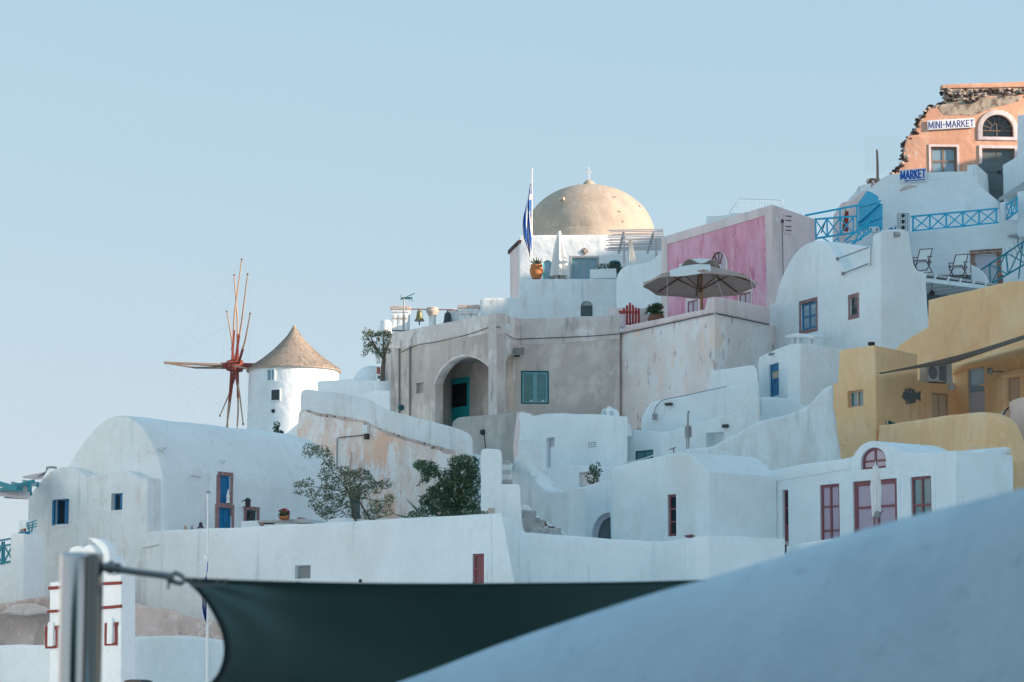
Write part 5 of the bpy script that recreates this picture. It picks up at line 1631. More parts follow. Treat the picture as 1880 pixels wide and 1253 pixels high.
    tube('cable', [p3.pt(*p3.sz(*q), -.06) for q in cr([(956, 623), (990, 622), (1040, 620), (1090, 617.5), (1137, 613.5)], 3)], .014, WIRE, t, 5)
    tube('cable', [pl.pt(*pl.sz(*q), -.06) for q in cr([(757, 640), (757, 628), (762, 615), (772, 606)], 3)], .008, WIREG, t, 4)
    # flood lamp near the narrow arch, wall lamp on the left
    l = thing('flood_lamp', 'small grey flood lamp beside the narrow arch of the grey house', 'lamp', p2.pt(*p2.sz(947, 652), -.1))
    slab('housing', p2, [(941, 653), (941, 640), (951, 639), (951, 652)], -.05, METALG, l, (), -.28, .02, 0)
    slab('bracket', p2, [(944, 656), (944, 652), (948, 652), (948, 656)], .0, METALD, l, (), -.16, .005, 0)
    l = thing('wall_lamp', 'small dark lamp low on the left wall of the grey house', 'lamp', pl.pt(*pl.sz(739, 750), -.1))
    MB().lathe(pl.pt(*pl.sz(739, 749), -.08), [(.06, -.12), (.11, -.05), (.11, .06), (.05, .12)], 10, pl.u).build('body', TEALD, l, 40)
    # roof
    zr = W(912, 590, 103.9).z
    pts = [pl.pt(*pl.sz(716, 614), .2), pl.pt(*pl.sz(912, 576), .2), p3.pt(*p3.sz(957, 585), .2), p3.pt(*p3.sz(1138, 580), .2)]
    ring = [(p.x, p.y, zr) for p in pts] + [(5, 119, zr), (-4.0, 119.5, zr), (-4.5, 112, zr)]
    n = len(ring)
    mk('roof', ring + [(p[0], p[1], zr - .25) for p in ring], [tuple(range(n)), tuple(range(2 * n - 1, n - 1, -1))] + [(i, (i + 1) % n, n + (i + 1) % n, n + i) for i in range(n)], WH2, t, 0)
    # left end wall so the house is closed
    q = PL(700, 118, 716, 109.7, 680)
    slab('wall', q, [(704, 800), (704, 632), (716, 614.5), (716, 800)], .3, GREY, t, (), .02, .01, .01)
greyhouse()
# dark low wall in front of the grey house
lw = thing('garden_wall', 'dark grey garden wall with round lamp before the grey house', 'wall', W(890, 850, 99))
plg = PL(828, 102.0, 956, 97.0, 800)
slab('wall', plg, [(826, 800)] + cr([(830, 774), (838, 768.5), (850, 766), (880, 763), (920, 759.5), (944, 757)], 3) + [(949, 757), (952, 880), (826, 880)], .45, DARKG, lw, (), 0, .06, .03)
slab('end_strip', plg, [(946, 880), (943, 820), (948, 775), (950, 757.5), (956, 757.5), (957, 880)], .4, PALEP, lw, (), -.03, .03, .02)
l = thing('wall_lamp', 'round dark lamp on the grey garden wall', 'lamp', plg.pt(*plg.sz(888, 800), -.1))
MB().lathe(plg.pt(*plg.sz(888.5, 794), -.0), [(.09, 0), (.11, .05), (.08, .13), (.02, .16)], 14, plg.n).build('globe', METALD, l, 40)
tube('cable', [plg.pt(*plg.sz(889, 797), -.02), plg.pt(*plg.sz(891.5, 815), -.02), plg.pt(*plg.sz(893, 832), -.02)], .014, WIRE, l, 5)

# ================================================================== white vaulted house on the right
plVH = PL(1411, 104, 1617, 96.6, 560)
def vaulthouse():
    pl = plVH
    t = thing('vaulted_house', 'tall white vaulted house with two lava stone framed windows', 'house', W(1520, 680, 100))
    w1 = pl.rc(1470.5, 556, 1498, 605); w2 = pl.rc(1561, 546.5, 1574, 579)
    out = [(1410, 690), (1410, 566), (1413, 560), (1421, 554)] + cr([(1423, 551), (1430, 522), (1438, 501), (1447, 484), (1457, 467), (1467, 456), (1480, 447), (1495, 442.5), (1508, 442.5), (1518, 447.5), (1530, 462), (1540, 477), (1547, 490)], 4) + \
          [(1549, 496), (1600, 476), (1601, 434), (1606, 428), (1616.5, 425), (1616.5, 690)]
    slab('wall', pl, out, .5, WH, t, [(rect(w1), .13), (rect(w2), .13)], 0, .09, .02)
    slab('vault', pl, out[:out.index((1549, 496))] + [(1549, 690)], 5.0, WH, t, (), .45, .05, .01, True, 2, .4, 'view')
    for w, c in ((w1, 2), (w2, 1)):
        stone_surround(t, pl, w, .13, STONEP, .02)
    window(t, pl, w1, .11, BLUED, G_BLUE, 2, 2, .07, .05, .05)
    window(t, pl, w2, .11, DGREY, G_DARK, 1, 2, .05, .03, .05)
    # recessed roof field behind the pipes
    slab('roof_field', pl, [(1500, 520), (1508, 443.5), (1545, 449), (1600, 456), (1603, 520)], .9, WH, t, (), .35, .05, .01)
    # tower block on the right, curved shoulder on its right side
    cA = pl.hit(1617, 560)
    q = PLd(cA, math.degrees(math.atan2(pl.b.y, pl.b.x)))
    side = [(1616.5, 690), (1616.5, 425)] + cr([(1617, 425), (1630, 421.5), (1650, 421), (1664, 424), (1669, 432), (1672, 455), (1676, 480), (1681, 493), (1690, 499), (1699, 501.5)], 3)[1:] + [(1702, 560), (1705, 600), (1706, 690)]
    slab('side_wall', q, side, 1.2, WH, t, (), -.006, .07, .015, True, 3, .35, 'view')
    tube('vent_cowl', [q.pt(*q.sz(1641, 431), -.02), q.pt(*q.sz(1651, 431), -.02)], [.10, .08], CONC, t, 8)
    # pipes across the recess
    for a, b in (((1541, 476), (1598, 455)), ((1550, 503), (1597, 485)), ((1603, 454), (1602, 489))):
        tube('pipe', [pl.pt(*pl.sz(*a), -.08), pl.pt(*pl.sz(*b), -.08)], .022, METALG, t, 6)
    for a in ((1541, 476), (1551, 503)):
        MB().lathe(pl.pt(*pl.sz(*a), -.08), [(.05, -.06), (.06, 0), (.05, .06)], 8).build('pipe_joint', METALG, t, 40)
    # chimney hood
    c = thing('chimney_hood', 'small flat white chimney hood on stubby legs', 'chimney', W(1466, 640, 98.5))
    h = PL(1438, 100.2, 1492, 98.2, 620)
    slab('hood', h, [(1440, 621), (1444, 615), (1462, 612), (1493, 617), (1492, 622), (1462, 620)], .7, WH, c, (), 0, .02, .01)
    for x in (1447, 1458, 1479): slab('leg', h, [(x - 2.5, 634), (x - 2.5, 619), (x + 2.5, 619), (x + 2.5, 634)], .25, WH, c, (), .15, .01, 0)
vaulthouse()
# annex with blue door below it
def annex():
    pl = PL(1393, 99.0, 1470, 95.0, 690)
    t = thing('door_annex', 'white annex with narrow blue door below the vaulted house', 'house', W(1450, 770, 96))
    d = pl.rc(1412.5, 668, 1430, 728)
    slab('wall', pl, [(1394, 800), (1392, 666), (1394, 656), (1411, 648), (1440, 636), (1470, 631), (1470, 800)], .5, WH, t, [(rect(d), .14)], 0, .06, .015, True, 3, .35, 'view')
    paneldoor(t, pl, d, .12, BLUED, BLUED, 1, 3, .07, .06, .06, [.13, .30, .57], BEIGE, (1,), True)
    cA = pl.hit(1470, 690)
    q = PL(1470, 95.0, 1545, 97.0, 690)
    slab('side_wall', q, [(1469.5, 830), (1469.5, 631), (1500, 634), (1545, 641), (1545, 830)], .5, WH, t, (), 0, .04, .015)
    l = thing('door_lamp', 'small spot lamp over the narrow blue door', 'lamp', pl.pt(*pl.sz(1420, 652), -.05))
    MB().lathe(pl.pt(*pl.sz(1420, 651), -.12), [(.03, -.12), (.05, -.05), (.06, .06), (.05, .1)], 8, pl.u).build('body', METALG, l, 40)
    tube('bracket', [pl.pt(*pl.sz(1421, 650), 0), pl.pt(*pl.sz(1421, 650), -.14)], .02, METALD, l, 5)
    wall_thing('terrace_wall', 'white terrace wall below the narrow blue door', PL(1350, 97.5, 1500, 93.5, 760), [(1354, 830), (1366, 745), (1380, 735), (1395, 729.5), (1412, 728.5), (1432, 730), (1452, 731), (1475, 745), (1500, 760), (1500, 830)], .8, WH, rough=.02)
annex()

# ================================================================== ochre house
plY = PL(1529, 89.6, 1607, 88.0, 700)
def ochre():
    t = thing('ochre_house', 'ochre yellow house with shaded terrace and rounded parapet', 'house', W(1700, 850, 89))
    pl = plY
    w = pl.rc(1556, 717, 1585, 748)
    cA = W(1607, 634, 88.0); d = ray(1684, 650); cB = d * (cA.z / d.z)
    bd = Vector((cB.x - cA.x, cB.y - cA.y, 0)); D = bd.length; bd.normalize()
    slab('tower_wall', pl, [(1548, 860), (1543, 842), (1537, 800), (1534, 775), (1529, 746), (1529, 706), (1538, 702), (1540, 646), (1545, 642), (1604, 634), (1607, 635), (1609, 860)], D, OCHRE, t, [(rect(w), .20)], 0, .06, .015, True, 3, .3, bd)
    window(t, pl, w, .18, BEIGE, G_TEAL, 2, 1, .05, .05, .06)
    lathe('roof_vent', W(1600, 632, 89.0), [(.10, -.05), (.12, .02), (.10, .06), (.02, .07)], METALD, t, 10)
    # back wall of the terrace, seen above and below the awning
    bk = PL(1612, 92.5, 1905, 90.2, 640)
    d1 = bk.rc(1711, 721, 1743, 800); 
    slab('back_wall', PL(1640, 94.0, 1905, 91.6, 600), cr([(1634, 660), (1647, 638), (1668, 622), (1690, 608), (1703, 601)], 4) + [(1704, 551), (1791, 531), (1850, 517), (1905, 514), (1905, 720), (1634, 720)], 1.2, OCHRE, t, (), 0, .07, .012)
    lp = PL(1684, 91.0, 1772, 92.4, 720)
    d1 = lp.rc(1711, 722, 1742, 800)
    slab('recess_wall', lp, [(1600, 850), (1600, 650), (1684, 652), (1686, 698), (1760, 706), (1764, 716), (1764, 850)], .5, OCHRE, t, [(rect(d1), .14)], 0, .05, .01)
    paneldoor(t, lp, d1, .12, BEIGED, BEIGE, 2, 2, .06, .05, .05, [.7, .3], None, (), False)
    rp = PL(1752, 92.2, 1905, 88.6, 720)
    d2 = rp.rc(1777.5, 676, 1808, 800); d3 = rp.rc(1851, 693, 1874, 830)
    slab('recess_wall', rp, cr([(1750, 668), (1765, 665), (1800, 656), (1860, 640), (1905, 630)], 3) + [(1905, 850), (1750, 850)], .5, OCHRE, t, [(rect(d2), .12), (rect(d3), .12)], 0, .05, .01)
    paneldoor(t, rp, d2, .1, LAV, LAV, 1, 2, .05, .08, .05, [.36, .64], G_BLUE, (0,), False)
    paneldoor(t, rp, d3, .1, BEIGED, BEIGE, 1, 2, .06, .06, .05, [.5, .5], None, (), False)
    slab('door_ledge', rp, [(1803, 709), (1803, 705), (1812, 705), (1812, 709)], .02, OCHRE, t, (), -.12, .015, 0)
    # fillet of render that swells out over the doors
    slab('swell', rp, cr([(1752, 690), (1780, 676), (1820, 668), (1870, 660), (1905, 655)], 3) + [(1905, 632), (1860, 642), (1800, 658), (1752, 670)], .1, OCHRE, t, (), -.14, .12, .01, True, 4)
    # buttress right of the lamp
    slab('buttress', rp, cr([(1826, 800), (1826, 715), (1829, 699), (1838, 693), (1848, 691)], 3) + [(1850, 692), (1850, 800)], .1, OCHRE, t, (), -.16, .06, .01)
    slab('lintel_swell', rp, cr([(1828, 700), (1840, 690), (1870, 680), (1905, 672)], 3) + [(1905, 688), (1875, 690), (1851, 693), (1840, 700)], .1, OCHRE, t, (), -.17, .05, .01)
    # curved terrace parapet
    pp = PL(1607, 87.9, 1875, 82.5, 800)
    slab('parapet', pp, [(1607, 870), (1611, 782)] + cr([(1612, 781), (1650, 775.5), (1700, 768), (1745, 761.5), (1784, 757.5), (1803, 757), (1820, 760), (1838, 770), (1850, 787), (1860, 812), (1867, 832), (1874, 860)], 4) + [(1874, 880), (1607, 880)], .45, OCHRE, t, (), 0, .12, .012, True, 4)
    slab('parapet_rib', pp, cr([(1838, 800), (1846, 795), (1853, 802), (1862, 822), (1872, 845)], 3) + [(1876, 880), (1842, 880), (1842, 830)], .2, OCHRE, t, (), -.14, .09, .012, True, 4)
    slab('step_block', pp, [(1775, 860), (1775, 830), (1780, 816), (1798, 814), (1800, 815), (1842, 817), (1842, 860)], .2, OCHRE, t, (), -.10, .05, .012)
    # lower rounded mass at the right edge
    lo = PL(1800, 79.5, 1905, 77.8, 880)
    slab('lower_wall', lo, [(1809, 960), (1806, 905), (1805, 866)] + cr([(1806, 863), (1812, 859), (1830, 855), (1843, 852)], 3) + cr([(1845, 850), (1850, 846), (1862, 843), (1905, 841)], 3) + [(1905, 960)], 1.5, OCHRE, t, (), 0, .09, .015, True, 4)
    tube('sail_hook', [pl.hit(1607, 685) + bd * .1, W(1618, 683.5, 87.9)], .012, METALG, t, 5)
    return bd, cA
obd, ocA = ochre()
def ochre_props():
    # shade sail
    A = W(1616, 684.5, 87.9); B = W(1905, 607, 84.0); C = W(1748, 667, 91.8); D_ = W(1905, 614, 88.0)
    t = thing('shade_sail', 'narrow taupe shade sail stretched over the ochre terrace', 'awning', A)
    V = []; F = []
    N_ = 16
    for i in range(N_ + 1):
        u = i / N_
        a = A.lerp(B, u) + Vector((0, 0, -.10 * math.sin(math.pi * u)))
        b = (A.lerp(C, min(1, u / .45)) if u < .45 else C.lerp(D_, (u - .45) / .55)) + Vector((0, 0, -.02))
        for j in range(5):
            V.append(tuple(a.lerp(b, j / 4) + Vector((0, 0, -.04 * math.sin(math.pi * j / 4)))))
    for i in range(N_):
        for j in range(4):
            q = i * 5 + j; F.append((q, q + 1, q + 6, q + 5))
    mk('cloth', V, F, SAILG, t, 60, False)
    tube('cord', [A, W(1609, 685.3, 88.0)], .008, METALG, t, 5)
    # air conditioner
    ac = thing('air_conditioner', 'white air conditioner unit under the taupe shade sail', 'air conditioner', W(1725, 702, 90.6))
    q = PL(1700, 90.2, 1750, 91.0, 690)
    slab('case', q, [(1703, 700), (1704, 671), (1736, 669), (1736, 702)], .35, ACW, ac, (), 0, .02, 0)
    c = q.sz(1713, 685)
    MB().lathe(q.pt(*c, -.0), [(.20, -.02), (.21, .0), (.19, .02), (.05, .03)], 24, q.n).build('fan_grille', ACG, ac, 30)
    slab('louvre_panel', q, [(1724, 699), (1724, 672), (1735, 671), (1735, 700)], -.004, ACG, ac, (), -.012, 0, 0)
    slab('cover', q, [(1737, 703), (1736, 668.5), (1745, 668), (1747, 704)], .1, ACW, ac, (), -.06, .02, 0)
    slab('junction_box', q, [(1742, 716), (1742, 703), (1751, 704), (1751, 717)], .05, ACW, ac, (), -.05, .01, 0)
    tube('bracket', [q.pt(*q.sz(1705, 702), .0), q.pt(*q.sz(1736, 704), .0)], .02, METALD, ac, 5)
    # fish sculpture on the recess wall
    fs = thing('fish_ornament', 'grey metal fish ornament hanging on the ochre wall', 'ornament', W(1675, 728, 90.2))
    q = PLd(ocA, math.degrees(math.atan2(obd.y, obd.x))).back(-.06)
    slab('body', q, cr([(1660, 727), (1663, 719), (1670, 715), (1680, 717), (1685, 723), (1691, 718), (1690, 728), (1691, 737), (1685, 732), (1678, 737), (1668, 737), (1661, 732), (1660, 727)], 3)[:-1], .04, DGREY, fs, (), 0, .015, .01)
    for x, y0, y1 in ((1666, 714, 722), (1672, 713, 722), (1678, 715, 724), (1668, 735, 742), (1674, 736, 741), (1680, 733, 740)):
        slab('fin', q, [(x - 1.5, y1), (x - 1, y0), (x + 1, y0), (x + 1.8, y1)], .05, METALG, fs, (), -.015, .004, 0)
    # wall lamp
    l = thing('wall_lamp', 'round metal wall lamp beside the lavender door', 'lamp', W(1818, 690, 89.9))
    q = PL(1810, 90.0, 1826, 89.7, 683)
    MB().lathe(q.pt(*q.sz(1818, 682), .0), [(.05, -.1), (.09, -.04), (.10, .04), (.08, .1), (.02, .13)], 12).build('globe', METALG, l, 40)
    tube('arm', [q.pt(*q.sz(1813, 682), .0), q.pt(*q.sz(1822, 681), .5)], .015, METALD, l, 5)
    # gate
    g = thing('wooden_gate', 'pale pink board gate at the right edge of the ochre terrace', 'gate', W(1868, 825, 84.4))
    q = PL(1850, 85.4, 1905, 83.4, 780)
    for k in range(9):
        xa = 1853 + 5.6 * k; xb = xa + 4.1
        yt = 740 - (1 - ((k - 4) / 4.5) ** 2) * 9
        slab('board', q, [(xa, 822), (xa, yt), (xb, yt - .8), (xb, 822)], .03, GATEP, g, (), 0, .004, 0)
    slab('rail', q, [(1852, 797), (1852, 794), (1905, 790), (1905, 793)], .06, METALD, g, (), .032, 0, 0)
    slab('foot_panel', q, [(1866, 842), (1866, 823), (1905, 821), (1905, 842)], .04, TEALD, g, (), -.006, 0, 0)
    lg = thing('lounger', 'grey folding chair peeking over the rounded ochre parapet', 'chair', W(1845, 770, 85.5))
    q = PL(1830, 85.6, 1856, 85.0, 760)
    slab('canvas', q, [(1833, 762), (1841, 756), (1850, 750), (1843, 763)], .05, LAV, lg, (), 0, .01, 0)
    tube('frame', [q.pt(*q.sz(1853, 748), -.02), q.pt(*q.sz(1845, 757), -.02), q.pt(*q.sz(1839, 768), -.02)], .02, METALD, lg, 6)
    lc = thing('green_canvas_chair', 'dark green canvas chair back behind the ochre parapet', 'chair', W(1637, 785, 88.5))
    q = PL(1620, 88.6, 1650, 88.2, 775)
    slab('canvas', q, [(1626, 784), (1630, 772), (1646, 778), (1646, 784)], .05, TEALD, lc, (), 0, .01, 0)
    tube('frame', [q.pt(*q.sz(1624, 772), -.02), q.pt(*q.sz(1630, 774), -.02), q.pt(*q.sz(1631, 786), -.02)], .02, FWHITE, lc, 6)
ochre_props()

# ================================================================== white houses in the middle
def midwhite():
    # house A: door, vent grid
    pl = PL(955, 96.0, 1150, 91.5, 810)
    t = thing('white_house', 'white cubic house with mauve door and little vent grid', 'house', W(1050, 900, 93))
    d = pl.rc(1003, 804, 1018, 868); v = pl.rc(1079, 811, 1095, 823)
    out = [(950, 930)] + cr([(949, 860), (953, 815), (955, 780), (953, 766), (956, 757), (966, 758), (976, 762), (984, 763), (996, 760), (1010, 759)], 3) + [(1101, 761), (1132, 764), (1152, 765), (1152, 930)]
    hs = [(rect(q), .08) for q in grid_holes(v, 4, 3, .02, .03)]
    slab('wall', pl, out, 1.5, WH, t, [(rect(d), .2)] + hs, 0, .06, .02, True, 3, .35, 'view')
    for q in grid_holes(v, 4, 3, .02, .03): pbox('vent_gap_shade', pl, q, .05, .075, HSHADE, t)  # dark plates stand in for the shade in the vent openings
    paneldoor(t, pl, d, .18, LAV, LAV, 1, 2, .06, .06, .05, None, None, (), False)
    # belfry-like chimney top
    c = thing('chimney', 'tiny white double arched chimney crest on the flat roof', 'chimney', W(1116, 790, 92.6))
    q = PL(1095, 93.0, 1146, 92.4, 770)
    out = cr([(1103, 766), (1104, 757), (1107, 751.5), (1111, 750)], 3) + [(1114, 750.5), (1115, 746), (1116, 746), (1117, 750.5)] + cr([(1121, 750), (1126, 752), (1129, 758), (1131, 766)], 3)
    a1 = q.rc(1105.5, 754, 1113.5, 766); a2 = q.rc(1118.5, 754, 1126.5, 766)
    slab('crest', q, out, .25, WH, c, [(archp(a1, .07, 8), None), (archp(a2, .07, 8), None)], 0, .012, .004)
    slab('base', q, [(1088, 800), (1091, 778), (1100, 775), (1100, 764.5), (1132, 764.5), (1132, 775), (1144, 778), (1146, 800)], .5, WH, c, (), -.08, .03, .015)
    # block with the teal window
    p2 = PL(1146, 93.2, 1212, 92.0, 820)
    b = thing('white_house', 'low white block with a teal window behind the slanting rail', 'house', W(1180, 880, 92.5))
    w = p2.rc(1166, 827, 1199.5, 852)
    slab('wall', p2, [(1146, 900), (1147, 791), (1150, 789), (1212, 793), (1260, 796), (1260, 900)], 1.5, WH, b, [(rect(w), .08)], 0, .04, .015, True, 3, .35, 'view')
    window(b, p2, w, .075, TEALD, G_TEAL, 2, 1, .035, .012, .04)
    # lower front block with the hatch
    p3 = PL(1008, 91.6, 1125, 89.4, 860)
    f = thing('white_house', 'low white block with a pink hatch behind a thin dark bush', 'house', W(1060, 920, 90))
    h = p3.rc(1065, 868, 1099, 893)
    slab('wall', p3, [(1012, 950), (1010, 824), (1012, 820.5), (1022, 820), (1030, 852), (1050, 855), (1122, 857), (1122, 950)], .8, WH, f, [(rect(h), .10)], 0, .05, .02, True, 3, .35, 'view')
    slab('hatch', p3, rect(grow(h, -.03)), .09, PALEP, f, (), .05, 0, 0, False)
    band(f, p3, h, .03, CONC, .008, False)
    # ramp flank left of the block: white triangle in shade
    wall_thing('stair_flank', 'white stair flank leading up to the mauve door', PL(975, 93.2, 1016, 92.4, 870), [(972, 920), (974, 838), (985, 838), (986, 866)] + [(1000, 862), (1016, 855), (1016, 920)], .5, WH, rough=.02)
    # thin dark bush
    bs = thing('dark_bush', 'thin dark bush growing before the pink hatch', 'bush', W(1090, 890, 88.8))
    tube('stem', [W(1089, 893, 88.9), W(1091, 875, 88.9), W(1094, 860, 88.9)], [.03, .022, .012], BARK, bs, 6)
    for a, q_ in (((1091, 876), (1084, 858)), ((1092, 872), (1101, 862)), ((1091, 880), (1080, 876))):
        tube('branch', [W(*a, 88.9), W(*q_, 88.9)], [.014, .008], BARK, bs, 5)
    leaves('foliage', [(W(x, y, 88.9), (.10, .12, .10), n) for x, y, n in ((1086, 858, 26), (1092, 862, 36), (1099, 853, 22), (1101, 866, 30), (1095, 873, 40), (1084, 866, 24), (1092, 882, 40), (1083, 884, 30), (1078, 876, 14))], .085, OLIVE2, bs, 41, 2.0)
    leaves('dry_leaves', [(W(1082, 882, 88.8), (.14, .1, .1), 24)], .07, OLIVE1, bs, 42, 2.0)
    # house B: long rounded vault
    p4 = PL(1176, 95.0, 1396, 93.0, 760)
    g = thing('white_vault', 'long white rounded vault with cables and meter below the pink wall', 'house', W(1290, 880, 94))
    out = [(1176, 870), (1178, 768)] + cr([(1181, 763), (1188, 749), (1198, 739), (1210, 735), (1222, 733), (1260, 727), (1300, 717), (1335, 710), (1360, 705), (1374, 703)], 4) + [(1380, 706), (1395, 729), (1397, 870)]
    slab('wall', p4, out, 2.2, WH, g, (), 0, .12, .02, True, 4, .35, 'view')
    tube('cable', [p4.pt(*p4.sz(*q_), -.08) for q_ in cr([(1203, 762), (1205, 750), (1212, 741), (1222, 734.5), (1260, 727), (1300, 718), (1336, 710.5)], 3)], .014, WIREG, g, 5)
    MB().box(p4.pt(*p4.sz(1204, 766), -.1), p4.u * .06, p4.n * .05, Vector((0, 0, .10))).build('switch_box', METALG, g, 0)
    MB().box(p4.pt(*p4.sz(1230, 743), -.1), p4.u * .12, p4.n * .06, Vector((0, 0, .04))).build('spot_lamp', METALD, g, 0)
    # meter post
    p5 = PL(1240, 90.6, 1275, 90.0, 790)
    tube('conduit', [p5.pt(*p5.sz(*q_)) for q_ in ((1265, 755), (1263, 760), (1263, 790))], .03, METALG, g, 6)
    MB().box(p5.pt(*p5.sz(1263.5, 793), 0), p5.u * .08, p5.n * .07, Vector((0, 0, .18))).build('meter_box', METALG, g, 0)
    for dx in (-2, 1.5): tube('conduit', [p5.pt(*p5.sz(1263 + dx, 800)), p5.pt(*p5.sz(1263 + dx, 828))], .02, METALG, g, 6)
    # block behind it
    wall_thing('white_block', 'plain white block standing on the long vault', PL(1303, 98.6, 1392, 96.2, 690), [(1304, 760), (1305, 683), (1309, 681), (1375, 671), (1384, 671.5), (1390, 680), (1393, 715), (1396, 760)], .8, WH, cat='house')
    # front fascia pieces of the vault (flat wall before the teal shade)
    p6 = PL(1212, 91.8, 1340, 90.2, 800)
    k = thing('white_house', 'white flat wall with small shaded recess beside the meter', 'house', W(1280, 880, 91))
    nr = p6.rc(1296, 794, 1329, 830)
    slab('wall', p6, [(1212, 880), (1212, 795), (1240, 790), (1300, 772), (1345, 760), (1370, 750), (1385, 880)], .6, WH, k, [(rect(nr), .45)], 0, .06, .02, True, 3, .35, 'view')
    MB().box(p6.pt(*p6.sz(1334, 783), -.08), p6.u * .09, p6.n * .06, Vector((0, 0, .05))).build('spot_lamp', METALD, k, 0)
    # thin rail slanting up
    r = thing('hand_rail', 'thin white slanting rail with a small red post', 'rail', W(1200, 850, 85.5))
    tube('rail', [W(1143, 852, 86.0), W(1180, 843, 85.5), W(1238, 823, 84.8)], .016, FWHITE, r, 6)
    tube('post', [W(1237, 822, 84.8), W(1237, 832, 84.8)], .016, REDP, r, 6)
    tube('post', [W(1228, 826, 84.8), W(1241, 822, 84.8)], .014, REDP, r, 6)
midwhite()
# big curved slope wall
wall_thing('slope_wall', 'large white wall sweeping up in a curve to the ochre house', PL(1230, 88.0, 1548, 85.4, 800),
           [(1235, 900), (1240, 830)] + cr([(1253, 825.5), (1282, 822), (1306, 820), (1330, 808), (1354, 796), (1378, 781), (1399, 771), (1435, 763), (1465, 754), (1487, 741), (1503, 724), (1514, 713), (1528, 706.5)], 4) + [(1530, 748), (1535, 790), (1545, 845), (1550, 900)], .8, WH2, r=.14, seg=4, rough=.02)
_sp = PL(1230, 88.0, 1548, 85.4, 800)

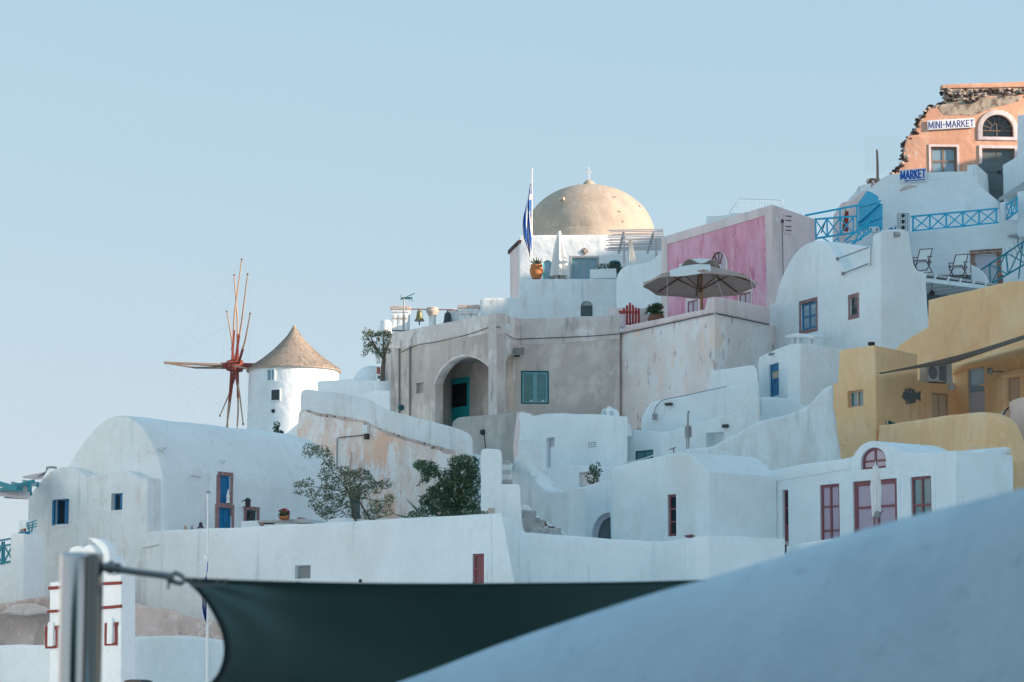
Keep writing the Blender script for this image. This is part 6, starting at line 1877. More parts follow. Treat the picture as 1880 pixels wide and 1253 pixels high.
# lower white house with red doors
def lowerhouse():
    t = thing('lower_white_house', 'white house with wine red doors and arched fanlight window', 'house', W(1500, 1010, 80))
    p1 = PL(1040, 85.0, 1302, 80.0, 900)
    w = p1.rc(1226.5, 908, 1242.5, 985)
    out = [(1123, 1060), (1122, 880)] + [(1121, 862), (1124, 858), (1150, 851), (1200, 840), (1243, 831), (1256, 830), (1268, 834), (1284, 850), (1296, 863), (1302, 868), (1302, 1060)]
    slab('wall', p1, out, 2.6, WH, t, [(rect(w), .12)], 0, .07, .015)
    band(t, p1, w, .12, WH, .02)
    window(t, p1, w, .11, REDP, G_DARK, 1, 3, .07, .045, .06)
    # facade with the doors
    p2 = PL(1420, 81.75, 1755, 76.1, 920)
    d1 = p2.rc(1436.5, 899.5, 1447.5, 1000); d2 = p2.rc(1506, 889.5, 1542, 1020); d3 = p2.rc(1567, 881.5, 1648, 1020); d4 = p2.rc(1673.5, 875, 1711, 980)
    aw = p2.rc(1581.5, 822, 1627.5, 861); rise = (aw[3] - aw[1]) * .62
    out = [(1400, 1100), (1400, 868), (1428, 861), (1470, 853), (1520, 846), (1546, 842.5), (1562, 839)] + cr([(1566, 836), (1571, 828), (1580, 818), (1592, 811.5), (1604, 810), (1618, 811.5), (1634, 818), (1650, 826), (1664, 830.5), (1680, 832.5)], 4) + [(1710, 831), (1755, 827), (1757, 849), (1757, 1100)]
    slab('wall', p2, out, 2.2, WH, t, [(rect(d1), .16), (rect(d2), .12), (rect(d3), .12), (rect(d4), .10), (archp(aw, rise, 14), .13)], 0, .06, .012)
    # string course: shallow step of the facade
    slab('cornice', p2, [(1395, 884), (1395, 870), (1428, 862.5), (1470, 855), (1562, 843), (1562, 862), (1500, 872), (1428, 884)], .02, WH, t, (), -.05, .03, .01)
    band(t, p2, d4, .13, WH, .025, False)
    band(t, p2, d3, .14, WH, .02, False)
    band(t, p2, d2, .10, WH, .015, False)
    s0, z0, s1, z1 = aw
    slab('arch_surround', p2, [(s0 - .16, z0 - .18), (s1 + .20, z0 - .18), (s1 + .20, z1 - rise)] + [((s0 + s1) / 2 + ((s1 - s0) / 2 + .2) * math.cos(R(a)), z1 - rise + (rise + .18) * math.sin(R(a))) for a in range(12, 180, 12)] + [(s0 - .16, z1 - rise)], .02, WH, t, [(archp(aw, rise, 14), None)], -.025, .01, 0, False, 1)
    window(t, p2, aw, .12, REDP, G_PINK, 2, 2, .06, .05, .06, arch=rise)
    paneldoor(t, p2, d1, .15, REDP, REDP, 1, 3, .05, .05, .05, None, G_DARK, (0, 1), False)
    window(t, p2, d2, .11, REDP, G_PINK, 2, 3, .08, .07, .06, name='door', rh=[.3, .36, .34], rbar=.05)
    window(t, p2, d3, .11, REDP, G_PINK, 2, 3, .13, .22, .06, name='door', rh=[.34, .36, .30], rbar=.06)
    window(t, p2, d4, .10, REDP, G_TEAL, 2, 2, .07, .06, .06)
    # right return wall, curved top
    cA = p2.hit(1755, 920)
    q = PLd(cA, math.degrees(math.atan2(p2.b.y, p2.b.x)))
    slab('side_wall', q, [(1755, 1100), (1755, 850)] + cr([(1757, 849.5), (1775, 848), (1795, 838), (1812, 827), (1826, 823), (1838, 829), (1843, 840), (1844, 870)], 4) + [(1844, 1100)], .6, WH, t, (), .0, .04, .01)
    slab('coping', PL(1700, 79.6, 1855, 78.6, 830), [(1705, 860), (1700, 835), (1760, 828), (1840, 821), (1846, 820.5), (1851, 825), (1850, 831), (1844, 834), (1844, 860)], .4, WH, t, (), 0, .05, .01)
    # recessed wall with the arched doorway left of the facade
    p3 = PL(1030, 86.6, 1124, 86.0, 930)
    ad = p3.rc(1086, 941, 1150, 1040)
    slab('recess_wall', p3, [(1036, 1060), (1037, 940), (1040, 932), (1048, 927), (1054, 900), (1060, 896), (1080, 891), (1124, 880), (1126, 1060)], .6, WH, t, [(archp(ad, .72, 14), .3)], 0, .06, .015)
    s0, z0, s1, z1 = ad
    slab('arch_frame', p3, archp(grow(ad, -.005), .72, 14), .28, LAV, t, [(archp(grow(ad, -.14), .60, 14), None)], .16, 0, 0, False)
    slab('arch_panel', p3, archp(grow(ad, -.13), .60, 14), .29, DGREY, t, (), .24, 0, 0, False)
    # pillar end at the stair
    wall_thing('gate_pier', 'white pier with rounded shoulder at the foot of the stairs', PL(1034, 85.0, 1052, 84.2, 950), [(1036, 1000), (1037, 938), (1040, 933), (1046, 930), (1049, 935), (1050, 1000)], .5, WH, cat='pier')
    cl = closed_parasol(1609, 855, 953, 74.6, 'closed white parasol tied in front of the wine red double door', 8.0, 0, True)
    b = W(1611, 945, 74.45)
    MB().lathe(b, [(.07, -.06), (.09, -.02), (.09, .03), (.05, .07)], 12, Vector((0, -1, 0))).build('crank', METALG, cl, 40)
    tube('crank_handle', [b + Vector((.05, -.08, 0)), b + Vector((.14, -.1, .1))], .012, METALD, cl, 5)
    fb = thing('flower_bowl', 'red flowers in a small bowl by the tall red framed window', 'flowers', W(1266, 987, 79.4))
    lathe('bowl', W(1266, 988, 79.0), [(.06, 0), (.14, .04), (.15, .07), (.1, .07)], REDP, fb, 14)
    leaves('flowers', [(W(1267, 984.5, 79.0), (.10, .08, .04), 40)], .05, FLOWER, fb, 51, 1.3)
lowerhouse()

# ================================================================== peeling orange wall with white coping
def peelwall():
    pl = PL(545, 92.5, 870, 88.0, 830)
    t = thing('peeling_wall', 'old peeling peach coloured wall with thick white coping and dark doorway', 'wall', W(700, 975, 90))
    d = pl.rc(626, 908, 661, 1000)
    body = [(541, 1010), (541, 838), (545, 800), (549, 757), (560, 750), (640, 762), (700, 785), (760, 805), (830, 826), (868, 834), (868, 1010)]
    slab('wall', pl, body, 2.0, PEEL, t, [(rect(d), .25)], 0, .04, .03, True, 2, .2, 'view')
    cop = [(551, 757)] + cr([(552, 735), (554, 721), (560, 716.5), (570, 716), (620, 722.5), (668, 730), (690, 740), (706, 751), (760, 765.5), (826, 783), (852, 792), (863, 798), (867, 808)], 3) + [(868, 838), (852, 836)] + \
          [(835, 829), (800, 819), (755, 806), (724, 797), (691, 785), (669, 773), (650, 770), (634, 766), (618, 765), (602, 760), (588, 760), (575, 756.5), (562, 753)]
    slab('coping', pl, cop, 1.0, WH2, t, (), -.06, .04, .03, True, 3, .12, 'view')
    slab('bare_edge', pl, cr([(562, 755), (588, 763), (618, 769), (650, 775), (672, 780), (695, 792), (726, 803), (757, 812), (800, 826), (836, 836)], 3) + cr([(836, 828), (800, 817), (757, 804), (726, 795), (695, 784), (672, 771), (650, 767), (618, 762), (588, 757), (562, 751)], 3), .05, ROCK, t, (), -.02, .015, .05, True, 1, .08)
    dd = slab('door', pl, rect(grow(d, -.01)), .24, DGREY, t, (), .20, 0, 0, False)
    s0, z0, s1, z1 = d
    for k in range(3):
        zz = z0 + (z1 - z0) * (.35 + .25 * k); pbox('door_rail', pl, (s0 + .02, zz, s1 - .02, zz + .06), .17, .21, TEALD, dd)
    pbox('lintel', pl, (s0 - .08, z1, s1 + .08, z1 + .09), -.03, .1, WOODO, t)
    rs = random.Random(77)
    for k in range(46):
        x = rs.uniform(566, 836); yb = 753 + (x - 562) * .10 if x < 650 else 764 + (x - 650) * .37
        stone(t, pl.pt(*pl.sz(x, yb + rs.uniform(1, 8)), -.0), rs.uniform(.025, .06), rs)
    # cable, box, hook lamp
    tube('cable', [pl.pt(*pl.sz(*q), -.05) for q in ((621, 900), (620.5, 840), (621, 806), (624, 804), (650, 801.5), (673, 799.5))], .016, WIRE, t, 5)
    MB().box(pl.pt(*pl.sz(674, 789), -.08), pl.u * .11, pl.n * .06, Vector((0, 0, .14))).build('meter_box', WH2, t, 0)
    MB().box(pl.pt(*pl.sz(676, 802), -.08), pl.u * .06, pl.n * .06, Vector((0, 0, .09))).build('meter_socket', METALD, t, 0)
    tube('cable', [pl.pt(*pl.sz(*q), -.05) for q in cr([(648, 830), (645, 850), (640, 866), (630, 874), (622, 868)], 3)], .010, WIRE, t, 4)
    tube('hook', [pl.pt(*pl.sz(*q), -.08) for q in ((768, 893), (772, 891), (774, 885), (778, 884), (779, 888))], .018, METALD, t, 5)
peelwall()
wall_thing('garden_wall', 'white sloping wall piece at the far end of the long vault', PL(480, 95.5, 560, 94.0, 830), [(470, 900), (470, 812), (500, 808), (522, 802), (549, 778), (556, 900)], .6, WH)
wall_thing('windmill_bush_ledge', 'white ledge below the little bush at the windmill foot', PL(450, 98, 525, 97.2, 800), [(452, 860), (452, 808), (476, 804), (500, 802), (520, 804), (522, 860)], .5, WH, cat='wall')
wb = thing('small_bush', 'small dark bush at the foot of the windmill', 'bush', W(511, 802, 97.4))
tube('stem', [W(510, 803, 97.4), W(510.5, 790, 97.4)], .02, BARK, wb, 5)
leaves('foliage', [(W(x, y, 97.4), (.12, .12, .13), 70) for x, y in ((508, 781), (507, 790), (512, 795), (516, 798), (508, 799))], .09, OLIVE2, wb, 61, 1.8)

# ================================================================== long white front wall and the vaulted left house
plF = PLL(900, 944, 271, 976, 74.0)
def frontwall():
    pl = plF
    t = thing('front_wall', 'long white plastered front wall with red shutter window and vent', 'wall', W(600, 1110, 77))
    w = pl.rc(868.5, 1017, 889.5, 1072); v = pl.rc(541, 1038, 570, 1063)
    out = [(265, 1300), (265, 978), (271, 976), (335, 973), (398, 970), (440, 968.5), (500, 964), (560, 962), (628, 958.5), (700, 954), (780, 949.5), (867, 945), (900, 943.5), (921, 943)] + cr([(926, 960), (931, 990), (938, 1030), (944, 1066), (950, 1110)], 3) + [(952, 1300)]
    slab('wall', pl, out, .9, WH, t, [(rect(w), .10), (rect(v), .14)], 0, .07, .015, True, 4, .35, 'view')
    band(t, pl, w, .11, WH, .02)
    ww = window(t, pl, w, .09, REDP, REDP, 1, 2, .07, .05, .06, rh=[.5, .5])
    slab('vent_back', pl, rect(grow(v, -.02)), .138, ACG, t, (), .125, 0, 0, False)
    MB().lathe(pl.pt(*pl.sz(662, 1067), .0), [(.045, -.02), (.05, .03), (.03, .05)], 12, pl.n).build('spout', WIRE, t, 40)
    MB().lathe(pl.pt(*pl.sz(548, 1072), .0), [(.045, -.02), (.05, .03), (.03, .05)], 12, pl.n).build('spout', METALD, t, 40)
    # second stretch, set back: from the stairs to the corner
    q = PL(905, 75.6, 1215, 76.6, 1030)
    slab('back_stretch', q, [(900, 1300), (900, 945)] + cr([(915, 945.5), (940, 955), (958, 976), (975, 978)], 3) + [(1036, 983), (1125, 990), (1190, 993.5), (1215, 993.5), (1215, 1300)], .5, WH, t, (), 0, .06, .012, True, 4)
    r = PL(1200, 76.6, 1300, 74.2, 1030)
    slab('corner_wall', r, [(1196, 1300), (1196, 995), (1212, 994), (1232, 992), (1254, 989.5), (1300, 984.5), (1300, 1300)], 2.4, WH, t, (), 0, .08, .012, True, 4)
    s = PL(1299, 74.3, 1432, 76.6, 1030)
    slab('end_wall', s, [(1299.5, 1300), (1299.5, 984.5)] + cr([(1310, 984), (1340, 984.5), (1378, 986.5), (1392, 989), (1402, 996), (1412, 1001.5), (1424, 1004), (1430, 1008)], 3) + [(1432, 1300)], .4, WH, t, (), .0, .05, .012)
frontwall()
bt = thing('bollard_cover', 'dark grey shelf at the end of the white terrace wall', 'shelf', W(1425, 1010, 77.5))
_q = PL(1405, 77.6, 1440, 77.2, 1000)
slab('top', _q, [(1407, 999), (1410, 996), (1436, 994), (1437, 1000), (1432, 1003), (1412, 1002)], .3, CONC, bt, (), 0, .01, 0)
slab('support', _q, [(1431, 1018), (1431, 1001), (1437, 1000), (1436, 1018)], .2, METALD, bt, (), .03, 0, 0)
wall_thing('low_wall', 'white rounded low wall beside the foreground bank', PL(1436, 76.4, 1560, 73.6, 1000), [(1440, 1060), (1442, 1016), (1450, 1005), (1462, 999), (1480, 996), (1560, 985), (1560, 1060)], .5, WH)

def lefthouse():
    t = thing('left_vaulted_house', 'white barrel vaulted house with blue door at the left', 'house', W(220, 1010, 83))
    g = PL(122, 84.4, 298, 82.0, 870)
    prof = [(118, 1010), (122, 857)] + cr([(122, 857), (136, 835), (150, 815), (168, 792), (184, 776), (200, 766.5), (218, 763), (236, 765), (252, 775), (266, 792), (279, 815), (289, 840), (296, 862), (298.5, 878)], 4)[1:] + [(299, 1010)]
    P = [g.sz(*p) for p in prof]
    if area2(P) < 0: P.reverse()
    # barrel with a rounded far end, lofted from sections
    base_s = sum(p[0] for p in P) / len(P); zb = min(p[1] for p in P)
    V = []; F = []; n = len(P)
    L = 7.2
    secs = [(0.05, 1, 1, .05), (0.0, 1, 1, .12)]
    rows = []
    def ring(d, k, kz, ins=0.0):
        Q = inset(P, ins) if ins else P
        row = []
        for s, z in Q:
            s2 = base_s + (s - base_s) * k; z2 = zb + (z - zb) * kz
            p = g.pt(s2, z2, d); V.append(tuple(p)); row.append(len(V) - 1)
        rows.append(row)
    ring(0, 1, 1, .10); ring(.03, 1, 1, .03); ring(.10, 1, 1)
    for k in range(1, 9): ring(.1 + L * k / 8, 1, 1 + .004 * math.sin(k * 2.2))
    for a in (15, 30, 45, 60, 72, 82, 88):
        ring(.1 + L + 2.0 * math.sin(R(a)), .25 + .75 * math.cos(R(a)) ** .8, .35 + .65 * math.cos(R(a)) ** .75)
    for a, b in zip(rows, rows[1:]):
        for i in range(n):
            j = (i + 1) % n; F.append((a[i], a[j], b[j], b[i]))
    for t3 in tessellate_polygon([[Vector((s, z, 0)) for s, z in inset(P, .10)]]): F.append(tuple(rows[0][i] for i in t3))
    F.append(tuple(rows[-1]))
    mk('vault', V, F, WH, t, 40)
    # flared gutters and small dimples
    for px, py in ((328, 822), (435, 846), (307, 870)):
        pass
    # twin gabled annex in the plane of the front wall
    a = plF
    w1 = a.rc(99, 917, 127, 963); w2 = a.rc(205, 906, 225.5, 937)
    out = [(40, 1115), (50, 1040), (51, 910), (56, 906)] + cr([(60, 902), (70, 889), (80, 877), (92, 866), (105, 860), (119, 858), (134, 860), (148, 867), (159, 875)], 4) + cr([(161, 875), (178, 873), (193, 870), (206, 865), (220, 863), (236, 866), (248, 872), (257, 876.5), (271, 878.5)], 4) + [(271, 1115)]
    slab('annex_wall', a, out, 1.0, WH2, t, [(rect(w1), .2), (rect(w2), .2)], 0, .05, .012)
    slab('annex_rib', a, [(157, 1010), (157.5, 876), (161, 876), (160.5, 1010)], .02, WH2, t, (), -.02, .015, .01)
    for w, sgn in ((w1, 0), (w2, 1)):
        band(t, a, w, .09, WH2, .015)
        s0, z0, s1, z1 = w
        o = slab('window', a, rect(grow(w, -.004)), .19, BLUED, t, [(rect(grow(w, -.04)), None)], .13, 0, 0, False)
        pbox('pane', a, grow(w, -.035), .165, .18, G_DARK, o)
        k = s0 + (s1 - s0) * .62
        sh = pbox('shutter', a, (k, z0 + .01, s1 - .01, z1 - .01), .06, .10, BLUED, o)
        mb = MB()
        for i in range(14):
            zz = z0 + .06 + (z1 - z0 - .12) * (i + .5) / 14
            mb.box(a.pt((k + s1) / 2, zz, .055), a.u * ((s1 - k) / 2 - .04), Vector((0, 0, .012)), a.n * .012)
        lv = mb.build('louvres', BLUE if False else BLUED, sh, 0); lv['kind'] = 'stuff'
        if sgn == 0: pbox('shutter', a, (s0 - .03, z0 - .02, s0 + .05, z1 - .02), -.05, .02, BLUED, o)
    # side wall door: stone framed, in the wall facing right
    cA = g.hit(299, 930)
    q = PLd(cA, math.degrees(math.atan2(g.b.y, g.b.x))).back(-.34)
    # flat projecting face that holds door and window
    d_up = q.rc(404.5, 874, 423, 924); d_lo = q.rc(402, 933, 425, 985); w3 = q.rc(452, 938, 471, 975)
    slab('door_face', q, [(400, 1010), (400, 866), (433, 872), (434, 926), (437, 930), (480, 934), (482, 1010)], .6, WH, t, [(rect(d_up), .12), (rect(d_lo), .12), (rect(w3), .12)], 0, .02, .008)
    for dr in (d_up, d_lo): stone_surround(t, q, dr, .11, STONEP, .02, dr is d_up)
    stone_surround(t, q, w3, .12, STONEP, .02, False)
    paneldoor(t, q, d_up, .11, BLUED, BLUED, 1, 1, .07, .05, .05, None, None, (), False, 'fanlight_door')
    paneldoor(t, q, d_lo, .11, BLUED, BLUED, 2, 1, .05, .04, .05)
    window(t, q, w3, .11, TEALD, G_DARK, 2, 1)
    slab('patch', q, [(367, 872), (367, 857), (386, 861), (386, 876)], .9, WH, t, (), .32, .01, 0)
    for px, py in ((435, 845), (326, 821)):
        p = q.pt(*q.sz(px, py), .6)
        MB().lathe(p, [(.03, -.08), (.10, -.02), (.11, .03), (.02, .05)], 10).build('rain_spout', WH2, t, 40)
    tube('ledge_strip', [plF.pt(*plF.sz(262, 1005), -.02), plF.pt(*plF.sz(292, 1000), -.02)], .03, WH2, t, 6)  # round strip in worn whitewash along the wall
    # statuette, lanterns and other small things on the ledge
    s = thing('statuette', 'small white figurine standing before the blue fanlight', 'figurine', q.pt(*q.sz(413, 924), -.1))
    lathe('figure', q.pt(*q.sz(413, 924), -.12), [(.06, 0), (.06, .04), (.04, .06), (.055, .2), (.04, .28), (.02, .31), (.03, .35), (.012, .39)], WH, s, 14)
    l = thing('wall_lantern', 'black wall lantern between blue door and small window', 'lantern', q.pt(*q.sz(445, 931), -.2))
    p = q.pt(*q.sz(445, 925), -.22)
    MB().lathe(p, [(.03, -.12), (.08, -.08), (.08, .06), (.11, .08), (.03, .16)], 8).build('lamp_body', METALD, l, 30)
    tube('bracket', [q.pt(*q.sz(441, 922), -.06), p + Vector((0, 0, .16))], .014, METALD, l, 5)
    l = thing('ledge_lantern', 'dark standing lantern on the ledge below the wall lantern', 'lantern', q.pt(*q.sz(444, 958), -.4))
    p = q.pt(*q.sz(443.5, 955), -.4)
    MB().lathe(p, [(.09, -.05), (.1, 0), (.06, .06), (.05, .16), (.07, .2), (.02, .3)], 8).build('lamp_body', METALD, l, 30)
    # white low table wall with stone slab
    st = thing('stone_bench', 'low white bench with a long grey stone slab', 'bench', W(520, 970, 80.5))
    b = PL(438, 81.2, 600, 79.8, 960)
    slab('slab_top', b, [(472, 960), (473, 955.5), (560, 953.5), (575, 961), (566, 962)], .9, STEP, st, (), 0, .02, .01)
    slab('base', b, [(440, 985), (440, 957), (472, 956), (474, 963), (502, 963), (502, 958), (542, 958), (543, 985)], .6, WH, st, (), .05, .02, .01)
    for x in (476, 545): slab('leg', b, [(x, 985), (x, 960), (x + 7, 960), (x + 7, 985)], .5, STONEP, st, (), .02, .01, 0)
    fp = potted('flower_pot', 'low terracotta dish of red flowers on the stone bench', 522, 954.5, 80.4, .17, .10, TERRA, OLIVE2, (.17, .15, .12), 260, .07, 71, flowers=110)
    for px, lab, m in ((329, 'little ochre figure on the front wall ledge', WOODY), (341, 'little grey figure on the front wall ledge', METALG)):
        o = thing('ornament', lab, 'ornament', plF.pt(*plF.sz(px, 973.5), .2))
        lathe('body', plF.pt(*plF.sz(px, 973.5), .25), [(.07, 0), (.08, .03), (.03, .06), (.04, .1), (.02, .14)], m, o, 10)
    o = thing('ledge_lantern', 'small four legged iron lantern on the front wall ledge', 'lantern', plF.pt(*plF.sz(357, 972.5), .2))
    p = plF.pt(*plF.sz(357, 972.5), .25)
    for sx in (-.07, .07):
        for sy in (-.07, .07): tube('leg', [p + Vector((sx, sy, 0)), p + Vector((sx * .8, sy * .8, .1))], .01, METALD, o, 4)
    lathe('body', p + Vector((0, 0, .06)), [(.10, 0), (.10, .02), (.05, .04), (.055, .12), (.02, .16)], METALD, o, 8)
    pr = thing('shoe', 'small dark slipper on the stone bench', 'shoe', W(552, 954, 80.2))
    slab('sole', b.back(.1), [(545, 954), (547, 949.5), (552, 951), (558, 953.5), (558, 954.5)], .25, STONEP, pr, (), 0, .01, 0)
    fr = thing('white_block_heap', 'rough white block on the front wall before the dark doorway', 'block', W(615, 965, 79))
    slab('block', PL(595, 79.4, 640, 78.9, 960), [(600, 970), (601, 955), (610, 952), (632, 951), (634, 962), (634, 970)], .4, WH2, fr, (), 0, .03, .03)
lefthouse()

# slim street lamp / flag pole in front of the wall
flag('greek_flag', 'blue and white striped flag on a thin white pole at lower left', 379.5, 1028, 1300, 62.0, 384, 1030, 1150, 9, 2.4, .018)
lp = thing('thin_pole', 'thin white pole with a small flat cap before the left house', 'pole', W(381, 1300, 63.5))
tube('shaft', [W(381.5, 1300, 63.5), W(381.5, 905, 63.5)], .018, WH2, lp, 8)
tube('cap', [W(378.5, 904.5, 63.5), W(386, 904, 63.5)], .03, METALG, lp, 6)

# ================================================================== bushes behind the front wall
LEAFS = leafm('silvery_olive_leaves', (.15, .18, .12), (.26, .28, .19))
def bush_left():
    Y = 84.5
    t = thing('olive_bush', 'loose olive bush with sparse branches before the peeling wall', 'bush', W(650, 965, Y))
    trunk = [(655, 965), (648, 935), (640, 905)]
    tube('trunk', [W(*p, Y) for p in trunk], [.035, .03, .022], BARK, t, 7)
    tube('trunk', [W(685, 965, Y), W(668, 935, Y), W(655, 912, Y)], [.03, .026, .018], BARK, t, 7)
    br = [((640, 905), (600, 850), (572, 826)), ((640, 905), (590, 895), (545, 893)), ((640, 905), (615, 930), (575, 928)), ((645, 920), (605, 940), (590, 952)), ((640, 905), (630, 870), (600, 845)), ((648, 915), (665, 880), (655, 872)), ((655, 912), (690, 890), (714, 884)), ((655, 912), (690, 920), (716, 918)), ((655, 912), (672, 900), (690, 935)), ((640, 905), (630, 885), (610, 880)), ((640, 905), (612, 915), (598, 905)), ((685, 955), (720, 943), (745, 952))]
    for i, (a, b, c) in enumerate(br):
        dy = (i % 5 - 2) * .22
        tube('branch', [W(*a, Y), W(*b, Y + dy * .5), W(*c, Y + dy)], [.016, .011, .005], BARK, t, 5)
    cl = [(572, 826, 14, 11, 70), (590, 829, 16, 11, 90), (604, 842, 10, 12, 45), (563, 835, 9, 8, 26), (603, 860, 13, 14, 90), (595, 874, 12, 9, 50), (608, 888, 17, 14, 120), (600, 905, 14, 14, 110), (612, 925, 16, 18, 130), (604, 945, 14, 10, 80), (552, 890, 13, 6, 44), (566, 886, 11, 7, 36), (548, 903, 9, 6, 26), (572, 906, 12, 8, 44), (580, 925, 13, 10, 60), (590, 938, 12, 10, 60), (640, 878, 17, 12, 130), (662, 872, 19, 11, 150), (675, 885, 13, 11, 80), (645, 898, 20, 13, 170), (660, 905, 18, 12, 120), (636, 918, 17, 14, 110), (690, 895, 13, 11, 80), (708, 888, 11, 9, 50), (714, 918, 9, 10, 50), (695, 932, 20, 14, 120), (680, 945, 18, 10, 90), (640, 945, 14, 14, 60), (630, 865, 14, 8, 60), (715, 940, 8, 8, 20)]
    k = Y / FPX
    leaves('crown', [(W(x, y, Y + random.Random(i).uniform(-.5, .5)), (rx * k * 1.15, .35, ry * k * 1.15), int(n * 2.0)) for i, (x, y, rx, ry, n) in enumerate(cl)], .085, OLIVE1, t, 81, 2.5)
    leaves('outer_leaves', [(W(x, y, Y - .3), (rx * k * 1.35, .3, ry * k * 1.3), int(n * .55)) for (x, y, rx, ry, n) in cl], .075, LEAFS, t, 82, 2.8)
bush_left()
def bush_right():
    Y = 82.5
    t = thing('dense_bush', 'dense dark green bush beside the white pillars', 'bush', W(840, 960, Y))
    tube('trunk', [W(838, 965, Y), W(842, 930, Y), W(846, 900, Y)], [.09, .08, .05], BARK, t, 7)
    for a, b in (((842, 930), (805, 872)), ((846, 905), (868, 850)), ((842, 925), (790, 925)), ((844, 915), (835, 870))):
        tube('branch', [W(*a, Y), W(*b, Y - .1)], [.04, .012], BARK, t, 5)
    k = Y / FPX
    rnd = random.Random(12)
    cl = []
    pts = [(783, 858, 20, 13), (770, 853, 12, 9), (795, 866, 14, 12), (782, 877, 10, 9), (852, 845, 13, 12), (838, 852, 15, 14), (868, 855, 14, 16), (850, 870, 26, 18), (825, 878, 22, 16), (868, 885, 18, 22), (840, 895, 28, 20), (812, 900, 22, 16), (865, 915, 20, 20), (835, 922, 28, 18), (805, 922, 24, 18), (785, 935, 16, 12), (815, 942, 26, 10), (850, 940, 26, 12), (876, 940, 10, 12), (795, 905, 14, 12), (778, 918, 10, 9), (762, 945, 14, 6)]
    for x, y, rx, ry in pts:
        cl.append((W(x, y, Y + rnd.uniform(-.5, .4)), (rx * k, .45, ry * k), int(rx * ry * 2.0)))
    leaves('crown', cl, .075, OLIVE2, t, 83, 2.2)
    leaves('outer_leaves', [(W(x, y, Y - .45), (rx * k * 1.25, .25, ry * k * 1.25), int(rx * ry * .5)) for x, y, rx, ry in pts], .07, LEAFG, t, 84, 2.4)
    ag = thing('agave', 'agave with long pointed leaves left of the dense bush', 'agave', W(775, 955, 80.5))
    for (a, b, w) in (((785, 955), (746, 916), .06), ((780, 953), (718, 943), .04), ((790, 952), (765, 935), .05), ((783, 955), (735, 952), .035)):
        tube('leaf', [W(*a, 80.5), W((a[0] + b[0]) / 2 + 2, (a[1] + b[1]) / 2 + 3, 80.5), W(*b, 80.4)], [w, w * .8, .005], AGAVEM, ag, 6)
    ms = thing('succulents', 'low succulents and shells on the wall top beside the pillar', 'plants', W(870, 947, 78))
    leaves('foliage', [(W(x, 942, 76.0), (.14, .1, .06), 34) for x in (855, 863, 880, 888, 896)], .05, OLIVE1, ms, 85, 1.6)
    lathe('pot', W(902, 945, 75.8), [(.08, 0), (.10, .10), (.09, .17), (.07, .17)], STONEL, ms, 12)
    wall_thing('ledge_wall', 'dark earth bank under the dense bush behind the front wall', PL(740, 84.8, 890, 83.6, 950), [(740, 990), (745, 955), (800, 948), (890, 938), (890, 990)], .8, EARTH, cat='bank')
bush_right()

# ================================================================== white pillars, stairs and stair wall
wall_thing('gate_pillar', 'tall white rounded pillar beside the dense bush', PL(880, 79.6, 924, 78.6, 880), [(884, 1000), (883, 900), (882.5, 832), (885, 825.5), (893, 824), (915, 824.5), (920, 828), (921.5, 840), (921.5, 1000)], .7, WH, cat='pillar', r=.06, seg=4, rough=.018)
wall_thing('gate_pillar', 'shorter white rounded pillar right of the tall pillar', PL(915, 77.6, 962, 76.6, 930), [(917, 1020), (918, 893), (922, 889.5), (950, 889), (955, 892)] + cr([(956, 910), (957.5, 940), (959, 962), (963, 975), (972, 980)], 3) + [(972, 1020)], .6, WH, cat='pillar', r=.06, seg=4, rough=.018)
def stairs():
    t = thing('staircase', 'narrow grey edged stairs between the pillar and the curved wall', 'stairs', W(945, 985, 80))
    # upper flight seen between pillar and curved wall
    for k in range(6):
        y = 890 - k * 9; Yk = 83.0 + k * .55
        pl = PL(915, Yk, 950, Yk, 870)
        xr = 942 - k * 1.2
        slab('step', pl, [(917, y + 10), (917, y), (xr, y - .5), (xr, y + 10)], .7, STEP if k % 2 else WH2, t, (), 0, .02, .012)
    for k in range(3):
        y = 982 - k * 16; Yk = 79.0 + k * .6
        pl = PL(950, Yk, 1040, Yk, 960)
        xr = (1030, 1000, 985)[k]
        slab('step', pl, [(955, y + 22), (955, y - 14), (xr, y - 12), (xr, y + 22)], .7, STEP, t, (), 0, .02, .012)
    # curved stair wall sweeping down to the right
    V = []
    pl = PL(930, 86.5, 1045, 84.0, 890)
    slab('curved_wall', pl, [(935, 1020)] + cr([(937, 860), (940, 850), (947, 835), (953, 812), (957, 808), (963, 830), (969, 851), (976, 868), (984, 882), (994, 894), (1004, 900), (1020, 901), (1036, 899), (1046, 897)], 3) + [(1046, 1020)], .6, WH2, t, (), 0, .10, .03, True, 4)
    # rough lower kerb of the stair with loose stones
    q = PL(955, 82.4, 1040, 81.6, 960)
    slab('kerb', q, [(955, 1020), (956, 930)] + cr([(958, 925), (968, 940), (980, 948), (992, 958), (1004, 968), (1018, 975), (1037, 978)], 3) + [(1037, 1020)], .4, WH2, t, (), 0, .08, .05, True, 3, .12)
    rnd = random.Random(5)
    for k in range(16):
        x = 970 + k * 3.8 + rnd.uniform(-2, 2); y = 940 + k * 2.5 + rnd.uniform(-3, 3)
        stone(t, q.pt(*q.sz(x, y), .0), rnd.uniform(.04, .09), rnd)
stairs()

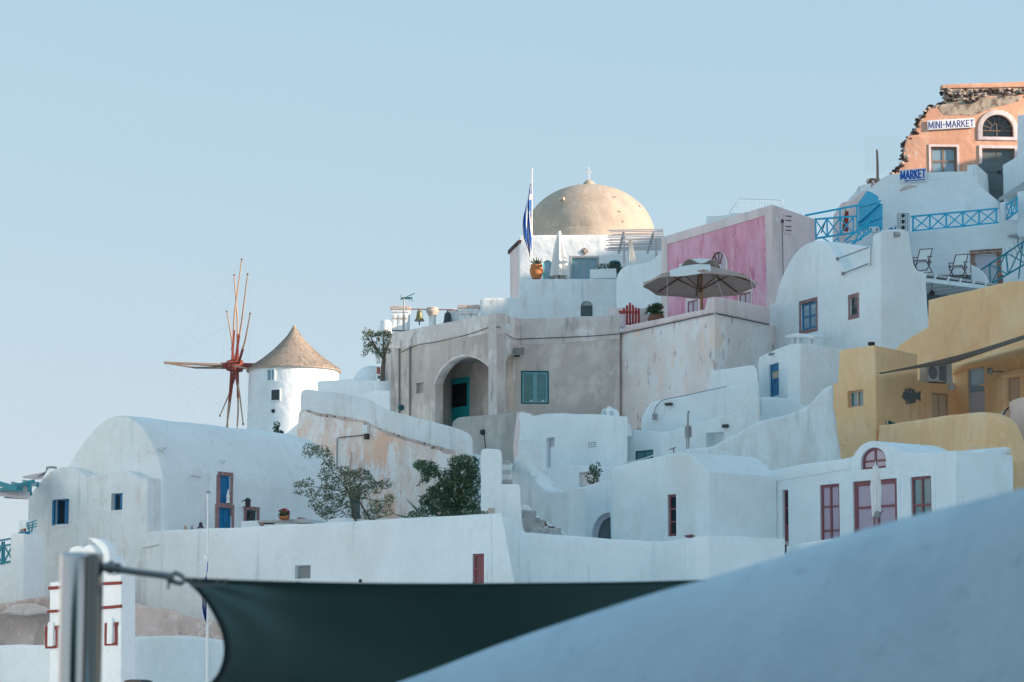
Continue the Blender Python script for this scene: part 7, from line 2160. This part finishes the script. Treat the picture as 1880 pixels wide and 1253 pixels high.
# ================================================================== lower left: rock, terrace wall, painted chapel tower, balcony
def lowerleft():
    wall_thing('rock_face', 'rough pinkish rock face below the long white wall', PL(-40, 82.0, 470, 77.5, 1140), [(-40, 1260), (-40, 1112), (0, 1107), (45, 1103), (90, 1100), (170, 1096), (243, 1108), (280, 1115), (320, 1125), (370, 1136), (420, 1150), (470, 1165), (470, 1260)], 1.0, ROCK, cat='rock', r=.10, rough=.07, step=.2, d0=-.55)
    wall_thing('plaster_apron', 'pale plaster apron over the rock at the left edge', PL(-40, 80.9, 110, 79.6, 1140), cr([(-40, 1135), (0, 1128), (15, 1116), (40, 1108), (70, 1110), (92, 1118)], 3) + [(92, 1124), (50, 1130), (0, 1128), (-40, 1150)], .3, GREYP, cat='plaster', rough=.03)
    wall_thing('lower_wall', 'low white wall at the bottom left under the rock', PL(-60, 68.5, 470, 65.5, 1200), [(-60, 1320), (-60, 1190), (0, 1186), (40, 1184.5), (100, 1184), (160, 1178), (240, 1169), (300, 1167), (350, 1168.5), (410, 1175), (470, 1184), (470, 1320)], 1.2, WH, r=.10, seg=4, rough=.02)
    t = thing('chapel_tower', 'white chapel front with dark red painted lines at lower left', 'chapel', W(155, 1260, 64))
    pl = PL(90, 65.5, 222, 63.4, 1130)
    out = [(90, 1300), (91, 1070), (120, 1066)] + cr([(122, 1040), (126, 1012), (134, 1004), (146, 1003), (152, 1007), (158, 1002), (166, 1001), (172, 1008), (176, 1015)], 3) + [(190, 1020), (205, 1030), (206, 1058), (222, 1054), (222, 1300)]
    slab('wall', pl, out, .38, WH, t, (), 0, .03, .008)
    # curl of the bell gable
    slab('gable_scroll', PL(150, 64.4, 215, 63.6, 1000), cr([(165, 988), (178, 989), (190, 995), (198, 1005), (202, 1020), (204, 1040)], 4) + cr([(192, 1045), (190, 1025), (186, 1010), (179, 1002), (172, 996), (165, 988)], 4), .2, WH, t, (), -.02, .03, .005)
    def stripe(nm, poly): slab(nm, pl, poly, .02, REDD, t, (), -.03, .008, .012, True, 1, .08)
    stripe('painted_band', [(90, 1083), (90, 1077.5), (223, 1067.5), (223, 1073)])
    stripe('painted_band', [(88, 1126), (88, 1121), (223, 1111), (223, 1116.5)])
    for x in (96, 152, 205):
        y0 = 1150 - (x - 96) * .05; y1 = 1191 - (x - 96) * .045
        w = 12
        stripe('painted_niche', [(x - w, y1), (x - w, y0), (x - w + 6, y0 - .3), (x - w + 6, y0 + 6), (x - w + 5, y0 + 8), (x - w + 5, y1 - 5), (x + w - 5, y1 - 6), (x + w - 5, y0 + 8), (x + w - 6, y0 + 5), (x + w - 6, y0 - 1), (x + w + 1, y0 - 1.5), (x + w + 1, y0 + 3), (x + w - 1, y0 + 6), (x + w - 1, y1 - 1)])
        slab('niche_pillar', pl, archp(pl.rc(x - 5, y0 - 9, x + 5, y1 - 4), .06, 8), .02, WH, t, (), -.06, .012, 0, False)
    l = thing('rooftop_vent', 'dark roof vent at the bottom edge below the flag pole', 'vent', W(240, 1262, 60))
    slab('cowl', PL(220, 60.5, 262, 60, 1255), cr([(224, 1268), (226, 1252), (236, 1248), (250, 1248), (260, 1252), (262, 1268)], 3), .3, METALD, l, (), 0, .02, .01)
    # balcony at the far left
    b = thing('balcony', 'white balcony block with teal railings at the left edge', 'balcony', W(25, 1100, 80))
    q = PL(-20, 82.5, 52, 80.8, 1000)
    slab('post', q, [(16, 1060), (17, 957), (20, 955), (32, 957), (32, 1060)], .6, WH, b, (), .3, .03, .01)
    slab('wall', q, [(24, 1115), (25, 982), (28, 980), (49, 980), (49, 1115)], .6, WH, b, (), -.1, .03, .01)
    slab('wall', q, [(-30, 1115), (-30, 1040), (0, 1036), (26, 1030), (26, 1115)], .6, WH, b, (), .0, .03, .01)
    def ln(nm, a, c, w, m, d=0): beam(nm, q.pt(*q.sz(*a), d), q.pt(*q.sz(*c), d), w, w, m, b, q.n)
    for a, c in (((-30, 998), (25, 988.5)), ((-30, 1041), (25, 1030)), ((-30, 1008), (25, 999.5))): ln('rail', a, c, .05, SEAB)
    for x in (4, 7.5, 24, -12): ln('post', (x, 992 + (24 - x) * .15), (x, 1033 + (24 - x) * .2), .04, SEAB)
    for a, c in (((8, 1003), (23, 1029)), ((23, 1001), (8, 1032)), ((-10, 1006), (3, 1033)), ((3, 1004), (-10, 1036))): ln('brace', a, c, .035, SEAB)
    for a, c in (((32, 961), (50, 955)), ((32, 966), (50, 961)), ((34, 962), (38, 978)), ((44, 958), (41, 977)), ((33, 970), (50, 966))): ln('rail', a, c, .03, SEAB, .3)
    fp = thing('flower_box', 'pink flowers in a blue trough on the white balcony', 'planter', W(43, 980, 80.6))
    slab('trough', q, [(36, 981), (36, 977), (49, 976), (49, 981)], .1, BLUED, fp, (), -.05, .01, 0)
    leaves('flowers', [(q.pt(*q.sz(43, 974), 0), (.08, .08, .05), 46)], .05, FLOWER, fp, 91, 1.3)
    # teal pergola slats
    g = thing('teal_pergola', 'teal pergola slats under pale boards at the left edge', 'pergola', W(30, 990, 83))
    y0 = 82.0
    zl = W(40, 905, 83).z
    for k, (a, c) in enumerate((((-30, 880), (32, 898)), ((22, 889), (56, 897)), ((43, 885.5), (70, 890)))):
        beam('slat', W(*a, 83.0 + k * .9), W(*c, 82.0 + k * .4), .06, .14, SEAB, g)
    for a, c in (((-30, 909), (62, 884)), ((-30, 901), (40, 898)), ((10, 912), (48, 914))):
        beam('beam', W(*a, 83.8), W(*c, 82.2), .07, .10, SEAB, g)
    V = [W(-30, 908, 83.5), W(52, 917, 82.0), W(60, 892, 82.6), W(-30, 903, 85)]
    mk('ceiling_boards', [tuple(v + Vector((0, 0, d))) for d in (0, .06) for v in V], [(0, 1, 2, 3), (4, 5, 6, 7), (0, 1, 5, 4), (1, 2, 6, 5), (2, 3, 7, 6), (3, 0, 4, 7)], GREYW, g, 0)
    beam('post', W(53, 885, 82.3), W(56, 910, 82.3), .1, .1, SEAB, g)
    g2 = thing('roof_boards', 'loose grey roof boards and a broken tile on the left roof', 'boards', W(75, 880, 84))
    V = [W(41, 877.5, 84.4), W(80, 870, 83.6), W(86, 866, 84.0), W(78, 880, 83.4), W(65, 881, 83.6)]
    mk('board', [tuple(v + Vector((0, 0, d))) for d in (0, .04) for v in V], [(0, 1, 2, 3, 4), (5, 6, 7, 8, 9)] + [(i, (i + 1) % 5, 5 + (i + 1) % 5, 5 + i) for i in range(5)], GREYW, g2, 0)
    tube('tile', [W(86, 864, 83.5), W(86, 859, 83.5), W(96, 858, 83.5), W(104, 859.5, 83.5)], .04, CONC, g2, 6)
lowerleft()

# ================================================================== foreground: steel post, shade sail, white bank
CHROME = plain('polished_steel', (.47, .49, .50), .09, 1.0, .5, .04, 3, 0)
STEELD = plain('dull_steel', (.20, .21, .22), .32, .9, .5, .1, 20, 0)
m_, N_m, L_m, B_m = newmat('dark_green_shade_net')
B_m.inputs['Base Color'].default_value = (.018, .075, .072, 1); B_m.inputs['Roughness'].default_value = .8
_g = N_m.new('ShaderNodeNewGeometry'); _w = N_m.new('ShaderNodeTexNoise'); _w.inputs['Scale'].default_value = 90; L_m.new(_g.outputs['Position'], _w.inputs['Vector'])
_b = N_m.new('ShaderNodeBump'); _b.inputs['Strength'].default_value = .35; _b.inputs['Distance'].default_value = .002
L_m.new(_w.outputs['Fac'], _b.inputs['Height']); L_m.new(_b.outputs[0], B_m.inputs['Normal'])
NET = m_
HEM = plain('dark_green_webbing', (.010, .035, .036), .75, 0, .2, .15, 60, .2)
def foreground():
    Y = 6.5
    a = W(150.5, 1016, Y); r = 39.5 / FPX * Y
    p = thing('steel_post', 'polished steel post in the lower left foreground', 'post', (a.x, a.y, -1.7))
    prof = [(r, -1.7), (r, a.z - .012), (r * .985, a.z - .004), (r * .94, a.z)]
    lathe('tube', (a.x, a.y, 0), prof, CHROME, p, 64, 50)
    lathe('foot_plate', (a.x, a.y, -1.71), [(.11, 0), (.11, .012), (.06, .014)], STEELD, p, 32)
    # turnbuckle between post and sail
    def k(x, y, Yq=Y): return W(x, y, Yq)
    tb = thing('turnbuckle', 'steel turnbuckle linking the post to the green sail', 'turnbuckle', k(196, 1043))
    pts = [k(190, 1041), k(200, 1043), k(214, 1045)]
    tube('eye_bolt', pts, [.011, .012, .009], STEELD, tb, 10)
    MB().lathe(k(203, 1042), [(.008, -.008), (.016, -.006), (.016, .006), (.008, .008)], 16, Vector((1, .2, -.1))).build('nut', STEELD, tb, 30)
    MB().tube([k(216, 1034), k(217, 1046), k(218, 1054)], [.006, .010, .006], 10).build('shackle_pin', STEELD, tb, 40)
    tube('rod', [k(214, 1045), k(250, 1051), k(300, 1057), k(318, 1061)], [.0085, .0075, .008, .010], STEELD, tb, 12)
    MB().tube([k(311, 1053), k(312, 1062), k(311, 1072)], [.006, .010, .005], 10).build('shackle_pin', STEELD, tb, 40)
    tube('shackle', [k(312, 1060), k(322, 1052), k(334, 1058), k(340, 1066), k(332, 1072), k(320, 1069), k(312, 1063)], .006, STEELD, tb, 10)
    tube('pin_tail', [k(309, 1066), k(309, 1082)], .003, STEELD, tb, 6)
    # sail
    s = thing('green_sail', 'large dark green shade sail in the foreground', 'awning', k(345, 1070, 6.6))
    left = cr([(340, 1067), (360, 1085), (380, 1108), (396, 1135), (408, 1162), (413, 1190), (411, 1216), (402, 1240), (388, 1258), (365, 1285)], 3)
    top = cr([(340, 1064), (420, 1067.5), (500, 1070), (640, 1073), (800, 1074), (1000, 1073), (1150, 1071), (1280, 1067.5), (1420, 1062)], 4)
    def samp(c, t):
        q = t * (len(c) - 1); i = min(len(c) - 2, int(q)); f = q - i
        return c[i][0] + (c[i + 1][0] - c[i][0]) * f, c[i][1] + (c[i + 1][1] - c[i][1]) * f
    V = []; F = []; nu, nv = 70, 36
    def S(u, v, off=0.0):
        lx, ly = samp(left, v); tx, ty = samp(top, u)
        x = lx + (tx - 340) * (1420 - lx) / (1420 - 340)
        y = ty + (ly - 1067) * (1 - .12 * u)
        Yq = 6.62 + 3.2 * u + .25 * v + .25 * math.sin(math.pi * u) * math.sin(math.pi * v * .9)
        an = math.atan2(v * 1.6 + .02, u * 3.2 + .02)      # tension creases run out from the corner
        Yq += .016 * math.sin(11 * an + 2 * u) * min(1, 5 * (u + v)) * (1 - .6 * u)
        return W(x, y, Yq + off)
    for j in range(nv + 1):
        for i in range(nu + 1): V.append(tuple(S(i / nu, j / nv)))
    for j in range(nv):
        for i in range(nu):
            q = j * (nu + 1) + i; F.append((q, q + 1, q + nu + 2, q + nu + 1))
    cl = mk('cloth', V, F, NET, s, 60, False)
    md = cl.modifiers.new('thickness', 'SOLIDIFY'); md.thickness = .003; md.offset = 1
    # hem band along the hollow left edge and rope along the top
    V = []; F = []
    for j in range(nv + 1):
        v = j / nv
        for i in range(4): V.append(tuple(S(i / 3 * .022, v, -.006)))
    for j in range(nv):
        for i in range(3):
            q = j * 4 + i; F.append((q, q + 1, q + 5, q + 4))
    h = mk('hem', V, F, HEM, s, 60, False)
    md = h.modifiers.new('thickness', 'SOLIDIFY'); md.thickness = .004
    MB().tube([S(i / nu, 0, -.004) for i in range(nu + 1)], .0045, 8).build('edge_rope', HEM, s, 50)
    pc = [S(.0, .0, -.012), S(.055, .0, -.012), S(.05, .03, -.012), S(.012, .05, -.012)]
    pc = [k(345, 1070, 6.58), k(415, 1071, 6.72), k(408, 1075, 6.72), k(352, 1079, 6.6)]
    mk('corner_patch', [tuple(q + Vector((0, d, 0))) for d in (0, .006) for q in pc], [(0, 1, 2, 3), (4, 5, 6, 7), (0, 1, 5, 4), (1, 2, 6, 5), (2, 3, 7, 6), (3, 0, 4, 7)], STEELD, s, 0)
    for x in (349, 366, 399, 414):
        MB().tube([k(x, 1069, 6.6 + (x - 345) * .002), k(x, 1062, 6.6 + (x - 345) * .002)], [.004, .003], 6).build('stud', STEELD, s, 30)
    # white rounded bank
    ridge = cr([(480, 1335), (600, 1300), (700, 1265), (780, 1235), (900, 1190), (1050, 1137), (1190, 1093), (1300, 1061), (1420, 1024), (1560, 981), (1700, 942), (1800, 916), (1880, 895), (2000, 868), (2200, 830)], 5)
    V = []; F = []
    sec = []
    for a in range(-100, 101, 10): sec.append(a)
    n = len(sec) + 2
    for i, (x, y) in enumerate(ridge):
        t = i / (len(ridge) - 1)
        Yq = 6.4 - 2.0 * t
        c = W(x, y, Yq)
        A, Bz = .45, 1.25 + .45 * t
        V.append((c.x, c.y - A * .985, -2.2))
        for a in sec:
            V.append((c.x + .012 * noise.noise(Vector((x * .004, a * .03, 1))), c.y + A * math.sin(R(a)), c.z - Bz * (1 - math.cos(R(a)))))
        V.append((c.x, c.y + A * .985, -2.2))
    for i in range(len(ridge) - 1):
        for j in range(n - 1):
            q = i * n + j; F.append((q, q + 1, q + n + 1, q + n))
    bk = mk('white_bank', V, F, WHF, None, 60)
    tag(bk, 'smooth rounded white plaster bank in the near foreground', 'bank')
WHF = layered('foreground_whitewash', (.53, .645, .72), [((.47, .59, .67), 3.0, .45, .65, 1), ((.40, .52, .61), 14.0, .60, .70, 1)], bump=.25, bscale=22, wave=.5, vary=.05, speck=(.42, .52, .6))  # whitewash darkened and blued: the bank's shade is put into the colour
foreground()
# unseen dark canopy and screen added for reflections in the steel post
cc = thing('reflection_canopy', 'added unseen dark green canopy and screen mirrored in the steel post', 'canopy', (-.5, -3.0, -1.7))
MB().box((1.2, -3.6, 2.3), Vector((3.2, 0, 0)), Vector((0, 3.2, 0)), Vector((0, 0, .03))).build('roof_cloth', NET, cc, 0)
for x in (-1.95, 4.3): MB().beam((x, -.45, -1.7), (x, -.45, 2.27), .08, .08, up=Vector((0, 1, 0))).build('post', HEM, cc, 0)
for x in (-11.6, -3.2): MB().beam((x, -4.0, -1.7), (x, -4.0, 1.2), .10, .10, up=Vector((0, 1, 0))).build('post', HEM, cc, 0)
MB().box((-7.4, -4.0, .2), Vector((4.2, 0, 0)), Vector((0, .02, 0)), Vector((0, 0, 1.6))).build('reflection_screen', NET, cc, 0)
